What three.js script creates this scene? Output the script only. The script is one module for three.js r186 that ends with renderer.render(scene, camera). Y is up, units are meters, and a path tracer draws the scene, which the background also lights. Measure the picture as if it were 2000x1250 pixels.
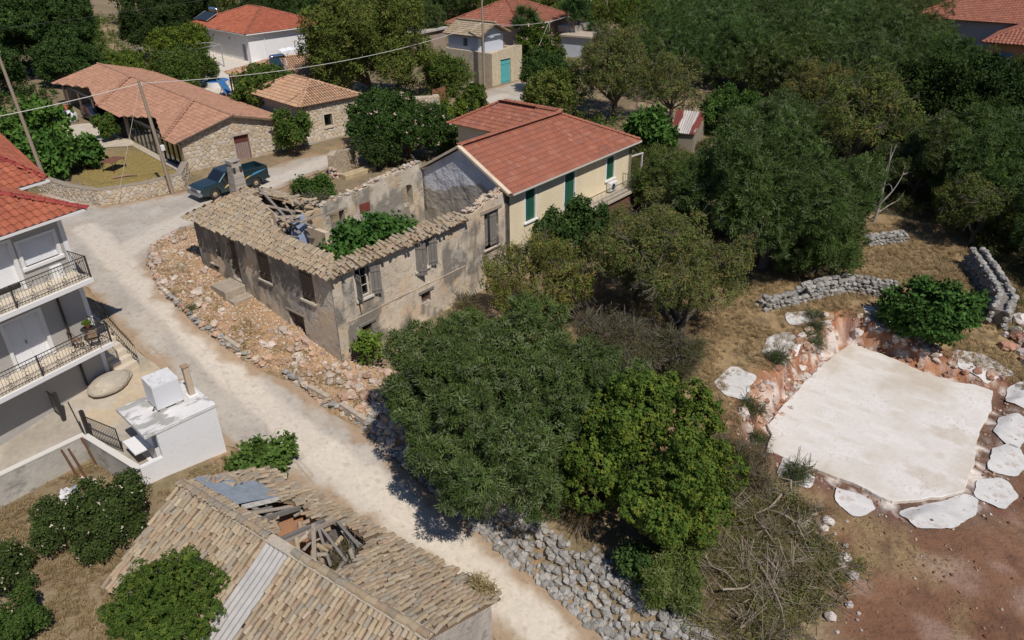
import * as THREE from 'three';
import { mergeGeometries } from 'three/addons/utils/BufferGeometryUtils.js';

/* ---------- camera, sky, sun, exposure ---------- */
const scene = new THREE.Scene();
const camera = new THREE.PerspectiveCamera(46.63, 1.6, 0.5, 900);
camera.position.set(-16.939, 18.286, 24.57);
camera.up.set(0.380, 0.874, -0.302);
camera.lookAt(3.06, 3.732, 7.597);
const renderer = new THREE.WebGLRenderer({ antialias: true });
renderer.toneMapping = THREE.LinearToneMapping;
renderer.toneMappingExposure = 0.87;
renderer.shadowMap.enabled = true;

{ // clear summer sky: deep blue overhead, paler toward the horizon
  const w = 64, h = 32, d = new Float32Array(w * h * 4);
  for (let j = 0; j < h; j++) for (let i = 0; i < w; i++) {
    const el = ((j + 0.5) / h - 0.5) * Math.PI, s = Math.max(0, Math.sin(el)), k = (j * w + i) * 4;
    const t = Math.pow(1 - s, 2.2);
    d[k] = 0.09 + 0.32 * t; d[k + 1] = 0.19 + 0.36 * t; d[k + 2] = 0.47 + 0.30 * t; d[k + 3] = 1;
    if (el < 0) { d[k] = 0.26; d[k + 1] = 0.25; d[k + 2] = 0.22; }
  }
  const t = new THREE.DataTexture(d, w, h, THREE.RGBAFormat, THREE.FloatType);
  t.mapping = THREE.EquirectangularReflectionMapping; t.magFilter = THREE.LinearFilter; t.minFilter = THREE.LinearFilter;
  t.needsUpdate = true; scene.background = t; scene.environment = t;
  scene.backgroundIntensity = 0.62; scene.environmentIntensity = 0.62;
}
const EL = 54 * Math.PI / 180, AZ = Math.atan2(-0.34, 0.94);
const sun = new THREE.DirectionalLight(0xfff6ed, 4.6);
sun.position.set(Math.sin(AZ) * Math.cos(EL) * 120 + 15, Math.sin(EL) * 120, Math.cos(AZ) * Math.cos(EL) * 120 - 10);
sun.target.position.set(15, 0, -10);
sun.castShadow = true; sun.shadow.mapSize.set(4096, 4096);
Object.assign(sun.shadow.camera, { left: -75, right: 75, top: 75, bottom: -75, near: 1, far: 320 });
sun.name = 'sun'; sun.target.name = 'sun_target'; scene.add(sun, sun.target);

/* ---------- helpers ---------- */
let seed = 12345;
function rnd() { seed |= 0; seed = seed + 0x6D2B79F5 | 0; let t = Math.imul(seed ^ seed >>> 15, 1 | seed); t = t + Math.imul(t ^ t >>> 7, 61 | t) ^ t; return ((t ^ t >>> 14) >>> 0) / 4294967296; }
const rr = (a, b) => a + (b - a) * rnd();
const V = (x, y, z) => new THREE.Vector3(x, y, z);
const clamp = (x, a = 0, b = 1) => Math.min(b, Math.max(a, x));
const ss = (a, b, x) => { const t = clamp((x - a) / (b - a)); return t * t * (3 - 2 * t); };
const lerp = (a, b, t) => a + (b - a) * t;
const taken = {};
function numbered(n) { if (!(n in taken)) { taken[n] = 0; return n; } taken[n]++; return n + '_' + String(taken[n]).padStart(3, '0'); }
function tag(o, label, category, group, kind) {
  if (label) o.userData.label = label; if (category) o.userData.category = category;
  if (group) o.userData.group = group; if (kind) o.userData.kind = kind; return o;
}
function thing(name, label, category, pos = [0, 0, 0], turn = 0, group) {
  const o = new THREE.Group(); o.name = numbered(name); o.position.set(...pos); o.rotation.y = turn; scene.add(o);
  return tag(o, label, category, group);
}
function part(parent, name, geo, mat, kind) {
  const m = new THREE.Mesh(Array.isArray(geo) ? merge(geo) : geo, mat); m.name = name; parent.add(m);
  if (kind) m.userData.kind = kind; return m;
}
function solo(name, geo, mat, label, category, group, kind) {
  const m = new THREE.Mesh(Array.isArray(geo) ? merge(geo) : geo, mat); m.name = numbered(name); scene.add(m);
  return tag(m, label, category, group, kind);
}
function structure(name, geo, mat) { const m = new THREE.Mesh(geo, mat); m.name = numbered(name); m.userData.kind = 'structure'; scene.add(m); return m; }
function merge(list) {
  return mergeGeometries(list.map(g => { let q = g.index ? g.toNonIndexed() : g.clone(); for (const k of Object.keys(q.attributes)) if (!['position', 'normal', 'uv', 'color'].includes(k)) q.deleteAttribute(k);
    if (!q.attributes.uv) q.setAttribute('uv', new THREE.BufferAttribute(new Float32Array(q.attributes.position.count * 2), 2)); if (!list.every(a => a.attributes.color)) q.deleteAttribute('color'); return q; }));
}
function metricUV(g) { // box-projected uv in metres
  const q = g.index ? g.toNonIndexed() : g, p = q.attributes.position, n = q.attributes.normal, uv = new Float32Array(p.count * 2);
  for (let i = 0; i < p.count; i++) {
    const ax = Math.abs(n.getX(i)), ay = Math.abs(n.getY(i)), az = Math.abs(n.getZ(i));
    if (ay >= ax && ay >= az) { uv[2 * i] = p.getX(i); uv[2 * i + 1] = p.getZ(i); }
    else if (ax >= az) { uv[2 * i] = p.getZ(i); uv[2 * i + 1] = p.getY(i); }
    else { uv[2 * i] = p.getX(i); uv[2 * i + 1] = p.getY(i); }
  }
  q.setAttribute('uv', new THREE.BufferAttribute(uv, 2)); return q;
}
function box(x0, x1, y0, y1, z0, z1) { const g = new THREE.BoxGeometry(x1 - x0, y1 - y0, z1 - z0); g.translate((x0 + x1) / 2, (y0 + y1) / 2, (z0 + z1) / 2); return metricUV(g); }
function chamfer(x0, x1, y0, y1, z0, z1, b = 0.015) { // box with bevelled long edges
  const s = new THREE.Shape(); s.moveTo(x0 + b, y0 + b); s.lineTo(x1 - b, y0 + b); s.lineTo(x1 - b, y1 - b); s.lineTo(x0 + b, y1 - b); s.closePath();
  const g = new THREE.ExtrudeGeometry(s, { depth: z1 - z0 - 2 * b, bevelEnabled: true, bevelThickness: b, bevelSize: b, bevelSegments: 1 }); g.translate(0, 0, z0 + b); return metricUV(g);
}
function bar(a, b, w, h = w) { // beam from a to b
  const d = V(...b).sub(V(...a)), L = d.length(), g = new THREE.BoxGeometry(w, h, L); 
  const m = new THREE.Matrix4().lookAt(V(...a), V(...b), Math.abs(d.y) > 0.98 * L ? V(1, 0, 0) : V(0, 1, 0));
  metricUV(g); const q = metricUV(g); q.applyMatrix4(m); q.translate((a[0] + b[0]) / 2, (a[1] + b[1]) / 2, (a[2] + b[2]) / 2); return q;
}
function tube(pts, r, seg = 6, r1 = r) { // tapered polyline tube
  const c = new THREE.CatmullRomCurve3(pts.map(p => V(...p))), n = Math.max(2, pts.length * 3), g = new THREE.TubeGeometry(c, n, 1, seg, false);
  const P = g.attributes.position, q = V();
  for (let i = 0; i <= n; i++) { c.getPointAt(i / n, q); const rad = lerp(r, r1, i / n); for (let j = 0; j <= seg; j++) { const k = i * (seg + 1) + j; P.setXYZ(k, q.x + (P.getX(k) - q.x) * rad, q.y + (P.getY(k) - q.y) * rad, q.z + (P.getZ(k) - q.z) * rad); } }
  g.computeVertexNormals(); return g;
}
function cyl(x, y0, y1, z, r0, r1 = r0, n = 12) { const g = new THREE.CylinderGeometry(r1, r0, y1 - y0, n); g.translate(x, (y0 + y1) / 2, z); return g; }

/* noise */
function hash(i, j, s = 0) { let h = Math.imul(i, 374761393) ^ Math.imul(j, 668265263) ^ Math.imul(s, 2147483647 - 1640531); h = Math.imul(h ^ h >>> 13, 1274126177); return ((h ^ h >>> 16) >>> 0) / 4294967296; }
function vn(x, y, P = 0, s = 0) {
  let xi = Math.floor(x), yi = Math.floor(y), fx = x - xi, fy = y - yi; fx = fx * fx * (3 - 2 * fx); fy = fy * fy * (3 - 2 * fy);
  let x1 = xi + 1, y1 = yi + 1; if (P) { xi = ((xi % P) + P) % P; yi = ((yi % P) + P) % P; x1 = ((x1 % P) + P) % P; y1 = ((y1 % P) + P) % P; }
  const a = hash(xi, yi, s), b = hash(x1, yi, s), c = hash(xi, y1, s), d = hash(x1, y1, s);
  return a + (b - a) * fx + (c - a) * fy + (a - b - c + d) * fx * fy;
}
function fbm(x, y, o = 4, P = 0, s = 0) { let v = 0, a = 0.5, t = 0; for (let i = 0; i < o; i++) { v += a * vn(x, y, P, s + i); t += a; a *= 0.55; x *= 2; y *= 2; P *= 2; } return v / t; }
const toS = c => c <= 0.0031308 ? c * 12.92 : 1.055 * Math.pow(c, 1 / 2.4) - 0.055;
const LUT = new Uint8Array(4097); for (let i = 0; i <= 4096; i++) LUT[i] = Math.round(255 * toS(i / 4096));
function colorTex(w, h, size, fn) { // fn(u,v in metres) -> linear rgb ; tiles every `size` metres
  const d = new Uint8Array(w * h * 4);
  for (let j = 0; j < h; j++) for (let i = 0; i < w; i++) { const c = fn(i / w, j / h), k = (j * w + i) * 4; for (let q = 0; q < 3; q++) d[k + q] = LUT[clamp(c[q]) * 4096 | 0]; d[k + 3] = 255; }
  return finish(d, w, h, size, true);
}
function grayTex(w, h, size, fn) {
  const d = new Uint8Array(w * h * 4);
  for (let j = 0; j < h; j++) for (let i = 0; i < w; i++) { const c = clamp(fn(i / w, j / h)) * 255 | 0, k = (j * w + i) * 4; d[k] = d[k + 1] = d[k + 2] = c; d[k + 3] = 255; }
  return finish(d, w, h, size, false);
}
function finish(d, w, h, size, srgb) {
  const t = new THREE.DataTexture(d, w, h, THREE.RGBAFormat); t.wrapS = t.wrapT = THREE.RepeatWrapping; t.magFilter = THREE.LinearFilter; t.minFilter = THREE.LinearMipmapLinearFilter; t.generateMipmaps = true;
  if (srgb) t.colorSpace = THREE.SRGBColorSpace; if (size) t.repeat.set(1 / (size[0] ?? size), 1 / (size[1] ?? size)); t.needsUpdate = true; return t;
}
const mix = (a, b, t) => [lerp(a[0], b[0], t), lerp(a[1], b[1], t), lerp(a[2], b[2], t)];
const mul = (a, k) => [a[0] * k, a[1] * k, a[2] * k];
function mat(c, rough = 0.85, o = {}) { const m = new THREE.MeshStandardMaterial({ roughness: rough, side: THREE.DoubleSide, ...o }); if (c) m.color.setRGB(...c); return m; }

/* shared fine relief */
const B_rough = grayTex(512, 512, 1.6, (u, v) => fbm(u * 16, v * 16, 5, 16, 3));
const B_fine = grayTex(512, 512, 0.5, (u, v) => fbm(u * 24, v * 24, 4, 24, 9));
function speckle(base, amp, size = 2, s = 1, spots = 0, spotCol = [0, 0, 0]) {
  return colorTex(256, 256, size, (u, v) => { const n = fbm(u * 6, v * 6, 5, 6, s), f = fbm(u * 40, v * 40, 2, 40, s + 7); let c = mul(base, 1 + amp * (n - 0.5) * 2 + amp * 0.5 * (f - 0.5)); if (spots) { const q = ss(0.62, 0.75, fbm(u * 9, v * 9, 4, 9, s + 20)); c = mix(c, spotCol, q * spots); } return c; });
}

/* ---------- terrain ---------- */
const CP = [[-7.4, -6.9, .7], [-2.2, -8, 1.15], [0, -11.3, 1.6], [0, -5.5, .85], [0, 0, -.15], [-6.4, .7, -.5], [-2, -1.5, -.25], [-1.6, 4, -1], [-2.35, 9.5, -1.8], [-2.8, 16, -2.6], [-3, 24, -3.4],
[-9, -3, -.1], [-13, -4.6, -.1], [-10.5, .5, -.65], [-13, 6, -1.5], [-9, 10, -1.9], [-13, 14, -2.2], [-6.2, 12, -2.2], [-22, 0, -.8], [-20, -12, .9], [-12, -2, -.7],
[5, -20, 1.9], [7, -26, 2], [14, -24, 2], [20, -24, 2.1], [30, -24, 2.1], [44, -28, 2], [0, -30, 2], [-7, -15, 1.5], [-6, -22, 1.8], [-20, -40, 2.2], [0, -60, 2.2], [30, -60, 2.2], [60, -60, 2.2],
[40, -100, 3], [100, -100, 3.5], [90, -40, 2.2], [86, 8, 2], [60, 10, 1.6], [120, 40, 2.5], [-20, -120, 3.5], [160, 0, 3],
[11.5, -9, 1.6], [4, -13, 1.8], [25, 0, .3], [12, .6, .1], [5, .6, 0], [24, -10, 1.8], [40, -4, 1.6],
[8, 6, -.3], [14, 10, -.35], [22, 10, -.2], [30, 14, 0], [30, 22, -.5], [4, 12, -.7], [2, 8, -.5], [1, 18, -1.6], [6, 20, -1.5], [12, 30, -1.9], [4, 28, -2], [22, 32, -1.8], [24, 25, -1.5], [40, 26, 0], [20, 16, -.45], [10, 16, -.6]];
const WL = [[-1.5, 1], [-1.6, 4], [-2.2, 9.5], [-2.6, 16], [-3, 26], [-3.4, 40]];
function pl(tab, z) { if (z <= tab[0][1]) return tab[0][0]; for (let i = 1; i < tab.length; i++) if (z <= tab[i][1]) { const t = (z - tab[i - 1][1]) / (tab[i][1] - tab[i - 1][1]); return lerp(tab[i - 1][0], tab[i][0], t); } return tab[tab.length - 1][0]; }
function steps(x, z) {
  const q = x - pl(WL, z);
  let h = 1.15 * ss(.1, 1.3, q) * ss(1.5, 6, z) * (1 - ss(9, 16, q));
  h -= 0.45 * ss(-3.3, -3.0, z) * (1 - ss(-9.95, -9.7, x)) * (1 - ss(0.5, 6, z)) * ss(-26, -18, x);
  return h;
}
function solve(A, b) { const n = b.length; for (let i = 0; i < n; i++) { let p = i; for (let r = i + 1; r < n; r++) if (Math.abs(A[r][i]) > Math.abs(A[p][i])) p = r;[A[i], A[p]] = [A[p], A[i]];[b[i], b[p]] = [b[p], b[i]]; for (let r = i + 1; r < n; r++) { const f = A[r][i] / A[i][i]; if (!f) continue; for (let c = i; c < n; c++) A[r][c] -= f * A[i][c]; b[r] -= f * b[i]; } } const x = new Array(n).fill(0); for (let i = n - 1; i >= 0; i--) { let s = b[i]; for (let c = i + 1; c < n; c++) s -= A[i][c] * x[c]; x[i] = s / A[i][i]; } return x; }
const NC = CP.length, WT = (() => { const A = [], b = []; for (let i = 0; i < NC; i++) { A.push(CP.map(c => Math.sqrt((c[0] - CP[i][0]) ** 2 + (c[1] - CP[i][1]) ** 2 + 9)).concat([1])); b.push(CP[i][2] - steps(CP[i][0], CP[i][1])); } A.push(new Array(NC).fill(1).concat([0])); b.push(0); return solve(A, b); })();
function polySD(x, z, P) { let best = 1e9, ins = false; for (let i = 0, n = P.length; i < n; i++) { const [x1, z1] = P[i], [x2, z2] = P[(i + 1) % n], dx = x2 - x1, dz = z2 - z1, t = clamp(((x - x1) * dx + (z - z1) * dz) / (dx * dx + dz * dz)), d = (x - x1 - t * dx) ** 2 + (z - z1 - t * dz) ** 2; if (d < best) best = d; if ((z1 > z) !== (z2 > z) && x < (x2 - x1) * (z - z1) / (z2 - z1) + x1) ins = !ins; } return (ins ? -1 : 1) * Math.sqrt(best); }
const SLAB = [[19.3, 16.6], [18.9, 20.5], [19.1, 23.3], [13.5, 23.55], [10.8, 23.8], [8.6, 21.9], [8.45, 19], [8.15, 16.8], [10.1, 16.15], [14.2, 16.15]], SLY = -1.6;
const BED = [[1.94, -16.7], [-.5, -15.7], [-1.6, -13.9], [-2.6, -10.8], [-2.85, -7.3], [-2.7, -4.8], [-2.4, -3.1], [-1.85, -1.6], [-1.9, 1.2], [-1.57, 3.4], [-1.7, 5.1], [.6, 5.2], [1.6, 2.5], [.4, .2], [.3, -11], [2.5, -12]];
function gy(x, z) {
  let h = WT[NC]; for (let i = 0; i < NC; i++) h += WT[i] * Math.sqrt((CP[i][0] - x) ** 2 + (CP[i][1] - z) ** 2 + 9);
  h += steps(x, z);
  if (x > 5 && x < 23 && z > 13 && z < 27) { const sd = polySD(x, z, SLAB) + 0.5 * (vn(x * 1.3, z * 1.3, 0, 5) - 0.5); if (sd < 1.5) { const w = 1 - ss(.25, 1.0, sd), pit = SLY - 0.13; h = lerp(h, Math.min(h, pit), w); } }
  if (x > -3.5 && x < 3 && z > -17 && z < 6) { const sd = polySD(x, z, BED); h += 0.34 * ss(0.12, -0.12, sd) + 0.25 * ss(-.2, -1.6, sd) * (vn(x * 1.1, z * 1.1, 0, 8) - .3) * ss(1, 0, x); }
  return h;
}
function gridSD(P, x0, x1, z0, z1, st) { // polygon distance sampled on a grid, read back bilinearly
  const nx = Math.ceil((x1 - x0) / st) + 1, nz = Math.ceil((z1 - z0) / st) + 1, D = new Float32Array(nx * nz); for (let j = 0; j < nz; j++) for (let i = 0; i < nx; i++) D[j * nx + i] = polySD(x0 + i * st, z0 + j * st, P);
  return (x, z) => { const u = (x - x0) / st, v = (z - z0) / st; if (u < 0 || v < 0 || u >= nx - 1 || v >= nz - 1) return 9; const i = u | 0, j = v | 0, a = u - i, b = v - j, k = j * nx + i; return (D[k] * (1 - a) + D[k + 1] * a) * (1 - b) + (D[k + nx] * (1 - a) + D[k + nx + 1] * a) * b; };
}
const near = (x, z) => x > -22 && x < 34 && z > -34 && z < 34;
function drape(sdf, x0, x1, z0, z1, st, dy, uvf) { // sheet laid over the terrain where sdf < 0
  const nx = Math.ceil((x1 - x0) / st), nz = Math.ceil((z1 - z0) / st), S = [], pos = [], uv = [], idx = [], id = new Map();
  for (let j = 0; j <= nz; j++) for (let i = 0; i <= nx; i++) S.push(sdf(x0 + i * st, z0 + j * st));
  const vert = (x, z) => { const key = Math.round(x * 4000) + ',' + Math.round(z * 4000); let k = id.get(key); if (k === undefined) { k = pos.length / 3; id.set(key, k); pos.push(x, gy(x, z) + dy, z); const q = uvf ? uvf(x, z) : [x, z]; uv.push(q[0], q[1]); } return k; };
  for (let j = 0; j < nz; j++) for (let i = 0; i < nx; i++) {
    const q = [[i, j], [i, j + 1], [i + 1, j + 1], [i + 1, j]], s = q.map(([a, b]) => S[b * (nx + 1) + a]); if (s.every(v => v > 0)) continue;
    const poly = [];
    for (let k = 0; k < 4; k++) { const a = q[k], b = q[(k + 1) % 4], sa = s[k], sb = s[(k + 1) % 4]; if (sa <= 0) poly.push(vert(x0 + a[0] * st, z0 + a[1] * st)); if ((sa <= 0) !== (sb <= 0)) { const t = sa / (sa - sb); poly.push(vert(x0 + lerp(a[0], b[0], t) * st, z0 + lerp(a[1], b[1], t) * st)); } }
    for (let k = 1; k + 1 < poly.length; k++) idx.push(poly[0], poly[k], poly[k + 1]);
  }
  const g = new THREE.BufferGeometry(); g.setAttribute('position', new THREE.Float32BufferAttribute(pos, 3)); g.setAttribute('uv', new THREE.Float32BufferAttribute(uv, 2)); g.setIndex(idx); g.computeVertexNormals(); return g;
}
/* ---------- ground ---------- */
const ROAD = [[-5.4, 40], [-5.2, 24], [-5.14, 13.8], [-4.9, 10.8], [-5.2, 6.9], [-5.6, 4.5], [-6.1, 1.0], [-6.4, 0.2], [-5.7, -5.1], [-5.85, -7.1], [-5.56, -9.5], [-4.6, -16.4], [-3.5, -25.4], [-2.5, -31], [-.2, -30.2], [.66, -24.5], [5.9, -22.9], [9.6, -22.9], [13.9, -23.2], [17.3, -22.3], [20.6, -22], [23.9, -22.6], [30.7, -23.6], [39, -27.6], [47, -28], [46, -23], [38.9, -21.2], [34.8, -21.4], [27.6, -21.5], [21.4, -20.5], [17.5, -20.2], [14.4, -19.3], [10.6, -18.6], [7.1, -17.6], [3.6, -16.6], [2.0, -16.8], [-.42, -15.9], [-1.67, -14], [-2.7, -10.7], [-3.0, -7.1], [-2.85, -4.6], [-2.5, -2.3], [-2.05, -1.3], [-2.1, 1.4], [-1.9, 3.8], [-2.05, 5.2], [-2.3, 7.6], [-2.4, 9.6], [-2.45, 12.1], [-2.65, 14.3], [-2.9, 16.1], [-3.2, 24], [-3.6, 40]];
const RED = [[6.9, 17.4], [7.4, 20.1], [7.2, 21.3], [9.3, 24.4], [12.6, 24.6], [19, 24.4], [21, 24.6], [26, 28], [30, 40], [2, 40], [0, 27], [1.5, 22.3], [4.6, 20.3], [5.6, 17.9]];
const FIELD = [[0, 6], [6, 3], [20, 4], [32, 8], [40, 16], [26, 25], [20, 24.5], [20, 16], [8, 16], [5.5, 18], [1, 16]];
const LAWN = [[2, -31.5], [1.6, -26], [7.6, -25.6], [9, -38.5], [7.7, -41], [4.2, -38.5]];
const roadSD = gridSD(ROAD, -16, 52, -36, 42, .25);
function groundColor(x, z) {
  const n1 = fbm(x * .35 + 9, z * .35, 4, 0, 11), n2 = fbm(x * 1.7, z * 1.7, 3, 0, 21), n3 = vn(x * 4.5, z * 4.5, 0, 31);
  let c = mix([.16, .12, .07], [.29, .22, .13], clamp(n1 * 1.5 - .25)); c = mix(c, [.15, .13, .065], ss(.52, .7, n2) * .6);
  if (near(x, z)) {
    const fs = polySD(x, z, FIELD); if (fs < 2) { const w = ss(1.2, -.8, fs + (n2 - .5) * 2); let f = mix([.23, .155, .075], [.36, .26, .135], clamp(n1 * 1.6 - .3)); f = mix(f, [.14, .10, .05], ss(.55, .72, n2) * .8); c = mix(c, f, w); }
    const rs = polySD(x, z, RED); if (rs < 1.5) { const w = ss(.7, -.7, rs + (n2 - .5) * 1.6); let f = mix([.145, .068, .036], [.24, .13, .075], clamp(n1 * 1.7 - .35)); f = mix(f, [.27, .20, .10], ss(.44, .62, fbm(x * .5, z * .5, 3, 0, 77)) * .75 * (.4 + n3)); f = mix(f, [.10, .05, .03], ss(.6, .72, n2) * .6); f = mix(f, [.34, .24, .19], ss(.6, .75, fbm(x * .8 + 4, z * .45, 4, 0, 88)) * .5); c = mix(c, f, w); }
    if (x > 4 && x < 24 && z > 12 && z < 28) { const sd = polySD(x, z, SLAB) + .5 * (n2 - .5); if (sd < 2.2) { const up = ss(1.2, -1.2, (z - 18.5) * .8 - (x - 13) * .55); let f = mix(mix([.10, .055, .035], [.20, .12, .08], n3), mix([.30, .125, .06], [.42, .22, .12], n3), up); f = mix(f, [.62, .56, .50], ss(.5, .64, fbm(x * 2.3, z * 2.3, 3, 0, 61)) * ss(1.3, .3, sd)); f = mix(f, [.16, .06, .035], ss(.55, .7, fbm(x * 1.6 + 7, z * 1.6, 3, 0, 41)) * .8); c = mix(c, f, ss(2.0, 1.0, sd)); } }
    const bs = polySD(x, z, BED); if (bs < 1) { const w = ss(.25, -.2, bs + (n2 - .5) * .5); let f = mix([.30, .185, .095], [.46, .31, .18], clamp(n1 * 1.5 - .2)); f = mix(f, [.24, .17, .085], ss(.5, .65, n2) * .7); c = mix(c, f, w); }
    const ls = polySD(x, z, LAWN); if (ls < 1) c = mix(c, mix([.30, .21, .07], [.24, .20, .06], n2), ss(.6, -.4, ls + (n2 - .5)));
    const q = roadSD(x, z); if (q > 0 && q < 1.4) c = mix(c, mix([.40, .27, .16], [.28, .19, .10], n2), ss(1.2, .2, q + (n2 - .5)) * .85);
  }
  // bare earth lane between the trees behind the long tiled building, and stony clearing behind the house
  const lane = Math.abs((x - 21.6) + (z + 68.7) * .37); if (z < -60 && z > -130 && lane < 4) c = mix(c, [.42, .30, .17], ss(3.2, 1.2, lane + n2));
  if (x > 38 && x < 60 && z > -16 && z < 6) c = mix(c, [.42, .33, .24], .5 * ss(.5, .62, n1));
  return c;
}
{
  const axis = (a0, a1, st, lo, hi) => { const r = []; for (let a = a0; a <= a1 + 1e-6; a += st) r.push(a); let s = st, a = a1; while (a < hi) { s = Math.min(s * 1.13, 25); a += s; r.push(a); } s = st; a = a0; while (a > lo) { s = Math.min(s * 1.13, 25); a -= s; r.unshift(a); } return r; };
  const X = axis(-15, 31, .24, -400, 700), Z = axis(-17, 29, .24, -600, 300), pos = [], col = [], uv = [], idx = [], nx = X.length;
  for (const z of Z) for (const x of X) {
    const far = Math.max(0, Math.hypot(x - 20, z + 20) - 150), rough = near(x, z) ? .06 * (fbm(x * 2.2, z * 2.2, 3, 0, 51) - .5) : .25 * (fbm(x * .5, z * .5, 3, 0, 52) - .5);
    let h = gy(x, z); const q = roadSD(x, z); h += rough * ss(0, .6, q) - .035 * ss(.15, -.15, q);
    if (polySD(x, z, SLAB) < 2) h += .16 * (fbm(x * 2.6, z * 2.6, 3, 0, 53) - .5) * ss(.1, .5, polySD(x, z, SLAB));
    if (far > 0) h += -Math.pow(far / 60, 1.2) * 0.0 + far * .02;
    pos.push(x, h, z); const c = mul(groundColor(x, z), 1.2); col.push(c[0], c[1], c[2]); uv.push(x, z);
  }
  for (let j = 0; j + 1 < Z.length; j++) for (let i = 0; i + 1 < nx; i++) { const a = j * nx + i; idx.push(a, a + nx, a + 1, a + 1, a + nx, a + nx + 1); }
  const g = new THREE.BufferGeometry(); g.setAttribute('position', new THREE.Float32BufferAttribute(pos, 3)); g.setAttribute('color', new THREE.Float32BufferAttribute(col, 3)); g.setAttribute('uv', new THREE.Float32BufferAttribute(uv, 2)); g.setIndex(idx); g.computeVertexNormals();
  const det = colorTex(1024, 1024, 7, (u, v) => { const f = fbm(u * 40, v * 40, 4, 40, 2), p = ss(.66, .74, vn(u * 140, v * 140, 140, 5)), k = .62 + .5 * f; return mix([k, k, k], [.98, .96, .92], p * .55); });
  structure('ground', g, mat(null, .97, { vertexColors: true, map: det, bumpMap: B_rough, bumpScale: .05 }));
}
/* road: pale worn concrete, a paler strip along the wheel path, raked grooves, dust along the edges */
{
  const PALE = [[-4.1, 40], [-3.74, 15.3], [-3.56, 12], [-3.6, 8.8], [-3.65, 5.2], [-3.9, 1], [-3.5, -4.4], [-3.3, -9], [-2.6, -15], [-1.6, -21.8]], P2 = [[-2.2, -16.5], [1.8, -18.3], [6.4, -19.3], [11.9, -20.4], [16.8, -21.1], [27, -22.2], [40, -24.5]];
  const segd = (x, z, L) => { let b = 1e9, along = 0, acc = 0; for (let i = 0; i + 1 < L.length; i++) { const [a, c] = L[i], [e, f] = L[i + 1], dx = e - a, dz = f - c, l = Math.hypot(dx, dz), t = clamp(((x - a) * dx + (z - c) * dz) / (l * l)), d = Math.hypot(x - a - t * dx, z - c - t * dz); if (d < b) { b = d; along = acc + t * l; } acc += l; } return [b, along]; };
  const x0 = -9, z0 = -34, S = 60, N = 1536;
  const t = colorTex(N, N, 1, (u, v) => {
    const x = x0 + u * S, z = z0 + v * S; const q = roadSD(x, z); if (q > .8) return [.4, .35, .28];
    const n = fbm(x * .9, z * .9, 4, 0, 5), f = fbm(x * 7, z * 7, 3, 0, 6), [d, al] = segd(x, z, PALE), [d2] = segd(x, z, P2);
    let c = mix([.37, .335, .285], [.49, .45, .385], clamp(n * 1.8 - .4));
    c = mix(c, [.42, .35, .26], ss(.5, .7, fbm(x * .45 + 3, z * .45, 3, 0, 15)) * .5);
    const strip = Math.max(ss(.95, .45, d + (n - .5) * .7), .8 * ss(1.3, .5, d2 + (n - .5)));
    c = mix(c, [.60, .54, .45], strip * .9);
    if (z > 3) c = mix(c, [.66, .595, .49], ss(1.5, .4, Math.abs(x + 4.1) + (n - .5) * 1.2) * .6);
    if (z > -12 && z < 5) { const gl = fbm((x + z * .14) * 11, z * .55, 3, 0, 97), on = ss(.46, .58, fbm(x * .5, z * .3, 2, 0, 95)); c = mul(c, 1 - .3 * on * (1 - strip) * ss(.5, .68, gl)); }
    c = mix(c, [.34, .235, .14], ss(.75, .05, -q + (fbm(x * 1.4, z * 1.4, 3, 0, 25) - .5) * 1.1) * .85);
    
    c = mul(c, 1 - .16 * ss(.78, .86, vn(x * 8, z * 8, 0, 45))); return mul(c, .88 + .24 * f);
  });
  t.wrapS = t.wrapT = THREE.ClampToEdgeWrapping;
  const g = drape((x, z) => roadSD(x, z) + .35 * (fbm(x * 1.3, z * 1.3, 3, 0, 19) - .5), -7, 48, -32, 36, .3, .02, (x, z) => [(x - x0) / S, (z - z0) / S]);
  const br = B_rough.clone(); br.repeat.set(40, 40); br.needsUpdate = true;
  structure('road', g, mat(null, .93, { map: t, bumpMap: br, bumpScale: .012 }));
}
/* paved yards */
const yardMat = mat(null, .92, { map: colorTex(1024, 1024, 9, (u, v) => { const n = fbm(u * 7, v * 7, 5, 7, 4), s = fbm(u * 4, v * 4, 4, 4, 14), f = fbm(u * 60, v * 60, 2, 60, 3); let c = mix([.30, .265, .215], [.47, .42, .345], clamp(n * 1.7 - .35)); c = mix(c, [.50, .40, .26], ss(.55, .7, s) * .7); c = mix(c, [.25, .24, .19], ss(.55, .72, fbm(u * 9, v * 9, 4, 9, 44)) * .5); return mul(c, .9 + .2 * f); }), bumpMap: B_rough, bumpScale: .012 });
const YARD = [[-30, -3.2], [-10, -3.2], [-9.75, -1.2], [-9.55, .4], [-6.4, .5], [-5.7, -5.1], [-5.85, -7.1], [-5.7, -12], [-30, -12]];
structure('forecourt', drape((x, z) => polySD(x, z, YARD) + .12 * (vn(x * 2, z * 2, 0, 3) - .5), -30, -5, -12.5, 1, .25, .035), yardMat);
const TERR = [[22, -46.5], [31.5, -51.5], [36, -59.5], [38, -76], [34, -76], [29, -62], [21, -50]];
structure('terrace', drape((x, z) => polySD(x, z, TERR), 20, 40, -78, -45, .6, .12), mat(null, .9, { map: speckle([.62, .57, .49], .18, 3, 9) }));
const BYARD = [[5, -38.6], [8.6, -36], [9.2, -41], [10, -46], [3, -50], [-2, -44], [1, -38]];
structure('barn_yard', drape((x, z) => polySD(x, z, BYARD) + .8 * (fbm(x, z, 2, 0, 5) - .5), -4, 12, -52, -34, .5, .05), mat(null, .95, { map: speckle([.52, .46, .36], .2, 3, 19) }));

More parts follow.
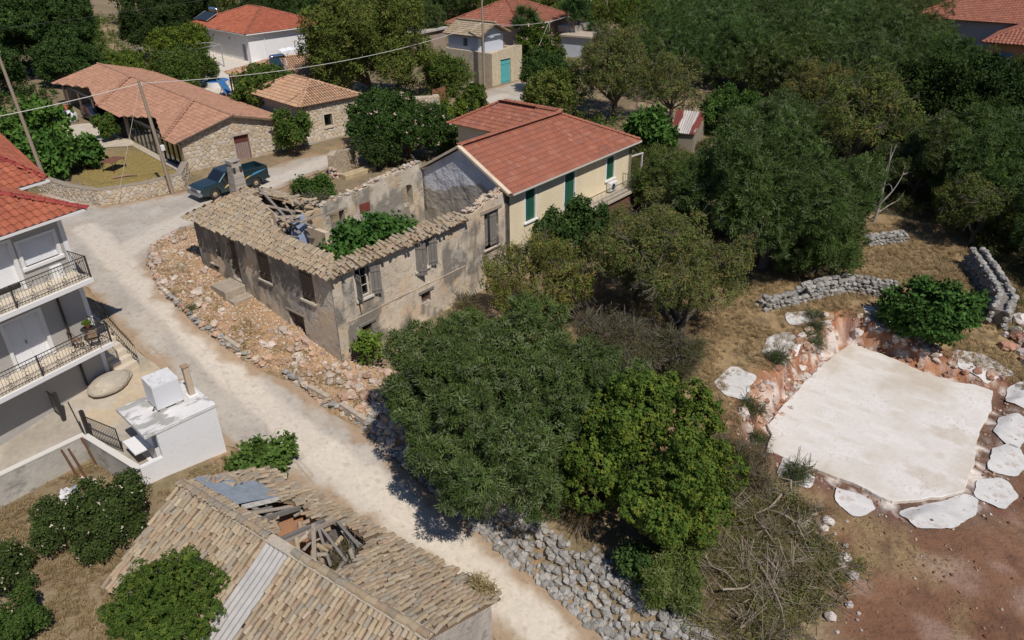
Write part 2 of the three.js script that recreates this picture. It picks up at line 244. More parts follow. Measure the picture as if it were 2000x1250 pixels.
/* concrete slab in the pit and lime spills round it */
{
  const s = new THREE.Shape(), P = [], T = [[19.25, 16.66], [19.29, 18.16], [18.79, 20.2], [18.74, 21.56], [19.08, 22.46], [19.05, 23.17], [17.33, 23.41], [15.37, 23.35], [13.76, 23.53], [12.84, 23.68], [11.65, 23.68], [10.96, 23.76], [9.99, 23.15], [9.17, 22.45], [8.53, 21.8], [8.49, 21.17], [8.62, 20.16], [8.53, 18.99], [8.42, 18.2], [8.27, 17.4], [8.19, 16.89], [9.51, 16.62], [10.09, 16.19], [11.98, 16.11], [14.18, 16.2], [16.58, 16.31]];
  for (let i = 0; i < T.length; i++) { const a = T[i], b = T[(i + 1) % T.length]; for (let k = 0; k < 10; k++) { const t = k / 10, x = lerp(a[0], b[0], t), z = lerp(a[1], b[1], t); P.push([x + .16 * (fbm(x * 2.6, z * 2.6, 3, 0, 71) - .5), z + .16 * (fbm(x * 2.6 + 40, z * 2.6, 3, 0, 72) - .5)]); } }
  P.forEach(([x, z], i) => i ? s.lineTo(x, -z) : s.moveTo(x, -z)); s.closePath();
  const g = new THREE.ExtrudeGeometry(s, { depth: .22, bevelEnabled: true, bevelThickness: .02, bevelSize: .02, bevelSegments: 1 }); g.rotateX(-Math.PI / 2); g.translate(0, SLY - .22, 0);
  const t = colorTex(1024, 1024, [12.5, 9], (u, v) => { const n = fbm(u * 5, v * 4, 5, 0, 3), w = fbm(u * 22, v * 6, 4, 0, 13), f = fbm(u * 120, v * 90, 2, 0, 6); let c = mix([.60, .545, .46], [.73, .705, .66], clamp((n - .3) * 2.6)); c = mix(c, [.75, .73, .69], ss(.5, .7, w) * .6); c = mix(c, [.52, .45, .35], ss(.55, .72, fbm(u * 7 + 3, v * 6, 4, 0, 23)) * .55); c = mix(c, [.46, .42, .35], ss(.62, .7, fbm(u * 30, v * 24, 3, 0, 29)) * .12); c = mix(c, [.38, .27, .18], ss(.72, .76, vn(u * 160, v * 120, 0, 37)) * ss(.5, .7, n) * .3); return mul(c, .95 + .1 * f); });
  t.wrapS = t.wrapT = THREE.MirroredRepeatWrapping;
  solo('concrete_slab', metricUV(g), mat(null, .88, { map: t, bumpMap: B_rough, bumpScale: .008 }), 'large pale poured concrete foundation slab lying in the excavated pit', 'concrete slab');
  const lime = mat(null, .9, { map: speckle([.62, .605, .575], .16, 2.2, 29, .55, [.42, .33, .25]), bumpMap: B_rough, bumpScale: .012 });
  const PT = [[[[11.8, 13.5], [11.8, 14.6], [10.8, 14.7], [9.7, 15.3], [9.4, 14.5], [9.9, 13.6]], 'ragged white lime patch on dry grass nearest the bright green tree'], [[[15.1, 13.9], [16.2, 14.4], [15.9, 15.2], [15.1, 15.3], [14, 14.7], [13.8, 14.2]], 'white lime patch with a green tuft growing at its edge'], [[[17.9, 13.7], [18.6, 14.4], [18, 14.8], [17.2, 14.2]], 'smallest white lime patch below the tumbled stone wall'], [[[21.6, 16.4], [21.1, 17.6], [20.2, 18.2], [20.1, 17.4]], 'white lime splash between the stone wall and the leafy fig'], [[[20.9, 21], [21.4, 22.3], [20.9, 23.9], [19.7, 22.9], [19.9, 21.4]], 'long white lime patch between the slab and the heap of boulders'], [[[19.8, 23.8], [20.6, 24.5], [18.2, 24.9], [18.5, 24]], 'white lime patch at the right edge of the picture beside the trench'], [[[17, 23.95], [17.5, 24.4], [16.4, 25], [15, 24.7], [15.6, 24.05]], 'rounded white lime patch, second down the right side of the trench'], [[[14.5, 24.2], [15, 24.7], [14.3, 25.2], [13.3, 25], [13.1, 24.3]], 'rounded white lime patch, third down the right side of the trench'], [[[12, 24.1], [12.6, 24.8], [12.1, 25.3], [11, 25], [11, 24.2]], 'oval white lime patch at the bottom right corner of the slab'], [[[7.9, 22], [8.7, 22.6], [10, 23.75], [10.9, 24.3], [9.9, 24.4], [8.5, 23.8], [7.6, 22.7]], 'long curved white lime strip along the bottom of the trench'], [[[7.6, 20], [7.9, 21], [7.45, 21.4], [6.8, 20.9], [7, 20.2]], 'leaf shaped white lime patch between the trench and cut brush'], [[[7.4, 17.9], [7.6, 19], [6.9, 19.1], [6.7, 18.1]], 'white lime strip under the cut brush at the bottom left slab corner']];
  PT.forEach(([P, l], i) => { const xs = P.map(p => p[0]), zs = P.map(p => p[1]), mx = xs.reduce((a, b) => a + b) / P.length, mz = zs.reduce((a, b) => a + b) / P.length, Q = P.map(([x, z]) => [mx + (x - mx) * .82, mz + (z - mz) * .68]); solo('lime_patch', drape((x, z) => polySD(x, z, Q) - .3 + .16 * (fbm(x * 2.6, z * 2.6, 4, 0, 100 + i) - .5), Math.min(...xs) - .6, Math.max(...xs) + .6, Math.min(...zs) - .6, Math.max(...zs) + .6, .05, .055), lime, l, 'lime patch', 'white lime spills round the slab'); });
}

/* ---------- rocks ---------- */
function rock(s, n = 0.22) { let g = new THREE.DodecahedronGeometry(.5, 0); const P = g.attributes.position; for (let i = 0; i < P.count; i++) { const k = `${P.getX(i).toFixed(2)},${P.getY(i).toFixed(2)},${P.getZ(i).toFixed(2)}`; let h = s; for (const c of k) h = Math.imul(h ^ c.charCodeAt(0), 16777619); const q = 1 + n * (((h >>> 0) % 1000) / 500 - 1); P.setXYZ(i, P.getX(i) * q, P.getY(i) * q, P.getZ(i) * q); } g.computeVertexNormals(); return metricUV(g); }
const ROCKS = Array.from({ length: 10 }, (_, i) => rock(i * 7919 + 17));
const rockTex = colorTex(256, 256, .9, (u, v) => { const k = .72 + .5 * (fbm(u * 8, v * 8, 5, 8, 6) - .3); return [k, k, k]; });
const rockMats = c => [0.8, .95, 1.08, 1.22].map((k, i) => mat(mix(mul(c, k), [c[1] * k, c[1] * k, c[1] * k], i % 2 * .3), .95, { map: rockTex, bumpMap: B_rough, bumpScale: .02 }));
const orangeRock = rockMats([.60, .40, .27]).concat(rockMats([.62, .50, .38])), greyRock = rockMats([.385, .37, .335]), redRock = rockMats([.50, .27, .18]).concat(rockMats([.66, .58, .52]));
function putRock(parent, name, x, y, z, sx, sy, sz, mats) { const m = new THREE.Mesh(ROCKS[rnd() * 10 | 0], mats[rnd() * mats.length | 0]); m.name = name; m.position.set(x, y, z); m.scale.set(sx, sy, sz); m.rotation.set(rr(-.3, .3), rr(0, 6.28), rr(-.3, .3)); parent.add(m); return m; }
function rockStuff(parent, name, list, mat0, colors) { // many small stones in one part
  const im = new THREE.InstancedMesh(ROCKS[3], mat0, list.length), M = new THREE.Matrix4(), q = new THREE.Quaternion(), e = new THREE.Euler(), c = new THREE.Color();
  list.forEach(([x, y, z, s], i) => { e.set(rr(0, 6), rr(0, 6), rr(0, 6)); q.setFromEuler(e); M.compose(V(x, y, z), q, V(s * rr(.7, 1.2), s * rr(.5, .9), s * rr(.7, 1.2))); im.setMatrixAt(i, M); const k = colors[rnd() * colors.length | 0]; c.setRGB(...mul(k, rr(.8, 1.2))); im.setColorAt(i, c); });
  im.name = name; im.userData.kind = 'stuff'; parent.add(im); return im;
}
{ // rubble bank in front of the ruin
  const t = thing('rubble_bank', 'bank of orange tumbled stones between the ruined house and the road', 'rubble', [0, 0, 0]);
  let n = 0, tries = 0; while (n < 290 && tries++ < 5000) {
    const z = rr(-15.6, 5), x = rr(-2.9, 2), sd = polySD(x, z, BED); if (sd > -.15 || (x > -.15 && z < .2 && z > -11.5)) continue;
    const dens = z < -10 ? .55 : z < -6 ? .9 : z < -3 ? .55 : 1.0; if (rnd() > dens * (.35 + fbm(x * .9, z * .9, 2, 0, 3))) continue; if (z > -9 && z < -5 && x > -1.5) continue;
    const s = Math.pow(rnd(), 2.6) * .34 + .13 + (x > -1.4 && z > -4 || z < -7.5 && x < -.8 ? rr(0, .16) : 0); putRock(t, 'stone', x, gy(x, z) + s * .18, z, s * rr(.9, 1.3), s * rr(.6, .9), s * rr(.8, 1.1), orangeRock); n++;
  }
  const small = []; while (small.length < 5200) { const z = rr(-15.8, 5.1), x = rr(-2.9, 2), sd = polySD(x, z, BED); if (sd > .1 || rnd() > .25 + fbm(x * .7, z * .7, 3, 0, 9)) continue; const s = rr(.04, .14); small.push([x, gy(x, z) + s * .1, z, s]); }
  rockStuff(t, 'small_stones', small, mat([1, 1, 1], .95, { map: rockTex }), [[.62, .44, .30], [.66, .54, .42], [.5, .33, .2], [.6, .5, .4]]);
}
function dryWall(name, label, path, hgt, wid, sz, mats, maxN, opt = {}) { // stacked field stones along a path
  const t = thing(name, label, 'stone wall', [0, 0, 0]); let n = 0; const core = [];
  for (let i = 0; i + 1 < path.length; i++) {
    const [ax, az] = path[i], [bx, bz] = path[i + 1], L = Math.hypot(bx - ax, bz - az), dx = (bx - ax) / L, dz = (bz - az) / L, px = -dz, pz = dx;
    for (let a = 0; a < L; a += sz * .82) for (let k = 0, y = 0; y < hgt; k++, y += sz * .62) {
      const taper = wid * (1 - .25 * y / hgt), sides = y + sz * .62 >= hgt ? Math.max(2, Math.round(taper / (sz * .8))) : 2;
      for (let s = 0; s < sides; s++) {
        const off = sides === 1 ? 0 : lerp(-taper / 2, taper / 2, s / (sides - 1)), q = a + rr(-.2, .2) * sz + (k % 2) * sz * .4, x = ax + dx * q + px * off, z = az + dz * q + pz * off;
        if (opt.gap && opt.gap(x, z, y)) continue; if (n >= maxN) continue; n++;
        const r = sz * rr(.8, 1.25); putRock(t, 'stone', x + rr(-.04, .04), gy(x, z) + (opt.base || 0) + y + sz * .2, z + rr(-.04, .04), r, r * rr(.62, .85), r, mats);
      }
    }
    if (i >= (opt.coreFrom || 0)) { const m0 = gy(ax, az), m1 = gy(bx, bz); core.push(bar([ax, (m0 + hgt * .42), az], [bx, (m1 + hgt * .42), bz], wid * .7, hgt * .8)); }
  }
  if (core.length) part(t, 'core', core, mat([.25, .23, .2], .95, { map: rockTex }));
  return t;
}
{ // battered dry-stone wall along the road, right side
  const t = thing('roadside_wall', 'sloping grey dry-stone wall holding the olive field above the road', 'stone wall');
  let n = 0; const rest = [], big = [];
  for (let z = 3.4; z < 20; z += .2) for (let q = -.12; q < (z < 13 ? 1.25 : 1.6); q += .2) {
    const zz = z + rr(-.08, .08), qq = q + rr(-.07, .07), x = pl(WL, zz) + qq; if (qq > 1.2 && (zz < 10 || fbm(x * .8, zz * .8, 2, 0, 6) < .36)) continue; const s = rr(.22, .40) * (qq < .9 ? 1 : 1.05), y = gy(x, zz) + rr(-.02, .06);
    (zz > 9.5 && s > .27 ? big : rest).push([x, y, zz, s]);
  }
  big.sort((a, b) => b[3] - a[3]).forEach(r => { if (n++ < 300) putRock(t, 'stone', r[0], r[1], r[2], r[3], r[3] * .85, r[3] * 1.05, greyRock); else rest.push(r); });
  rockStuff(t, 'wall_stones', rest, mat([1, 1, 1], .95, { map: rockTex }), [[.41, .395, .36], [.34, .33, .305], [.45, .43, .39]]);
}
{ // low kerb wall of the rubble bank
  const t = thing('low_bank_wall', 'low crumbling stone edging wall along the road below the rubble', 'stone wall');
  const P = BED.slice(0, 11);
  for (let i = 0; i < 10; i++) { const [ax, az] = P[i], [bx, bz] = P[i + 1], L = Math.hypot(bx - ax, bz - az); for (let a = 0; a < L; a += .3) { const x = lerp(ax, bx, a / L), z = lerp(az, bz, a / L), o = -.02; if (z > -2.6 && z < -1.7) continue; for (let k = 0; k < 2; k++) { const s = rr(.26, .44); putRock(t, 'stone', x + rr(-.05, .05), gy(x - .25, z) + .07 + k * .2, z + rr(-.06, .06), s * 1.15, s * .62, s, rnd() < .6 ? orangeRock : greyRock); } } }
  const cm = mat(null, .9, { map: speckle([.42, .36, .28], .25, 1.2, 55), bumpMap: B_rough, bumpScale: .02 });
  for (const [a, b] of [[[-1.93, 0], [-1.82, 1.2]], [[-1.72, 1.9], [-1.62, 3.4]], [[-2.72, -5.2], [-2.6, -4.2]]]) { const y = gy(a[0] - .35, a[1]), y1 = gy(b[0] - .35, b[1]); part(t, 'mortar_slab', bar([a[0], y + .22, a[1]], [b[0], y1 + .22, b[1]], .2, .5), cm); }
}
dryWall('field_wall', 'grey dry-stone field wall above the pit, tumbled at its left end', [[17.6, 12.4], [19.2, 13.2], [21.2, 14.1], [22.8, 15], [23.9, 17.4]], .75, .6, .36, greyRock, 260, { coreFrom: 2, gap: (x, z, y) => x < 20 && y > .1 + .5 * vn(x * 2, z * 2) });
dryWall('stone_wall_end', 'tall grey dry-stone wall standing free right of the leafy fig', [[30.2, 19.7], [28, 21.1], [26.2, 22.1], [24.8, 22.1]], 1.15, .8, .34, greyRock, 300);
dryWall('short_stone_wall', 'short low grey stone wall in front of the dead tree', [[29.2, 14.1], [31.2, 15.7]], .55, .5, .32, greyRock, 60);
{ // boulders heap at the right edge, rocks of the pit bank
  const t = thing('boulder_heap', 'heap of pale and red boulders at the right edge', 'boulders'); for (let i = 0; i < 46; i++) { const x = rr(22.2, 26.8), z = 22.4 + (x - 22) * .05 + rr(.2, 2.6), s = rr(.3, .85); putRock(t, 'boulder', x, gy(x, z) + s * .22, z, s, s * .75, s * .9, redRock); }
  const b = thing('pit_bank_rocks', 'broken white and rust rocks along the cut bank of the pit', 'rocks');
  let n = 0; for (let i = 0; i < 900 && n < 230; i++) { const e = rnd() < .5, k = rnd(), A = e ? [19.3, 16.6] : [8.2, 16.7], B = e ? [19.1, 23.2] : [19.3, 16.3], x0 = lerp(A[0], B[0], k), z0 = lerp(A[1], B[1], k), o = Math.pow(rnd(), .8) * 1.35 + .1, x = e ? x0 + o : x0 + rr(-.2, .2), z = e ? z0 + rr(-.2, .2) : z0 - o; const s = rr(.14, .5); putRock(b, 'stone', x, gy(x, z) + s * .05, z, s, s * rr(.6, 1.2), s, rnd() < .5 ? redRock : orangeRock); n++; }
  const small = []; for (let i = 0; i < 1500; i++) { const a = rnd() * 6.283, k = rnd(), e = rnd() * SLAB.length | 0, A = SLAB[e], B = SLAB[(e + 1) % SLAB.length], x = lerp(A[0], B[0], k) + rr(-1.4, 1.4), z = lerp(A[1], B[1], k) + rr(-1.4, 1.4); if (polySD(x, z, SLAB) < .12) continue; const s = rr(.04, .13); small.push([x, gy(x, z) + s * .1, z, s]); }
  rockStuff(b, 'gravel', small, mat([1, 1, 1], .95, { map: rockTex }), [[.5, .3, .2], [.66, .58, .5], [.35, .17, .1], [.55, .42, .32]]);
  const q = thing('scattered_stones', 'white stones scattered on the red soil beside the cut brush', 'stones');
  { const sm = []; for (let i = 0; i < 2200; i++) { const x = rr(2, 22), z = rr(20, 31); if (polySD(x, z, RED) > -.1 || polySD(x, z, SLAB) < .5 || fbm(x * .6, z * .6, 3, 0, 17) < rr(.3, .6)) continue; const s = Math.pow(rnd(), 3) * .13 + .03; sm.push([x, gy(x, z) + s * .15, z, s]); } rockStuff(q, 'clods', sm, mat([1, 1, 1], .95, { map: rockTex }), [[.26, .14, .08], [.34, .20, .12], [.5, .4, .32], [.2, .1, .06]]); }
  for (let i = 0; i < 34; i++) { const x = 1.2 + rr(0, 4.6), z = 22.6 - (x - 1) * .55 + rr(-.8, .9), s = Math.pow(rnd(), 2) * .4 + .1; putRock(q, 'stone', x, gy(x, z) + s * .2, z, s, s * .7, s * .9, redRock.slice(4)); }
  for (const [x, z, s, l] of [[-7.75, -5.95, 1.9, 'broad smooth concrete lump at the corner of the balconied house'], [5.3, 19.6, .9, 'pale cream boulder among the cut branches']]) { const m = new THREE.Mesh(new THREE.IcosahedronGeometry(.5, 3), mat(null, .92, { map: speckle([.45, .40, .32], .28, 1.5, 71), bumpMap: B_rough, bumpScale: .04 })); const P = m.geometry.attributes.position; for (let i = 0; i < P.count; i++) { const f = 1 + .22 * (fbm(P.getX(i) * 3 + 5, P.getY(i) * 3 + P.getZ(i) * 2 + 8, 3) - .5); P.setXYZ(i, P.getX(i) * f, P.getY(i) * f, P.getZ(i) * f); } m.geometry.computeVertexNormals(); m.geometry = metricUV(m.geometry); m.name = numbered('boulder'); m.position.set(x, gy(x, z) + s * .1, z); m.scale.set(s * 1.1, s * .36, s * .7); m.rotation.y = .3; scene.add(m); tag(m, l, 'boulder'); }
}
/* ---------- building helpers ---------- */
function wallGeo(profile, holes, t) { // profile and holes as [u,v] polygons in metres; thickness t behind the face (local z -t..0)
  const s = new THREE.Shape(); profile.forEach(([u, v], i) => i ? s.lineTo(u, v) : s.moveTo(u, v)); s.closePath();
  for (const h of holes) { const p = new THREE.Path(); h.forEach(([u, v], i) => i ? p.lineTo(u, v) : p.moveTo(u, v)); p.closePath(); s.holes.push(p); }
  const g = new THREE.ExtrudeGeometry(s, { depth: t, bevelEnabled: false }); g.translate(0, 0, -t); return g;
}
const rect = (u0, u1, v0, v1) => [[u0, v0], [u0, v1], [u1, v1], [u1, v0]];
const arch = (u0, u1, v0, v1, n = 8) => { const r = [[u0, v0]], c = (u0 + u1) / 2, w = (u1 - u0) / 2; for (let i = 0; i <= n; i++) { const a = Math.PI * (1 - i / n); r.push([c + w * Math.cos(a), v1 - w * .55 + w * .55 * Math.sin(a)]); } r.push([u1, v0]); return r; };
const faceX = (g, x) => { g.rotateY(-Math.PI / 2); g.translate(x, 0, 0); return g; };   // local u -> +z, face looks to -x
const faceZ = (g, z) => { g.translate(0, 0, z); return g; };                              // local u -> +x, face looks to +z

function sheetTile(prof, l, lift, taper = 0) { // a tile whose cross-section is prof, running down-slope along +z; the lower end lies proud
  const n = prof.length, pos = [], idx = []; const k0 = 1 - taper;
  for (const [x, y] of prof) pos.push(x * k0, y * k0, -l / 2); for (const [x, y] of prof) pos.push(x, y + lift, l / 2); for (const [x, y] of prof) pos.push(x, y + lift, l / 2); for (const [x, y] of prof) pos.push(x * .96, y + lift - .022, l / 2 - .004);
  for (let i = 0; i + 1 < n; i++) { idx.push(i, n + i, i + 1, i + 1, n + i, n + i + 1); idx.push(2 * n + i, 3 * n + i, 2 * n + i + 1, 2 * n + i + 1, 3 * n + i, 3 * n + i + 1); }
  const g = new THREE.BufferGeometry(); g.setAttribute('position', new THREE.Float32BufferAttribute(pos, 3)); g.setIndex(idx); g.computeVertexNormals(); return metricUV(g);
}
const arcProf = (r, n, h = 1) => Array.from({ length: n + 1 }, (_, i) => { const a = Math.PI * (1 - i / n); return [r * Math.cos(a), h * r * Math.sin(a)]; });
const barrelTile = sheetTile(arcProf(.082, 6), .43, .032, .2);
const flatTile = sheetTile([[-.15, .0], [-.14, .028], [-.115, .028], [-.1, .004], [-.012, .004], [0, .018], [.012, .004], [.13, .004], [.15, .0]], .42, .03);
const waveTile = sheetTile([[-.15, .0], [-.12, .012], [-.08, .05], [-.03, .062], [.02, .045], [.06, .008], [.1, -.006], [.15, .0]], .42, .03);
const capTile = sheetTile(arcProf(.13, 6, .8), .42, .03, .12);
const tilePal = {
  old: [[.385, .295, .19], [.345, .265, .17], [.425, .335, .215], [.31, .25, .172], [.375, .305, .212], [.36, .262, .175], [.315, .275, .21], [.415, .345, .245]],
  red: [[.33, .118, .068], [.35, .13, .076], [.31, .108, .063], [.34, .125, .072], [.325, .125, .08], [.315, .112, .068], [.345, .122, .072], [.30, .11, .068], [.33, .12, .075], [.36, .15, .098], [.285, .115, .078]],
  orange: [[.37, .108, .055], [.40, .125, .064], [.335, .096, .05], [.39, .12, .065]],
  terra: [[.40, .215, .135], [.43, .235, .15], [.37, .20, .125], [.41, .22, .145]],
  tan: [[.50, .30, .18], [.54, .33, .20], [.46, .27, .16], [.48, .31, .20]],
};
const tileTex = colorTex(256, 256, .8, (u, v) => { const k = .78 + .42 * (fbm(u * 9, v * 9, 4, 9, 8) - .35), q = ss(.62, .74, fbm(u * 5, v * 5, 4, 5, 18)); return mix([k, k, k], [k * .78, k * .80, k * .76], q * .6); });
const palMats = {}; for (const k in tilePal) palMats[k] = tilePal[k].map(c => mat(mul(c, 1.12), .86, { map: tileTex }));
const vcTile = mat([1.12, 1.12, 1.12], .86, { map: tileTex, vertexColors: true });
const deckMat = mat(null, .95, { map: speckle([.20, .14, .09], .3, 1.5, 77) });
const CAMP = V(-16.939, 18.286, 24.57);
function mergedTiles(list, geo) { // list of {m: Matrix4, c: rgb}
  const src = geo, P = src.attributes.position, N = src.attributes.normal, U = src.attributes.uv, k = P.count, n = list.length, pos = new Float32Array(n * k * 3), nor = new Float32Array(n * k * 3), col = new Float32Array(n * k * 3), uv = new Float32Array(n * k * 2), v = V();
  list.forEach(({ m, c }, t) => { const ou = rnd(), ov = rnd(); for (let i = 0; i < k; i++) { const o = (t * k + i) * 3; v.fromBufferAttribute(P, i).applyMatrix4(m); pos[o] = v.x; pos[o + 1] = v.y; pos[o + 2] = v.z; v.fromBufferAttribute(N, i).transformDirection(m); nor[o] = v.x; nor[o + 1] = v.y; nor[o + 2] = v.z; col[o] = c[0]; col[o + 1] = c[1]; col[o + 2] = c[2]; uv[(t * k + i) * 2] = U.getX(i) + ou; uv[(t * k + i) * 2 + 1] = U.getY(i) + ov; } });
  const g = new THREE.BufferGeometry(); g.setAttribute('position', new THREE.BufferAttribute(pos, 3)); g.setAttribute('normal', new THREE.BufferAttribute(nor, 3)); g.setAttribute('color', new THREE.BufferAttribute(col, 3)); g.setAttribute('uv', new THREE.BufferAttribute(uv, 2)); return g;
}
/* one roof plane. pts: world/local polygon, pts[0]->pts[1] is the eave. Tiles: up to `parts` single meshes nearest the camera, the rest joined */
function roofPlane(parent, pts, o) {
  const { geo = barrelTile, pal = 'old', w = .2, l = .4, parts = 0, jit = 0, skip, deck = true, name = 'roof_slope', tileName = 'tile', lift = .02, thick = .07, slip = 0 } = o;
  const P = pts.map(p => V(...p)), e0 = P[1].clone().sub(P[0]).normalize(); const n = V(); for (let i = 1; i + 1 < P.length; i++) n.add(P[i].clone().sub(P[0]).cross(P[i + 1].clone().sub(P[0]))); n.normalize(); if (n.y < 0) n.negate();
  let s = n.clone().cross(e0).normalize(); if (s.y < 0) s.negate(); const e = s.clone().cross(n).normalize(), z = s.clone().negate(), O = P[0];
  const ab = P.map(p => { const d = p.clone().sub(O); return [d.dot(e), d.dot(s)]; });
  let host = parent;
  const basis = new THREE.Matrix4().makeBasis(e, n, z);
  if (deck) {
    const sh = new THREE.Shape(); ab.forEach(([a, b], i) => i ? sh.lineTo(a, b) : sh.moveTo(a, b)); sh.closePath();
    const g = new THREE.ExtrudeGeometry(sh, { depth: thick, bevelEnabled: false }); g.translate(0, 0, -thick); // XY plane, z = normal
    const m = new THREE.Matrix4().makeBasis(e, s, n); const flip = m.determinant() < 0; g.applyMatrix4(m); if (flip) { g.index && g.index.array.reverse(); g.computeVertexNormals(); } g.translate(O.x, O.y, O.z);
    host = part(parent, name, metricUV(g), o.deckMat || deckMat);
  }
  let a0 = 1e9, a1 = -1e9, b1 = -1e9; for (const [a, b] of ab) { a0 = Math.min(a0, a); a1 = Math.max(a1, a); b1 = Math.max(b1, b); }
  const list = []; parent.updateWorldMatrix(true, false); const pw = parent.matrixWorld;
  for (let b = -.04 + l / 2; b < b1 + l * .3; b += l) for (let a = a0 + w / 2; a < a1; a += w) {
    const ja = a + rr(-1, 1) * jit * w * .35, jb = b + rr(-1, 1) * jit * l * .25; if (polySD(a, b - l * .3, ab) > .01 && polySD(a, b, ab) > .02) continue; if (polySD(a, b, ab) > l * .3) continue;
    const wp = O.clone().addScaledVector(e, ja).addScaledVector(s, jb).addScaledVector(n, lift + (jit ? rr(0, .02) * jit : 0)); if (skip && skip(wp, a, b)) continue;
    const m = basis.clone(); if (jit) m.multiply(new THREE.Matrix4().makeRotationFromEuler(new THREE.Euler(rr(-.05, .05) * jit, rr(-.12, .12) * jit * (rnd() < .12 ? 3 : 1), rr(-.1, .1) * jit))); m.setPosition(wp);
    const pi = rnd() * tilePal[pal].length | 0; list.push({ m, pi, c: mul(tilePal[pal][pi], rr(.88, 1.12)), d: wp.clone().applyMatrix4(pw).distanceTo(CAMP) });
  }
  list.sort((p, q) => p.d - q.d);
  list.slice(0, parts).forEach(t => { const m = new THREE.Mesh(geo, palMats[pal][t.pi]); m.name = tileName; t.m.decompose(m.position, m.quaternion, m.scale); host.add(m); });
  const rest = list.slice(parts); if (rest.length) part(host, 'roof_tiles', mergedTiles(rest, geo), vcTile, 'stuff');
  return host;
}
function capLine(parent, A, B, pal, single, geo = capTile, jit = 0) {
  const a = V(...A), b = V(...B); if (a.y < b.y) { const t = a.clone(); a.copy(b); b.copy(t); } const d = b.clone().sub(a), L = d.length(); d.normalize(); let x = V(0, 1, 0).cross(d).normalize(); const y = d.clone().cross(x).normalize(), list = [];
  for (let t = .2; t < L; t += .37) { const p = a.clone().addScaledVector(d, t); p.y += .035; const m = new THREE.Matrix4().makeBasis(x, y, d); if (jit) m.multiply(new THREE.Matrix4().makeRotationFromEuler(new THREE.Euler(rr(-.05, .05), rr(-.2, .2) * jit, rr(-.15, .15) * jit))); m.setPosition(p); const pi = rnd() * tilePal[pal].length | 0; list.push({ m, pi, c: tilePal[pal][pi] }); }
  if (single) list.forEach(t => { const m = new THREE.Mesh(geo, palMats[pal][t.pi]); m.name = 'ridge_tile'; t.m.decompose(m.position, m.quaternion, m.scale); parent.add(m); });
  else part(parent, 'ridge_tiles', mergedTiles(list, geo), vcTile, 'stuff');
}
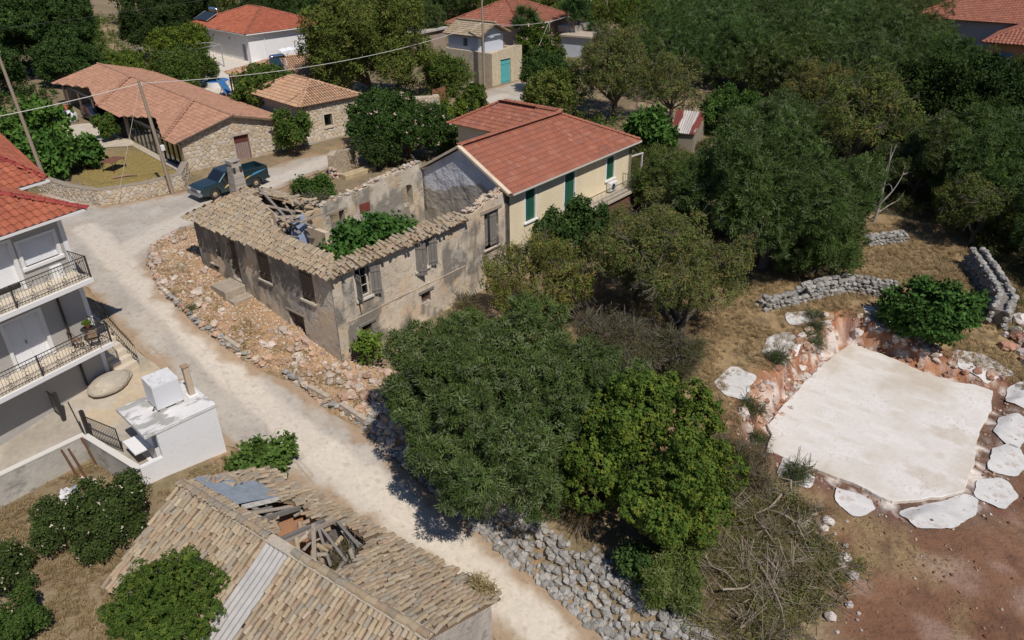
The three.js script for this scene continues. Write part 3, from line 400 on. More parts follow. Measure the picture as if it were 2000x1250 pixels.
/* rubble masonry: irregular stones, each proud of the mortar */
function clipPoly(P, a, b, c) { const r = []; for (let i = 0; i < P.length; i++) { const p = P[i], q = P[(i + 1) % P.length], dp = a * p[0] + b * p[1] - c, dq = a * q[0] + b * q[1] - c; if (dp <= 0) r.push(p); if ((dp <= 0) !== (dq <= 0)) { const t = dp / (dp - dq); r.push([lerp(p[0], q[0], t), lerp(p[1], q[1], t)]); } } return r; }
function cladding(parent, prof, holes, cell, toM, mats, max = 300) { // prof: convex polygon (u,v); toM: Matrix4 from (u,v,out) to parent space
  let u0 = 1e9, u1 = -1e9, v0 = 1e9, v1 = -1e9; for (const [u, v] of prof) { u0 = Math.min(u0, u); u1 = Math.max(u1, u); v0 = Math.min(v0, v); v1 = Math.max(v1, v); }
  const cx = cell * 1.25, cy = cell * .85, nx = Math.ceil((u1 - u0) / cx), ny = Math.ceil((v1 - v0) / cy), S = []; const at = (i, j) => (i < 0 || j < 0 || i >= nx || j >= ny) ? null : S[j * nx + i];
  for (let j = 0; j < ny; j++) for (let i = 0; i < nx; i++) S.push([u0 + (i + .5 + (j % 2) * .5 - .25 + rr(-.36, .36)) * cx, v0 + (j + .5 + rr(-.36, .36)) * cy]);
  let area2 = 0; for (let i = 0; i < prof.length; i++) { const p = prof[i], q = prof[(i + 1) % prof.length]; area2 += p[0] * q[1] - q[0] * p[1]; } const sg = area2 > 0 ? 1 : -1; let n = 0; const rest = [];
  for (let j = 0; j < ny; j++) for (let i = 0; i < nx; i++) {
    const s = at(i, j); let P = [[s[0] - 2 * cx, s[1] - 2 * cy], [s[0] + 2 * cx, s[1] - 2 * cy], [s[0] + 2 * cx, s[1] + 2 * cy], [s[0] - 2 * cx, s[1] + 2 * cy]];
    for (let dj = -2; dj <= 2; dj++) for (let di = -2; di <= 2; di++) { const q = (di || dj) && at(i + di, j + dj); if (!q) continue; const a = q[0] - s[0], b = q[1] - s[1]; P = clipPoly(P, a, b, a * (q[0] + s[0]) / 2 + b * (q[1] + s[1]) / 2); }
    for (let k = 0; k < prof.length; k++) { const p = prof[k], q = prof[(k + 1) % prof.length], a = sg * (q[1] - p[1]), b = -sg * (q[0] - p[0]); P = clipPoly(P, a, b, a * p[0] + b * p[1]); if (P.length < 3) break; }
    if (P.length < 3) continue; let bad = false;
    for (const [h0, h1, g0, g1] of holes) { if (P.every(p => p[0] < h0) || P.every(p => p[0] > h1) || P.every(p => p[1] < g0) || P.every(p => p[1] > g1)) continue; const d = [h0 - s[0], s[0] - h1, g0 - s[1], s[1] - g1], k = d.indexOf(Math.max(...d)); if (d[k] < 0) { bad = true; break; } P = k === 0 ? clipPoly(P, 1, 0, h0) : k === 1 ? clipPoly(P, -1, 0, -h1) : k === 2 ? clipPoly(P, 0, 1, g0) : clipPoly(P, 0, -1, -g1); }
    if (bad || P.length < 3) continue;
    const c = P.reduce((a, p) => [a[0] + p[0] / P.length, a[1] + p[1] / P.length], [0, 0]); const sh = (p, k) => [c[0] + (p[0] - c[0]) * k, c[1] + (p[1] - c[1]) * k], out = rr(.02, .05), m = P.length, pos = [], g = new THREE.BufferGeometry(), A = P.map(p => sh(p, .92)), B = P.map(p => sh(p, .72));
    for (let k = 0; k < m; k++) { const q = (k + 1) % m; pos.push(A[k][0], A[k][1], 0, A[q][0], A[q][1], 0, B[q][0], B[q][1], out, A[k][0], A[k][1], 0, B[q][0], B[q][1], out, B[k][0], B[k][1], out, B[k][0], B[k][1], out, B[q][0], B[q][1], out, c[0], c[1], out * 1.15); }
    g.setAttribute('position', new THREE.Float32BufferAttribute(pos, 3)); g.computeVertexNormals(); metricUV(g); g.applyMatrix4(toM);
    if (n < max) { part(parent, 'stone', g, mats[rnd() * mats.length | 0]); n++; } else rest.push(g);
  }
  if (rest.length) part(parent, 'wall_stones', merge(rest), mats[0], 'stuff');
}
const frameOf = (O, u, out) => new THREE.Matrix4().makeBasis(V(...u), V(0, 1, 0), V(...out)).setPosition(V(...O));
const mortar = mat(null, .95, { map: speckle([.46, .40, .31], .2, 1.5, 81), bumpMap: B_rough, bumpScale: .02 });
const stoneMats = [[.62, .53, .40], [.55, .46, .34], [.66, .58, .46], [.50, .43, .33], [.58, .46, .32], [.60, .55, .47]].map(c => mat(c, .93, { map: rockTex, bumpMap: B_rough, bumpScale: .015 }));
const wood = (c, s = 5) => mat(null, .85, { map: colorTex(256, 256, .8, (u, v) => { const g = fbm(u * 40, v * 3, 4, 0, s); return mul(c, .65 + .7 * g); }), bumpMap: B_fine, bumpScale: .004 });
const greyWood = wood([.20, .185, .165]), darkWood = wood([.12, .085, .06], 8), brownWood = wood([.26, .17, .11], 12), beamWood = wood([.36, .30, .235], 22);
const dark = mat([.012, .011, .01], .9), blackMetal = mat([.045, .042, .04], .55, { metalness: .3 }), whitePaint = mat([.78, .78, .77], .6), glass = new THREE.MeshPhysicalMaterial({ roughness: .08, metalness: 0, color: 0x0c0f10, specularIntensity: 1, clearcoat: .6, side: THREE.DoubleSide });
function plankLeaf(parent, name, w, h, n, mt, place, rails = 2) { // a shutter or door leaf made of single planks
  const gr = new THREE.Group(); gr.name = name; parent.add(gr); place(gr); const pw = w / n; for (let i = 0; i < n; i++) { const p = part(gr, 'plank', chamfer(i * pw + .006, (i + 1) * pw - .006, rr(0, .015), h - rr(0, .02), -.015, .015, .004), mt); p.position.z = rr(-.003, .003); }
  for (let i = 0; i < rails; i++) { const y = h * (.16 + .68 * (rails === 1 ? .5 : i / (rails - 1))); part(gr, 'batten', chamfer(.02, w - .02, y - .045, y + .045, .016, .042, .005), mt); } return gr;
}
/* ---------- ruined two-storey house ---------- */
{
  const R = thing('ruined_house', 'roofless two storey stone house with stained plaster and broken tile roof', 'ruined house');
  const plaster = (s, base, mould, warm) => colorTex(1024, 512, [12, 6], (u, v) => {
    const x = u * 12, y = v * 6, n = fbm(x * .7, y * .7, 5, 0, s), m = fbm(x * .55 + 4, y * .4, 4, 0, s + 31) + .22 * fbm(x * 2.6, y * .45, 3, 0, s + 5), f = fbm(x * 9, y * 9, 3, 0, s + 2), q = fbm(x * 1.2, y * 1.2, 4, 0, s + 60);
    let c = mix(mul(base, .78), mul(base, 1.1), clamp(n * 1.9 - .45)); c = mix(c, warm, ss(.5, .66, q) * .55); c = mix(c, mould, ss(.60, .72, m) * .85);
    c = mix(c, [.5, .47, .41], ss(.62, .7, fbm(x * 2 + 9, y * 2, 4, 0, s + 80)) * .5); c = mul(c, .88 + .24 * f); const cr = Math.abs(fbm(x * .8, y * 1.1, 5, 0, s + 90) - .5); return mul(c, 1 - .45 * ss(.008, .001, cr)); });
  const pb = grayTex(512, 512, 3, (u, v) => .6 * fbm(u * 8, v * 8, 5, 8, 3) + .4 * ss(.45, .5, fbm(u * 5, v * 5, 4, 5, 13)));
  const mW = mat(null, .95, { map: plaster(3, [.58, .50, .39], [.17, .16, .142], [.58, .43, .28]), bumpMap: pb, bumpScale: .03 });
  const mS = mat(null, .95, { map: plaster(40, [.60, .515, .40], [.17, .16, .142], [.60, .43, .27]), bumpMap: pb, bumpScale: .03 });
  const mB = mat(null, .95, { map: plaster(70, [.58, .52, .42], [.20, .19, .165], [.50, .37, .22]), bumpMap: pb, bumpScale: .03 });
  const rub = (a, b, y, amp, s) => { const r = []; const n = Math.max(2, Math.round(Math.abs(b - a) / .22)); for (let i = 0; i <= n; i++) { const t = i / n; r.push([lerp(a, b, t), (typeof y === 'function' ? y(lerp(a, b, t)) : y) + amp * (fbm(t * n * .45 + s, s, 3) - .5)]); } return r; };
  const Z = z => z + 11.3;
  const wW = part(R, 'wall', faceX(wallGeo([[0, -1], [11.3, -1], ...rub(11.3, 0, 4.6, .05, 2)], [rect(Z(-9.55), Z(-9.15), 2.85, 3.75), rect(Z(-8.35), Z(-7.55), 2.0, 4.2), rect(Z(-5.75), Z(-4.75), 2.78, 4.26), rect(Z(-2.4), Z(-1.38), 2.78, 4.3), rect(Z(-3.8), Z(-2.6), -.4, 1.7), rect(Z(-10.2), Z(-9.7), 2.05, 2.3)], .5).translate(-11.3, 0, 0), 0), mW);
  wW.userData.label = 'shaded grey stained side wall with five openings';
  part(R, 'wall', faceZ(wallGeo([[.5, -1], [11.56, -1], ...rub(11.56, 8.5, x => 4.65 + (x - 8.5) * .2, .35, 4), ...rub(8.5, .5, 4.6, .05, 6)], [rect(1.28, 2.08, 2.9, 4.34), rect(4.92, 5.72, 3.0, 4.52), rect(9.9, 11.02, 2.4, 4.42), rect(1.3, 1.92, .95, 1.52), rect(5.1, 5.74, 1.08, 1.7)], .5), 0), mS);
  part(R, 'wall', faceZ(wallGeo([[4.3, .6], [11.5, .6], ...rub(11.5, 4.3, x => 5.0 + (x - 4.3) * .09, .3, 8)], [arch(9.98, 10.66, 3.35, 4.6), rect(4.8, 5.75, 2.2, 4.5)], .5), -6.2), mB);
  part(R, 'wall', faceX(wallGeo([[-11.3, .8], [-6.72, .8], [-6.72, 4.6], [-11.3, 4.6]], [], .45), 3.85), mB);
  part(R, 'wall', faceZ(wallGeo([[.5, .8], [3.84, .8], [3.84, 4.6], [.5, 4.6]], [], .45), -10.85), mB);
  // plaster return at the street corner and string course
  part(R, 'quoin', box(-.02, .5, -1, 4.6, -.02, .018), mat(null, .95, { map: plaster(15, [.58, .50, .39], [.17, .16, .142], [.56, .43, .28]), bumpMap: pb, bumpScale: .03 }));
  part(R, 'string_course', bar([.5, 2.06, .004], [8.3, 2.06, .004], .03, .045), mS);
  part(R, 'floor', box(.5, 11.5, 1.7, 2.0, -6.2, -.5), mat(null, .96, { map: speckle([.28, .22, .15], .35, 2, 91) }));
  part(R, 'floor', box(.45, 3.85, 1.75, 2.02, -10.85, -6.2), mat(null, .96, { map: speckle([.24, .2, .15], .3, 2, 92) }));
  // interior partition, cream below and blue limewash above
  part(R, 'partition_wall', box(3.3, 3.55, 2, 4.3, -6.2, -4.7), mat(null, .9, { map: speckle([.62, .50, .36], .18, 1.5, 93) }));
  part(R, 'partition_wall', box(2.4, 3.3, 2, 4.9, -6.45, -6.2), mat(null, .9, { map: speckle([.30, .38, .55], .2, 1.5, 94) }));
  part(R, 'partition_wall', box(3.3, 4.3, 2, 4.95, -6.5, -6.2), mat(null, .9, { map: speckle([.50, .38, .24], .25, 1.5, 95) }));
  // exposed stones along the broken wall tops
  const top = (n, f) => { for (let i = 0; i < n; i++) { const [x, y, z] = f(i / n); const s = rr(.16, .36); putRock(R, 'stone', x + rr(-.05, .05), y, z + rr(-.18, .18), s, s * .6, s, rnd() < .6 ? stoneMats : orangeRock); } };
  top(74, t => [lerp(4.4, 11.4, t), 5.0 + (lerp(4.4, 11.4, t) - 4.3) * .09 + rr(-.08, .12), -6.45]);
  top(60, t => [lerp(8.6, 11.5, t), 4.68 + lerp(0, 2.9, t) * .2 + rr(-.1, .22), -.25]);
  // openings of the street side
  const sill = (z0, z1, y) => part(R, 'sill', chamfer(-.1, .12, y - .1, y, z0 - .08, z1 + .08, .01), mW);
  const sh = (z, y, w, h) => plankLeaf(R, 'shutter', w, h, 4, darkWood, g => { g.position.set(.07, y, z); g.rotation.y = -Math.PI / 2; });
  sh(-5.75, 2.78, .5, 1.47); sh(-5.25, 2.78, .5, 1.47); sh(-2.4, 2.78, .51, 1.5); sh(-1.89, 2.78, .51, 1.5); sill(-5.75, -4.75, 2.78); sill(-2.4, -1.38, 2.78);
  plankLeaf(R, 'door', .8, 2.2, 5, darkWood, g => { g.position.set(.2, 2, -8.35); g.rotation.y = -Math.PI / 2; }, 3);
  plankLeaf(R, 'door', 1.2, 2.0, 6, darkWood, g => { g.position.set(.32, -.35, -3.8); g.rotation.y = -Math.PI / 2; }, 3);
  part(R, 'lintel', box(-.03, .2, 1.7, 1.8, -3.95, -2.45), beamWood);
  part(R, 'window_sash', [bar([.32, 3.3, -9.55], [.32, 3.3, -9.15], .03), bar([.32, 2.85, -9.35], [.32, 3.75, -9.35], .03)], greyWood); part(R, 'niche_sill', box(-.1, .02, 2.31, 2.37, -10.3, -9.5), mW);
  { const st = part(R, 'doorstep', chamfer(-1.15, -.02, .2, 1.95, -8.7, -7.3, .03), mortar); st.material = mat(null, .95, { map: speckle([.36, .31, .24], .3, 1.2, 96), bumpMap: B_rough, bumpScale: .03 }); part(R, 'step', chamfer(-1.1, -.03, .1, 1.55, -7.29, -6.75, .03), st.material); part(R, 'step', chamfer(-1.08, -.04, 0, 1.2, -6.74, -6.2, .03), st.material); }
  // openings of the sunny facade
  const win = (x0, x1, y0, y1, sashes) => {
    const f = part(R, 'window_frame', [box(x0, x0 + .07, y0, y1, -.22, -.14), box(x1 - .07, x1, y0, y1, -.22, -.14), box(x0 + .07, x1 - .07, y1 - .07, y1, -.22, -.14), box(x0 + .07, x1 - .07, y0, y0 + .06, -.22, -.14)], mat([.55, .52, .46], .8));
    if (sashes) { part(f, 'sash', [box((x0 + x1) / 2 - .02, (x0 + x1) / 2 + .02, y0 + .06, y1 - .07, -.2, -.16), box(x0 + .07, x1 - .07, lerp(y0, y1, .36) - .015, lerp(y0, y1, .36) + .015, -.2, -.165), box(x0 + .07, x1 - .07, lerp(y0, y1, .67) - .015, lerp(y0, y1, .67) + .015, -.2, -.165)], mat([.62, .6, .55], .7)); part(f, 'pane', box(x0 + .07, x1 - .07, y0 + .06, y1 - .07, -.185, -.178), glass); }
    part(R, 'sill', chamfer(x0 - .1, x1 + .1, y0 - .12, y0 - .002, -.12, .1, .01), mat([.58, .54, .47], .85));
    part(R, 'jamb', box(x0 - .12, x0 - .002, y0, y1 + .08, -.01, .025), mat([.58, .54, .47], .85)); part(R, 'jamb', box(x1 + .002, x1 + .12, y0, y1 + .08, -.01, .025), mat([.58, .54, .47], .85));
  };
  win(1.28, 2.08, 2.9, 4.34, true); win(4.92, 5.72, 3.0, 4.52, false);
  const os = (x, y, w, h, a) => plankLeaf(R, 'shutter', w, h, 3, greyWood, g => { g.position.set(x, y, .03); g.rotation.y = a; });
  os(1.28, 2.85, .5, 1.4, -1.75); os(2.1, 2.85, .5, 1.42, -.42); os(4.92, 2.75, .52, 1.72, -.75); os(5.74, 2.95, .5, 1.5, -.35);
  plankLeaf(R, 'door', .54, 2.0, 3, greyWood, g => g.position.set(9.92, 2.4, -.3), 2); plankLeaf(R, 'door', .5, 2.0, 3, greyWood, g => g.position.set(10.48, 2.4, -.14), 2);
  part(R, 'lintel', box(9.6, 11.3, 4.42, 4.6, -.48, .04), beamWood); part(R, 'lintel', bar([1.15, 1.6, .03], [2.15, 1.6, .03], .1, .12), greyWood); part(R, 'lintel', bar([4.95, 1.76, .03], [5.95, 1.76, .03], .1, .12), greyWood); part(R, 'sill', chamfer(9.75, 11.15, 2.28, 2.4, -.4, .12, .02), mS);
  const gr = (x0, x1, y0, y1) => { const g = []; for (let i = 1; i < 5; i++) { const x = lerp(x0, x1, i / 5); g.push(bar([x, y0, -.15], [x, y1, -.15], .025)); } for (let i = 1; i < 3; i++) { const y = lerp(y0, y1, i / 3); g.push(bar([x0, y, -.15], [x1, y, -.15], .02)); } part(R, 'window_grille', g, mat([.16, .08, .05], .9)); };
  gr(1.3, 1.92, .95, 1.52); gr(5.1, 5.74, 1.08, 1.7);
  // inner wall: rusty board, shuttered doorway
  part(R, 'rusty_panel', chamfer(6.76, 7.46, 3.96, 4.45, -6.2, -6.16, .01), mat(null, .85, { map: speckle([.19, .045, .03], .3, .8, 97) }));
  plankLeaf(R, 'door', .9, 1.75, 4, greyWood, g => g.position.set(4.82, 2.2, -6.32), 2); part(R, 'lintel', box(4.6, 5.95, 4.5, 4.62, -6.68, -6.17), beamWood);
  // chimney
  const ch = part(R, 'chimney', (() => { const g = new THREE.CylinderGeometry(.36, .5, 2.0, 4, 1); g.rotateY(Math.PI / 4); g.translate(2.25, 6.1, -10.2); return metricUV(g.toNonIndexed()); })(), mat(null, .95, { map: speckle([.37, .33, .28], .35, 1.2, 98), bumpMap: B_rough, bumpScale: .03 })); ch.geometry.computeVertexNormals();
  for (const [x, z] of [[2.05, -9.89], [2.42, -9.89]]) part(ch, 'flue_shade', box(x - .06, x + .06, 6.7, 6.95, z - .04, z + .03), mat([.05, .045, .04], .95));  // solid dark boxes: shade of the flue openings put into their colour
  part(ch, 'chimney_cap', [box(1.95, 2.12, 7.1, 7.2, -10.45, -9.98), box(2.36, 2.53, 7.1, 7.2, -10.45, -9.98), box(1.95, 2.55, 7.2, 7.26, -10.48, -9.95)], ch.material);
  // roof remains
  const E = 4.62, k = .42, yx = x => E + (x + .3) * k;
  const hole = (p) => { const t = ss(-9.2, -5.0, p.z), lim = lerp(2.6, .95, t) + .35 * (vn(p.z * 1.5, 3) - .5); return p.z > -8.4 ? p.x > Math.min(lim, p.z > -4.6 ? .85 : 9) : false; };
  const west = roofPlane(R, [[-.3, E, -11.6], [-.3, E, .3], [.55, yx(.55), -.55], [.75, yx(.75), -3.8], [1.1, yx(1.1), -5.2], [1.7, yx(1.7), -6.4], [2.0, yx(2.0), -8.2], [2.3, yx(2.3), -9.3], [2.3, yx(2.3), -9.9]], { parts: 300, jit: .8, w: .178, l: .3, skip: hole });
  const ex = x => E + (4.9 - x) * .42; roofPlane(R, [[4.9, E, -11.6], [4.9, E, -7.4], [4.2, ex(4.2), -7.2], [3.4, ex(3.4), -8.4], [2.4, ex(2.4), -9.3], [2.4, ex(2.4), -9.9]], { parts: 40, jit: 2.2, w: .2, l: .31 });
  roofPlane(R, [[4.9, E, -11.6], [-.3, E, -11.6], [2.3, yx(2.3), -9.9]], { jit: 1, w: .2, l: .31 });
  const s2 = z => E + (.3 - z) * .3; roofPlane(R, [[-.3, E, .3], [8.4, E, .3], [8.3, s2(-.4), -.4], [.6, s2(-.55), -.55]], { parts: 150, jit: 1.5, w: .178, l: .3 });
  capLine(R, [2.3, yx(2.3), -9.9], [2.3, yx(2.3) - .05, -8.6], 'old', true, capTile, 1); capLine(R, [-.3, E, .3], [.6, yx(.6), -.55], 'old', true, capTile, 1);
  // loose tiles heaped at the edge of the hole, fallen rafters and laths
  for (let i = 0; i < 46; i++) { const m = new THREE.Mesh(barrelTile, palMats.old[rnd() * 8 | 0]); m.name = 'loose_tile'; const q = i < 26; m.position.set(q ? rr(3.4, 4.9) : rr(1.0, 2.4), (q ? 4.95 : 5.0) + rr(0, .3), q ? rr(-8.2, -6.4) : rr(-6.4, -5)); m.rotation.set(rr(-.6, .6), rr(0, 6.3), rr(-.8, .8)); R.add(m); }
  for (const [a, b, w] of [[[2.9, 5.75, -9.3], [2.3, 4.45, -5.3], .13], [[2.4, 5.7, -9.6], [1.9, 5.0, -6.0], .12], [[3.6, 5.2, -8.8], [3.1, 4.0, -5.8], .1], [[.5, 4.9, -5.2], [3.6, 4.75, -6.0], .12], [[.6, 4.75, -6.3], [3.3, 4.55, -7.2], .11], [[1.2, 4.9, -5.6], [2.8, 3.6, -5.0], .1], [[3.4, 5.05, -6.3], [4.6, 4.95, -7.6], .09], [[1.5, 5.25, -6.6], [2.9, 5.0, -6.2], .08], [[3.3, 4.85, -6.0], [4.8, 5.0, -6.6], .08], [[.9, 5.05, -4.7], [1.9, 4.6, -5.9], .09], [[1.9, 5.5, -8.0], [3.3, 4.9, -7.0], .1]]) part(R, 'rafter', bar(a, b, w, w * .8), rnd() < .6 ? greyWood : beamWood);
  for (let i = 0; i < 26; i++) { const x = rr(.9, 3.2), z = rr(-7.6, -4.9), y = rr(4.3, 5.2), a = rr(0, 6.3), l = rr(.4, .9); part(R, 'lath', bar([x, y, z], [x + l * Math.cos(a), y + rr(-.5, .2), z + l * Math.sin(a)], rr(.06, .16), .02), greyWood); }
}
function hipRoof(parent, x0, x1, z0, z1, ye, yr, o, gable = '') { // hip roof over a local rectangle, ridge along the longer side
  const w = x1 - x0, d = z1 - z0, cx = (x0 + x1) / 2, cz = (z0 + z1) / 2; let A, B;
  if (w >= d) { A = [gable.includes('l') ? x0 : x0 + d / 2, yr, cz]; B = [gable.includes('r') ? x1 : x1 - d / 2, yr, cz]; } else { A = [cx, yr, gable.includes('b') ? z0 : z0 + w / 2]; B = [cx, yr, gable.includes('f') ? z1 : z1 - w / 2]; }
  const a = [x0, ye, z0], b = [x1, ye, z0], c = [x1, ye, z1], e = [x0, ye, z1], P = (pts, k) => roofPlane(parent, pts, { ...o, parts: (o.planes && o.planes[k]) || 0 });
  if (w >= d) { P([e, c, B, A], 'f'); P([b, a, A, B], 'k'); P([a, e, A], 'l'); P([c, b, B], 'r'); } else { P([c, b, A, B], 'r'); P([a, e, B, A], 'l'); P([e, c, B], 'f'); P([b, a, A], 'k'); }
  if (o.caps !== false) { capLine(parent, A, B, o.capPal || o.pal, o.singleCaps); for (const [p, q] of w >= d ? [[a, A], [e, A], [b, B], [c, B]] : [[a, A], [b, A], [c, B], [e, B]]) if (p[0] !== q[0] || true) capLine(parent, p, q, o.capPal || o.pal, o.singleCaps); }
  return [A, B];
}
const wallMat = (c, s, amp = .12) => mat(null, .9, { map: speckle(c, amp, 3, s), bumpMap: B_rough, bumpScale: .008 });

/* ---------- cream house with red tiled roof ---------- */
{
  const H = thing('cream_house', 'cream house with red tile roof and green shutters joined to the ruin', 'house');
  const cream = wallMat([.76, .665, .46], 201, .08), whiteT = mat([.76, .76, .76], .7), green = mat([.02, .115, .07], .6, { bumpMap: B_fine, bumpScale: .003 });
  part(H, 'wall', faceZ(wallGeo([[11.62, -.6], [24.3, -.6], [24.3, 5.08], [11.62, 5.08]], [rect(13.3, 14.15, 2.9, 4.7), rect(16.95, 17.92, 2.45, 4.7), rect(21.35, 22.2, 3.2, 4.62)], .35), 0), cream);
  const gm = mat(null, .95, { map: colorTex(512, 512, [7, 7], (u, v) => { const x = u * 7, y = v * 7, e = 4.6 + 1.1 * (fbm(x * .8, 3, 3, 0, 7) - .5) + (x - 3.5) * .18, n = fbm(x * 1.6, y * 1.6, 5, 0, 17); const up = ss(e - .06, e + .06, y + .3 * (n - .5)); return mul(mix([.36, .33, .285], [.56, .57, .60], up), .7 + .6 * n); }), bumpMap: grayTex(512, 512, 3.5, (u, v) => fbm(u * 7, v * 7, 5, 7, 27)), bumpScale: .12 });
  const gw = part(H, 'wall', faceX(wallGeo([[-6.3, .4], [0, .4], [0, 5.05], [-3.15, 6.9], [-6.3, 5.15]], [], .35), 11.6), gm); gw.userData.label = 'rough grey rendered gable wall above the roofless ruin';
  part(H, 'wall', faceX(wallGeo([[-6.3, .4], [0, .4], [0, 5.08], [-6.3, 5.08]], [], .35), 23.95), cream); part(H, 'wall', faceZ(wallGeo([[11.62, .4], [24.3, .4], [24.3, 5.08], [11.62, 5.08]], [], .35), -5.95), cream);
  const ye = 5.12, yr = 7.05, o = { geo: flatTile, pal: 'red', w: .3, l: .36, lift: .015 };
  roofPlane(H, [[11.55, ye, .42], [24.6, ye, .42], [20.6, yr, -3.15], [11.55, yr, -3.15]], { ...o, parts: 300, name: 'roof_slope' });
  roofPlane(H, [[24.6, ye, -6.7], [11.55, ye, -6.7], [11.55, yr, -3.15], [20.6, yr, -3.15]], o); roofPlane(H, [[24.6, ye, .42], [24.6, ye, -6.7], [20.6, yr, -3.15]], o);
  capLine(H, [11.6, yr, -3.15], [20.6, yr, -3.15], 'red', true); capLine(H, [24.6, ye, .42], [20.6, yr, -3.15], 'red', true); capLine(H, [24.6, ye, -6.7], [20.6, yr, -3.15], 'red', false);
  part(H, 'verge', [bar([11.5, ye + .02, .42], [11.5, yr + .02, -3.15], .26, .12), bar([11.5, yr + .02, -3.15], [11.5, ye + .02, -6.6], .26, .12)], wallMat([.62, .52, .38], 203, .2));
  part(H, 'gutter', bar([11.7, ye - .06, .46], [24.6, ye - .06, .46], .12, .1), mat([.6, .57, .5], .6)); part(H, 'eave_board', box(11.7, 24.5, ye - .22, ye - .1, .002, .34), cream);
  for (const [x0, x1, y0, y1, dr] of [[13.3, 14.15, 2.9, 4.7], [16.95, 17.92, 2.45, 4.7, 1], [21.35, 22.2, 3.2, 4.62]]) {
    part(H, 'window_surround', [box(x0 - .14, x0 - .002, y0, y1 + .14, -.05, .035), box(x1 + .002, x1 + .14, y0, y1 + .14, -.05, .035), box(x0 - .002, x1 + .002, y1 + .002, y1 + .14, -.05, .035)], whiteT);
    const c = (x0 + x1) / 2; for (const [a, b] of [[x0, c - .005], [c + .005, x1]]) { const s = part(H, dr ? 'door_leaf' : 'shutter', [box(a + .02, b - .02, y0 + .02, y1 - .02, -.1, -.075), box(a + .01, a + .06, y0 + .01, y1 - .01, -.1, -.05), box(b - .06, b - .01, y0 + .01, y1 - .01, -.1, -.05), box(a + .06, b - .06, y1 - .09, y1 - .01, -.1, -.05), box(a + .06, b - .06, y0 + .01, y0 + .09, -.1, -.05)], green); const sl = []; for (let y = y0 + .14; y < y1 - .1; y += .075) sl.push(box(a + .06, b - .06, y, y + .03, -.078, -.056)); part(s, 'slats', sl, green); }
    if (!dr) part(H, 'sill', chamfer(x0 - .16, x1 + .16, y0 - .1, y0 - .002, -.04, .12, .01), whiteT);
  }
  const bl = part(H, 'balcony', chamfer(17.2, 23.3, 2.2, 2.38, .002, 1.1, .01), wallMat([.5, .44, .36], 204));
  const rl = part(H, 'balcony_railing', [bar([17.2, 3.2, 1.06], [23.3, 3.2, 1.06], .035), bar([17.2, 2.5, 1.06], [23.3, 2.5, 1.06], .025), bar([23.28, 3.2, .02], [23.28, 3.2, 1.06], .035), bar([23.28, 2.5, .02], [23.28, 2.5, 1.06], .025)], mat([.12, .14, .13], .6)); { const g = []; for (let x = 17.2; x < 23.3; x += .14) g.push(bar([x, 2.38, 1.06], [x, 3.2, 1.06], .014)); for (let z = .1; z < 1; z += .14) g.push(bar([23.28, 2.38, z], [23.28, 3.2, z], .014)); part(rl, 'balusters', g, mat([.14, .16, .15], .6), 'stuff'); }
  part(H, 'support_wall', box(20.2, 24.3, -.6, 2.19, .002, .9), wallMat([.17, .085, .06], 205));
  const ac = part(H, 'air_conditioner', chamfer(21.4, 22.2, 2.5, 3.05, .05, .36, .02), mat([.72, .72, .70], .5)); part(ac, 'fan_grille', (() => { const g = new THREE.TorusGeometry(.19, .012, 6, 20); g.translate(21.72, 2.77, .365); return g; })(), blackMetal); part(ac, 'fan', (() => { const g = new THREE.CircleGeometry(.18, 20); g.translate(21.72, 2.77, .363); return g; })(), dark);
  part(H, 'side_gallery', [bar([24.4, .3, -1.2], [24.4, 4.2, -1.2], .09), bar([25.8, .3, -1.2], [25.8, 3.9, -1.2], .09), bar([25.8, .3, -.1], [25.8, 3.9, -.1], .09), bar([24.35, 4.0, -.1], [25.9, 3.9, -.1], .08), bar([24.35, 4.0, -1.2], [25.9, 3.9, -1.2], .08), bar([24.35, 2.4, -.1], [25.8, 2.4, -.1], .06)], mat([.6, .58, .52], .7));
  // rear wing
  const W = o2 => roofPlane(H, o2, o); const we = 5.15, wr = 6.5; roofPlane(H, [[20.3, we, -12.5], [20.3, we, -6.3], [22.9, wr, -4.6], [22.9, wr, -9.9]], { ...o, parts: 60 }); W([[25.5, we, -6.7], [25.5, we, -12.5], [22.9, wr, -9.9], [22.9, wr, -6.7]]); W([[25.5, we, -12.5], [20.3, we, -12.5], [22.9, wr, -9.9]]);
  capLine(H, [20.3, we, -12.5], [22.9, wr, -9.9], 'red', true); capLine(H, [22.9, wr, -9.9], [22.9, wr, -5], 'red', true);
  part(H, 'wall', faceX(wallGeo([[-12.1, 1], [-6.31, 1], [-6.31, 5.1], [-12.1, 5.1]], [rect(-9.9, -8.8, 3, 4.45)], .3), 20.7), cream); part(H, 'wall', box(21.01, 25.2, 1, 5.1, -12.1, -11.8), cream); part(H, 'wall', box(24.9, 25.2, 1, 5.1, -11.79, -6.31), cream);
  part(H, 'window', box(20.85, 20.9, 3, 4.45, -9.9, -8.8), glass); part(H, 'window_surround', [box(20.66, 20.72, 3, 4.45, -10.05, -9.902), box(20.66, 20.72, 3, 4.45, -8.798, -8.65), box(20.66, 20.72, 4.452, 4.6, -10.05, -8.65)], mat([.45, .55, .75], .7));
}

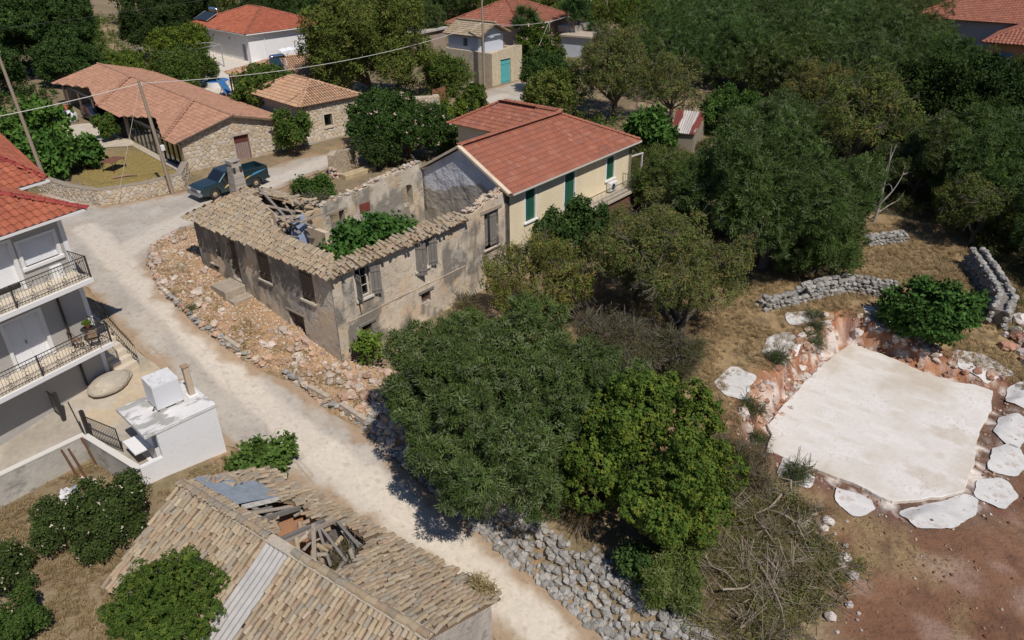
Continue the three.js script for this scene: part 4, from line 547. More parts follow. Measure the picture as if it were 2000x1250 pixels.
/* ---------- balconied grey and white house, left edge ---------- */
{
  const H = thing('balcony_house', 'grey and white three storey house with balconies and orange tile roof', 'house', [-7.4, 0, -6.7], .19);
  const grey = wallMat([.40, .385, .36], 211, .06), trim = mat([.74, .74, .73], .65), tileF = mat(null, .7, { map: colorTex(256, 256, 1.2, (u, v) => { const k = .9 + .2 * fbm(u * 8, v * 8, 3, 8, 2), j = (u * 4 % 1 < .03 || v * 4 % 1 < .03) ? .8 : 1; return mul([.60, .53, .42], k * j); }) });
  part(H, 'wall', faceZ(wallGeo([[-9, .1], [0, .1], [0, 8.1], [-9, 8.1]], [rect(-1.82, -.42, 6.52, 7.5), rect(-3.6, -2.1, 5.78, 7.68), rect(-3.35, -1.92, 2.78, 4.72), rect(-6.6, -5, 2.78, 4.72)], .3), 0), grey);
  part(H, 'wall', box(-.3, 0, .1, 8.1, -9, -.301), grey); part(H, 'wall', box(-9, -8.7, .1, 8.1, -9, -.301), grey); part(H, 'wall', box(-8.69, -.31, .1, 8.1, -9, -8.7), grey); part(H, 'corner_trim', box(-.16, .025, .1, 8.1, -.16, .025), trim);
  part(H, 'wall', box(.01, 1.2, .5, 8.1, -4.9, -4.6), grey);
  // roller shutters, frames
  const roll = (x0, x1, y0, y1, low) => { const s = part(H, 'roller_shutter', (() => { const g = []; for (let y = y0 + low; y < y1; y += .055) g.push(chamfer(x0 + .03, x1 - .03, y, Math.min(y1, y + .05), -.15, -.12, .008)); return g; })(), mat([.80, .81, .82], .5)); part(s, 'window_frame', [box(x0 - .1, x0 + .03, y0 - .05, y1 + .1, -.14, .03), box(x1 - .03, x1 + .1, y0 - .05, y1 + .1, -.14, .03), box(x0 + .03, x1 - .03, y1, y1 + .1, -.14, .03)], trim); if (low) part(s, 'pane', box(x0 + .03, x1 - .03, y0, y0 + low, -.2, -.18), glass); };
  roll(-1.82, -.42, 6.52, 7.5, 0); part(H, 'sill', chamfer(-1.95, -.3, 6.38, 6.52, -.1, .09, .01), trim); roll(-3.6, -2.1, 5.78, 7.68, .22); roll(-3.35, -1.92, 2.78, 4.72, 0); roll(-6.6, -5, 2.78, 4.72, 0);
  const dl = part(H, 'door_leaf', box(-2.62, -2.6, 2.8, 4.7, -.115, -.1), trim); part(dl, 'handle', bar([-2.7, 3.6, -.08], [-2.7, 3.75, -.08], .03), blackMetal);
  part(H, 'cupboard', chamfer(-1.0, -.55, 5.68, 6.2, .005, .14, .01), trim);
  part(H, 'downpipe', [cyl(-1.12, .72, 5.4, .07, .05, .05, 8)], blackMetal);
  for (const y of [2.47, 5.45]) {
    part(H, 'balcony', chamfer(-9, -.1, y, y + .2, .003, 1.22, .01), trim); part(H, 'balcony_floor', box(-8.98, -.14, y + .2, y + .235, .003, 1.16), tileF);
    const r = part(H, 'railing', [bar([-9, y + 1.12, 1.16], [-.15, y + 1.12, 1.16], .028), bar([-9, y + .34, 1.16], [-.15, y + .34, 1.16], .022), bar([-9, y + .98, 1.16], [-.15, y + .98, 1.16], .018), bar([-.15, y + 1.12, .02], [-.15, y + 1.12, 1.16], .028), bar([-.15, y + .34, .02], [-.15, y + .34, 1.16], .022)], blackMetal);
    const b = []; for (let x = -8.9; x < -.15; x += .125) b.push(bar([x, y + .235, 1.16], [x, y + 1.12, 1.16], .009)); for (let z = .08; z < 1.1; z += .125) b.push(bar([-.15, y + .235, z], [-.15, y + 1.12, z], .013)); part(r, 'balusters', b, blackMetal, 'stuff');
    for (let x = -8.6; x < -.3; x += .62) { const g = []; for (const [dy, R] of [[.5, .07], [.64, .075], [.8, .055]]) { const t = new THREE.TorusGeometry(R, .009, 4, 12, 4.7); t.translate(x + (dy === .64 ? .04 : -.03), y + dy, 1.17); g.push(t); } g.push(bar([x - .14, y + .34, 1.17], [x, y + .46, 1.17], .012), bar([x + .14, y + .34, 1.17], [x, y + .46, 1.17], .012), bar([x - .14, y + .98, 1.17], [x, y + .84, 1.17], .012), bar([x + .14, y + .98, 1.17], [x, y + .84, 1.17], .012)); part(r, 'scroll', g, blackMetal); }
    for (const x of [-.15, -3.1, -6.1]) part(r, 'post', bar([x, y + .2, 1.16], [x, y + 1.14, 1.16], .045), blackMetal);
  }
  // outside stair at the corner
  const st = part(H, 'stair', box(.05, 1.0, .3, 2.7, -2.4, -1.6), tileF); for (let i = 0; i < 8; i++) part(st, 'step', chamfer(.06, 1.0, .3, 2.6 - i * .24, -1.599 + i * .27, -1.33 + i * .27 - .002, .01), tileF);
  const sr = part(H, 'stair_railing', [bar([1.02, 3.5, -2.2], [1.02, 3.5, -1.5], .04), bar([1.02, 3.5, -1.5], [1.02, 1.7, .62], .04), bar([1.02, 2.9, -1.5], [1.02, 1.05, .62], .025)], blackMetal); { const g = []; for (let i = 0; i < 18; i++) { const z = -1.5 + i * .125, y = 3.5 - (z + 1.5) * .85; g.push(bar([1.02, y - .85, z], [1.02, y, z], .013)); } part(sr, 'balusters', g, blackMetal, 'stuff'); }
  // roofs
  const o = { geo: waveTile, pal: 'orange', w: .3, l: .36, lift: .02, thick: .12, deckMat: trim }; const ye = 8.2, k = .46;
  const hx = -4.2, hz = -4.25, yr = ye + 4.85 * k;
  roofPlane(H, [[-9.6, ye, .62], [.66, ye, .62], [-4.2, yr, -4.25], [-9.6, yr, -4.25]], { ...o, parts: 220 }); roofPlane(H, [[.66, ye, .62], [.66, ye, -4.3], [-4.2, yr, -4.25]], { ...o, parts: 60 });
  roofPlane(H, [[-6, ye + .02, -4.15], [2.2, ye + .02, -4.15], [.7, ye + 4.2 * k, -8.35], [-6, ye + 4.2 * k, -8.35]], { ...o, parts: 90 }); roofPlane(H, [[2.2, ye + .02, -4.15], [5.9, ye + .02, -14.5], [3.0, ye + 4.2 * k, -14.9], [.7, ye + 4.2 * k, -8.35]], { ...o, parts: 60 });
  const capP = [[.30, .035, .035], [.34, .05, .04], [.27, .03, .03]]; tilePal.maroon = capP; palMats.maroon = capP.map(c => mat(c, .8, { map: tileTex }));
  capLine(H, [.66, ye, .62], [-4.2, yr, -4.25], 'maroon', true); capLine(H, [2.2, ye, -4.15], [.7, ye + 4.2 * k, -8.35], 'maroon', true); capLine(H, [.7, ye + 4.2 * k, -8.35], [3.0, ye + 4.2 * k + .01, -14.9], 'maroon', true); part(H, 'wall', bar([1.5, 4.3, -4.9], [5.0, 4.3, -14.6], .3, 7.6), grey);
  part(H, 'gutter', [bar([-9.6, ye - .06, .68], [.72, ye - .06, .68], .1, .09), bar([.72, ye - .06, .68], [.72, ye - .06, -4.1], .1, .09), bar([.8, ye - .06, -4.1], [2.26, ye - .06, -4.1], .1, .09)], trim);
}
{ // balcony furniture, standing on the lower balcony
  const u = V(.982, 0, -.189), n = V(.189, 0, .982), at = (x, z) => V(-7.4, 2.705, -6.7).addScaledVector(u, x).addScaledVector(n, z);
  const p = at(-.62, .62), T = thing('balcony_table', 'small round dark table on the lower balcony', 'table', [p.x, p.y, p.z]);
  part(T, 'tabletop', cyl(0, .68, .71, 0, .3, .3, 20), blackMetal); for (let i = 0; i < 3; i++) { const a = i * 2.1; part(T, 'leg', bar([Math.cos(a) * .06, .68, Math.sin(a) * .06], [Math.cos(a) * .26, 0, Math.sin(a) * .26], .025), blackMetal); }
  const F = thing('potted_plant', 'green plant in a terracotta pot on the balcony table', 'potted plant', [p.x, p.y + .712, p.z]); part(F, 'pot', (() => { const g = new THREE.LatheGeometry([[0, 0], [.07, 0], [.1, .15], [.115, .15], [.115, .18], [.09, .18]].map(q => new THREE.Vector2(...q)), 14); return g; })(), mat([.42, .16, .08], .85)); F.userData.leafAt = 1;
  const chair = (x, z, t, l) => { const q = at(x, z), C = thing('folding_chair', l, 'chair', [q.x, q.y, q.z], t, 'folding chairs on the lower balcony'); for (let i = 0; i < 4; i++) part(C, 'seat_slat', chamfer(-.2, .2, .42, .44, -.2 + i * .1, -.12 + i * .1, .004), brownWood); for (let i = 0; i < 4; i++) part(C, 'back_slat', chamfer(-.2, .2, .56 + i * .09, .62 + i * .09, -.27, -.25, .004), brownWood); for (const s of [-.21, .21]) { part(C, 'leg', bar([s, 0, .2], [s, .9, -.28], .025), darkWood); part(C, 'leg', bar([s * .9, 0, -.22], [s * .9, .44, .18], .025), darkWood); } };
  chair(-1.15, .55, 1.2, 'slatted wooden folding chair left of the small balcony table'); chair(-.75, .98, 2.8, 'slatted wooden folding chair in front of the small balcony table');
}
/* ---------- whitewashed shed, water tank, walls and gates ---------- */
{
  const S = thing('white_shed', 'small whitewashed flat roofed shed beside the road', 'shed', [-6.5, 0, .7], -.061), ww = wallMat([.76, .76, .76], 221, .04);
  part(S, 'wall', faceZ(wallGeo([[-3.15, -1.4], [0, -1.4], [0, 1.68], [-2.3, 1.68], [-2.3, .62], [-3.15, .62]], [], .18), 0), ww);
  part(S, 'wall', box(-.18, 0, -1.2, 1.68, -2.4, -.181), ww); part(S, 'wall', box(-2.3, -.181, -1, 1.68, -2.4, -2.2), ww); part(S, 'wall', box(-2.3, -2.15, -1, 1.68, -2.19, -.7), ww);
  part(S, 'roof_slab', chamfer(-2.72, .02, 1.682, 1.84, -2.5, .03, .015), mat(null, .95, { map: colorTex(512, 512, 3, (u, v) => { const n = fbm(u * 6, v * 6, 5, 6, 3), q = ss(.5, .62, fbm(u * 5, v * 9, 5, 5, 13)); return mul(mix([.68, .67, .65], [.30, .30, .27], q * .8), .8 + .4 * n); }), bumpMap: B_rough, bumpScale: .02 }));
  part(S, 'canopy', chamfer(-2.95, -2.301, .55, .62, -2.1, -.95, .01), ww); part(S, 'ledge', box(-2.5, -2.301, -.9, -.1, -2.1, -.3), ww);
  const ch = part(S, 'chimney_pipe', chamfer(-.42, -.2, 1.84, 3.15, -1.32, -1.1, .02), wallMat([.50, .40, .29], 222)); part(ch, 'cap', chamfer(-.45, -.17, 3.151, 3.2, -1.35, -1.07, .01), wallMat([.36, .24, .15], 223)); part(ch, 'base_mortar', chamfer(-.52, -.1, 1.841, 1.9, -1.42, -1.0, .02), ww);
  const T = thing('water_tank', 'white cube water tank standing on the shed roof', 'water tank', [-7.62, 1.845, -.85], -.1); part(T, 'plinth', [box(-.42, -.2, 0, .1, -.45, .5), box(.2, .42, 0, .1, -.45, .5)], mat([.4, .38, .35], .9)); part(T, 'tank', chamfer(-.5, .5, .101, 1.12, -.5, .52, .02), mat([.66, .67, .69], .45)); part(T, 'lid', chamfer(-.5, .5, 1.121, 1.15, -.5, .52, .01), mat(null, .6, { map: speckle([.70, .70, .69], .12, 1, 224, .5, [.35, .32, .27]) })); part(T, 'pipe', bar([-.62, .06, .3], [-.5, .2, .3], .03), blackMetal);
  const W = thing('concrete_yard_wall', 'weathered grey concrete yard wall turning a corner beside the white shed', 'wall'), cm = mat(null, .95, { map: colorTex(512, 256, [4, 2], (u, v) => { const n = fbm(u * 8, v * 4, 5, 8, 3), q = ss(.48, .66, fbm(u * 5, v * 4, 4, 5, 13)); return mix(mul([.44, .42, .37], .8 + .4 * n), [.16, .16, .145], q * .65); }), bumpMap: B_rough, bumpScale: .015 });
  part(W, 'wall', bar([-30, -.1, -3.0], [-10.16, -.1, -3.2], .2, 1.4), cm); part(W, 'coping', bar([-30, .625, -3.0], [-10.05, .625, -3.2], .24, .05), mat([.66, .64, .58], .85)); part(W, 'wall', bar([-10.05, -.15, -3.1], [-9.68, -.15, .35], .2, 1.5), cm); part(W, 'coping', bar([-10.05, .625, -3.07], [-9.68, .625, .5], .24, .048), mat([.66, .64, .58], .85));
  const gate = (l, x, z, t, w) => { const G = thing('iron_gate', l, 'gate', [x, gy(x, z) + .05, z], t); part(G, 'post', chamfer(-.07, .07, 0, 1.35, -.07, .07, .01), blackMetal); part(G, 'frame', [bar([.07, 1.1, 0], [w, 1.1, 0], .03), bar([.07, .12, 0], [w, .12, 0], .03), bar([w, .1, 0], [w, 1.1, 0], .03)], blackMetal); const g = []; for (let q = .16; q < w; q += .1) g.push(bar([q, .12, 0], [q, 1.1, 0], .014)); part(G, 'bars', g, blackMetal, 'stuff'); };
  gate('open black iron gate beside the white coping corner', -9.75, -3.7, -1.35, 1.9); gate('black iron gate standing open against the balconied house', -10.0, -5.4, 1.62, 1.6);
  solo('iron_rod', bar([-9.95, gy(-9.9, -3.4), -3.4], [-10.05, 1.9, -3.75], .04), blackMetal, 'thin upright black iron rod at the wall corner', 'rod');
  for (const [x, z, l] of [[-10.9, -2.75, 'rusty leaning iron bar, left of the pair by the wall'], [-10.7, -2.6, 'rusty leaning iron bar, right of the pair by the wall'], [-10.1, -2.9, 'splintered brown post standing in the corner of the concrete wall']]) solo('rusty_bar', [bar([x, gy(x, z) - .1, z + .2], [x - .12, .62, z - .15], .06), bar([x + .02, gy(x, z) - .1, z + .24], [x - .08, .1, z + .02], .05)], mat([.15, .075, .04], .9), l, 'iron bar', 'old iron bars by the wall');
  const rb = thing('rubbish_heap', 'torn white plastic rubbish with a blue scrap on the waste ground', 'rubbish', [-11.9, gy(-11.9, -1.6), -1.6]);
  for (let i = 0; i < 12; i++) { const g = new THREE.PlaneGeometry(rr(.2, .6), rr(.15, .4), 4, 4), P = g.attributes.position; for (let k = 0; k < P.count; k++) P.setZ(k, rr(-.07, .07)); g.computeVertexNormals(); const m = part(rb, 'plastic_sheet', g, i === 3 ? mat([.05, .22, .5], .5) : mat(i % 3 ? [.6, .6, .6] : [.3, .32, .34], .5)); m.position.set(rr(-.6, .6), .1 + rr(0, .1), rr(-.4, .4)); m.rotation.set(-1.57 + rr(-.5, .5), rr(-.4, .4), rr(0, 3)); }
}
/* ---------- collapsed tile roof house in the foreground ---------- */
{
  const H = thing('collapsed_roof_house', 'old stone house with caved-in clay tile roof in the foreground', 'ruined house', [-9.65, 0, 3.9], .097), L = 10.7;
  const gm = mat(null, .95, { map: speckle([.40, .37, .33], .3, 2.2, 231, .6, [.2, .19, .18]), bumpMap: B_rough, bumpScale: .04 });
  part(H, 'wall', faceZ(wallGeo([[-2.75, -3], [2.85, -3], [2.85, .12], [0, 1.62], [-2.75, .1]], [], .4), L - .15), gm); part(H, 'wall', faceZ(wallGeo([[-2.75, -2], [2.85, -2], [2.85, .12], [0, 1.62], [-2.75, .1]], [], .4), .45), gm);
  part(H, 'wall', box(2.45, 2.85, -3, .1, .46, L - .56), gm); part(H, 'wall', box(-2.75, -2.35, -3, .05, .46, L - .56), gm); part(H, 'floor', box(-2.34, 2.44, -2.4, -2.1, .46, L - .56), mat(null, .95, { map: speckle([.26, .20, .14], .35, 1.5, 238) })); part(H, 'inner_wall', box(-2.3, 2.4, -2.1, .6, 2.6, 2.85), wallMat([.50, .27, .15], 232, .25));
  const ye = .2, yr = 1.8, ke = (yr - ye) / 3.15, ex = x => yr - x * ke, wy = .05, kw = (yr - wy) / 3.1, wx = x => yr + x * kw, o = { jit: .8, w: .178, l: .3, pal: 'old' };
  roofPlane(H, [[-3.1, wy, 0], [-3.1, wy, 4.45], [0, yr, 4.45], [0, yr, 0]], { ...o, parts: 230 }); roofPlane(H, [[-3.1, wy, 5.45], [-3.1, wy, L], [0, yr, L], [0, yr, 5.45]], { ...o, parts: 190 });
  roofPlane(H, [[3.15, ye, L], [3.15, ye, 6.0], [2.2, ex(2.2), 6.1], [1.2, ex(1.2), 6.9], [.2, ex(.2), 7.0], [0, yr, 7.4], [0, yr, L]], { ...o, jit: 1.1, parts: 130 }); roofPlane(H, [[3.15, ye, 6.0], [3.15, ye, 0], [.5, ex(.5), 0], [.9, ex(.9), .3], [2.3, ex(2.3), 1.2], [1.7, ex(1.7), 2.2], [2.3, ex(2.3), 3], [1.95, ex(1.95), 3.8], [2.5, ex(2.5), 5.0], [2.35, ex(2.35), 6.0]], { ...o, jit: 1.5, parts: 110 });
  roofPlane(H, [[.35, ex(.35), 4.4], [.35, ex(.35), 0], [0, yr, 0], [0, yr, 4.4]], { ...o, parts: 20 });
  for (const [a, b] of [[0, 4.4], [5.5, L]]) capLine(H, [0, yr + .03, a], [0, yr + .03, b], 'old', true, capTile, 1); part(H, 'ridge_mortar', bar([0, yr + .02, 0], [0, yr + .02, L], .34, .06), mortar);
  // corrugated sheets
  const corr = (n, w, l, amp) => { const g = new THREE.PlaneGeometry(w, l, n * 8, 6), P = g.attributes.position; for (let i = 0; i < P.count; i++) P.setZ(i, amp * Math.sin(P.getX(i) / w * n * 6.2832) + .02 * Math.sin(P.getY(i) * 2)); g.computeVertexNormals(); return metricUV(g.rotateX(-Math.PI / 2)); };
  { const m = part(H, 'corrugated_sheet', corr(5, 1.0, 3.5, .035), mat(null, .9, { map: speckle([.40, .39, .37], .2, 1.5, 233) })); m.position.set(-1.55, wx(-1.55) + .06, 4.95); m.rotation.order = 'YXZ'; m.rotation.set(Math.atan(kw), -Math.PI / 2, 0); m.rotation.set(-Math.atan(kw), Math.PI / 2, 0); }
  { const tin = mat(null, .5, { map: speckle([.30, .35, .40], .25, 1.2, 234, .5, [.42, .36, .30]), metalness: .3 }); for (const [x, z, w] of [[1.25, .72, 1.4], [1.3, 1.75, 1.1]]) { const m = part(H, 'tin_sheet', corr(12, w, 1.9, .016), tin); m.position.set(x, ex(x) + .12, z); m.rotation.order = 'YXZ'; m.rotation.set(Math.atan(ke), Math.PI / 2, 0); m.rotation.set(Math.atan(ke), Math.PI / 2, 0); } part(H, 'painted_edge', bar([.55, ex(.55) + .02, 2.35], [2.2, ex(2.2) + .02, 2.35], .04, .16), mat(null, .7, { map: speckle([.62, .61, .58], .4, .4, 235) })); }
  // rafters over the hole
  for (const [a, b, w, h] of [[[.1, 1.7, 3.3], [2.1, .72, 3.15], .12, .14], [[.1, 1.66, 4.6], [2.4, .6, 4.3], .13, .15], [[.15, 1.6, 4.75], [2.4, .66, 4.55], .1, .12], [[1.6, 1.05, 4.45], [.25, 1.2, 6.0], .13, .13], [[1.7, 1.0, 4.5], [.9, .7, 5.9], .09, .09], [[1.75, .95, 4.5], [1.35, .6, 6.1], .09, .09], [[2.35, .7, 4.7], [1.9, .8, 6.1], .1, .1], [[.9, .55, 6.15], [2.2, .45, 5.7], .12, .14], [[.2, 1.45, 2.4], [1.5, .85, 2.5], .1, .1], [[1.9, .85, .9], [1.6, .1, 2.5], .07, .07], [[.5, 1.5, .3], [1.9, 1.0, .4], .07, .03], [[.4, 1.62, 2.1], [.9, 1.15, 3.4], .08, .03], [[.6, 1.35, 2.6], [1.9, .85, 3.0], .14, .03], [[.7, 1.5, 1.9], [1.2, .9, 2.7], .14, .03]]) part(H, 'rafter', bar(a, b, w, h), rnd() < .5 ? beamWood : greyWood);
  for (let i = 0; i < 44; i++) { const m = new THREE.Mesh(barrelTile, palMats.old[rnd() * 8 | 0]); m.name = 'loose_tile'; const z = i < 9 ? rr(.15, .9) : rr(2.6, 6.2), x = z < 1.4 ? rr(.5, 1.9) : rr(.3, 2.2); m.position.set(x, ex(x) + (z < 2.3 ? .12 : z < 4.4 && z > 3.2 ? -.15 : rr(-.5, -.1)), z); m.rotation.set(rr(-.5, .5), rr(0, 6.3), rr(-.6, .6)); H.add(m); }
}
/* ---------- long stone building with glazed front ---------- */
{
  const H = thing('long_stone_building', 'long stone building with terracotta roof and dark glazed garden side', 'building', [7.3, 0, -26.3], -.124), ye = 4.2, yr = 5.38, o = { geo: waveTile, pal: 'terra', w: .3, l: .36 };
  part(H, 'wall', faceZ(wallGeo([[.35, 1.2], [8.3, 1.2], [8.3, 4.25], [4.3, 5.28], [.35, 4.22]], [rect(4.15, 5.3, 1.7, 3.85)], .45), -.4), mortar); const gw = frameOf([0, 0, -.4], [1, 0, 0], [0, 0, 1]);
  cladding(H, [[.35, 1.4], [8.3, 1.4], [8.3, 4.25], [4.3, 5.28], [.35, 4.22]], [[4.1, 5.35, 1.5, 3.9]], .3, gw, stoneMats, 300);
  part(H, 'wall', box(7.85, 8.3, 1.2, 4.2, -29.5, -.86), mortar); part(H, 'wall', box(.35, 7.84, 1.2, 4.25, -29.5, -29.1), mortar); part(H, 'wall', box(3.6, 3.9, 1.2, 4.2, -29, -12), wallMat([.30, .27, .24], 241)); part(H, 'wall', box(.35, 7.84, 1.2, 4.2, -12.4, -12.1), mortar);
  plankLeaf(H, 'door', 1.1, 2.1, 6, wood([.26, .19, .17], 31), g => g.position.set(4.17, 1.7, -.62), 2); part(H, 'lintel', box(4.0, 5.45, 3.852, 4.0, -.62, -.36), mat(null, .9, { map: speckle([.4, .34, .27], .2, 1, 242) }));
  part(H, 'porch_tin', box(4.17, 5.28, 3.3, 3.84, -.6, -.57), mat(null, .8, { map: speckle([.12, .03, .025], .3, .6, 243) }));
  part(H, 'gable_fascia', [bar([-.1, ye + .02, -.1], [4.3, yr + .02, -.1], .14, .12), bar([4.3, yr + .02, -.1], [8.7, ye + .02, -.1], .14, .12)], mat([.16, .13, .11], .9));
  // glazed wall along the garden
  for (let i = 0; i < 12; i++) { const z = -.6 - i * .98; part(H, 'mullion', box(.38, .5, 1.5, 4.12, z - .06, z + .06), mat([.03, .028, .025], .7)); if (i < 11) { const pn = part(H, 'glass_pane', box(.43, .45, 1.95, 4.0, z - .9, z - .08), new THREE.MeshPhysicalMaterial({ roughness: .06, color: 0x1a1a15, clearcoat: .8, side: THREE.DoubleSide })); part(H, 'panel', box(.41, .46, 1.5, 1.94, z - .9, z - .08), mat([.02, .02, .018], .7)); } } part(H, 'beam', box(.3, .55, 4.0, 4.14, -30, -.45), mat([.03, .028, .025], .7));
  part(H, 'plinth', box(-.15, .37, 1.5, 2.14, -12, -.6), mortar); for (const z of [-16, -20, -24, -28]) part(H, 'post', box(.2, .34, 1.5, 4.1, z - .07, z + .07), darkWood);
  const kx = (yr - ye) / 4.5, lx = x => ye + (x + .2) * kx;
  roofPlane(H, [[-.2, ye, -30.3], [-.2, ye, 0], [4.3, yr, 0], [4.3, yr, -30.3], ], { ...o, skip: (p) => { const z = p.z, n = (z < -2 && z > -11.6) ? (z > -7 ? (-2 - z) / 5 : (z + 11.6) / 4.6) * 1.5 : (z < -16.5 && z > -30) ? (z > -23 ? (-16.5 - z) / 6.5 : (z + 30) / 7) * 1.4 : 0; return p.x < n - .2; }, deck: false });
  // deck following the zigzag eave
  { const s = new THREE.Shape(), E = [[-.2, 0], [-.2, -2], [1.3, -7], [-.2, -11.6], [-.2, -16.5], [1.2, -23], [-.2, -30], [-.2, -30.3], [4.3, -30.3], [4.3, 0]]; E.forEach(([x, z], i) => i ? s.lineTo(x, -z) : s.moveTo(x, -z)); s.closePath(); const g = new THREE.ShapeGeometry(s), P = g.attributes.position; for (let i = 0; i < P.count; i++) { const x = P.getX(i), z = -P.getY(i); P.setXYZ(i, x, lx(x) - .01, z); } g.computeVertexNormals(); part(H, 'roof_slope', metricUV(g), deckMat); }
  roofPlane(H, [[8.8, ye, 0], [8.8, ye, -30.3], [4.3, yr, -30.3], [4.3, yr, 0]], o);
  for (const [A, B, C] of [[[4.15, yr + .1, -6.8], [1.25, lx(1.25) + .06, -7.0], [-.2, ye + .06, -2.0]], [[4.15, yr + .1, -20.8], [1.15, lx(1.15) + .06, -23], [-.2, ye + .06, -16.5]]]) { roofPlane(H, [B, C, A], { ...o, geo: barrelTile, w: .24, lift: .03 }); capLine(H, B, A, 'terra', false); capLine(H, C, A, 'terra', false); }
  capLine(H, [4.3, yr, 0], [4.3, yr, -30.3], 'terra', false);
}
/* ---------- stone cottage and tiled outbuilding ---------- */
{
  const C = thing('stone_cottage', 'small stone cottage with hipped tan tile roof and one square window', 'cottage', [16.8, 0, -25.2], -.09), o = { geo: barrelTile, pal: 'tan', w: .23, l: .36, capPal: 'tan' };
  part(C, 'wall', faceZ(wallGeo([[.3, 1.6], [5.6, 1.6], [5.6, 5.05], [.3, 5.05]], [rect(2.2, 2.95, 3.15, 4.1)], .4), -.3), mortar); cladding(C, [[.3, 2.15], [5.6, 2.15], [5.6, 5.05], [.3, 5.05]], [[2.05, 3.1, 2.95, 4.25]], .3, frameOf([0, 0, -.3], [1, 0, 0], [0, 0, 1]), stoneMats.map(m => { const q = m.clone(); q.color.multiplyScalar(1.12); return q; }), 300);
  part(C, 'wall', faceX(wallGeo([[-8.2, 1.6], [-.71, 1.6], [-.71, 5.05], [-8.2, 5.05]], [], .4), .3), mortar); part(C, 'wall', box(5.2, 5.6, 1.6, 5.05, -8.2, -.71), mortar); part(C, 'wall', box(.71, 5.19, 1.6, 5.05, -8.2, -7.8), mortar);
  part(C, 'window_frame', [box(2.08, 2.2, 3.0, 4.22, -.36, -.24), box(2.95, 3.07, 3.0, 4.22, -.36, -.24), box(2.2, 2.95, 4.102, 4.22, -.36, -.24), box(2.2, 2.95, 3.0, 3.148, -.36, -.2)], mat([.60, .52, .40], .9)); part(C, 'pane', box(2.2, 2.95, 3.15, 4.1, -.6, -.57), glass);
  part(C, 'plinth', box(.1, 5.8, 1.6, 2.2, -.6, -.2), mat(null, .9, { map: speckle([.4, .36, .3], .15, 1.5, 244) })); hipRoof(C, 0, 5.9, -8.6, 0, 5.08, 6.35, o);
  const B = thing('tiled_outbuilding', 'low outbuilding with broad tan tile roof carrying a solar heater', 'building', [20.8, 0, -38], -.23); hipRoof(B, 0, 10.5, -7.0, 0, 4.7, 6.0, o); part(B, 'wall', box(.4, 10.1, 1.8, 4.65, -6.6, -.4), wallMat([.42, .28, .2], 245)); part(B, 'porch_post', [bar([.25, 1.8, -6.7], [.25, 4.65, -6.7], .12), bar([.25, 1.8, -3.4], [.25, 4.65, -3.4], .12)], brownWood);
  const S = thing('solar_water_heater', 'chrome solar water heater with blue panel on the tan roof', 'solar heater', [24.0, 5.35, -38.3], -.23); part(S, 'tank', (() => { const g = new THREE.CapsuleGeometry(.27, 1.0, 6, 16); g.rotateZ(Math.PI / 2); g.translate(.3, 1.1, -.5); return g; })(), mat([.75, .77, .8], .18, { metalness: 1 })); const pnl = part(S, 'panel', chamfer(-.5, .5, -.04, .04, -1, 1, .01), mat([.02, .05, .075], .25, { metalness: .2 })); pnl.position.set(-.1, .35, .5); pnl.rotation.x = .75; part(S, 'frame', [bar([-.4, .2, -.5], [-.4, .95, -.5], .04), bar([.8, .2, -.5], [.8, .95, -.5], .04), bar([-.4, .0, 1.2], [-.4, .95, -.5], .04), bar([.8, 0, .8], [.8, .95, -.5], .04)], mat([.5, .5, .5], .4, { metalness: .8 })); part(S, 'pipe', tube([[.95, 1.0, -.45], [1.05, .6, -.2], [.8, .15, .2]], .03), mat([.7, .7, .68], .5));
}
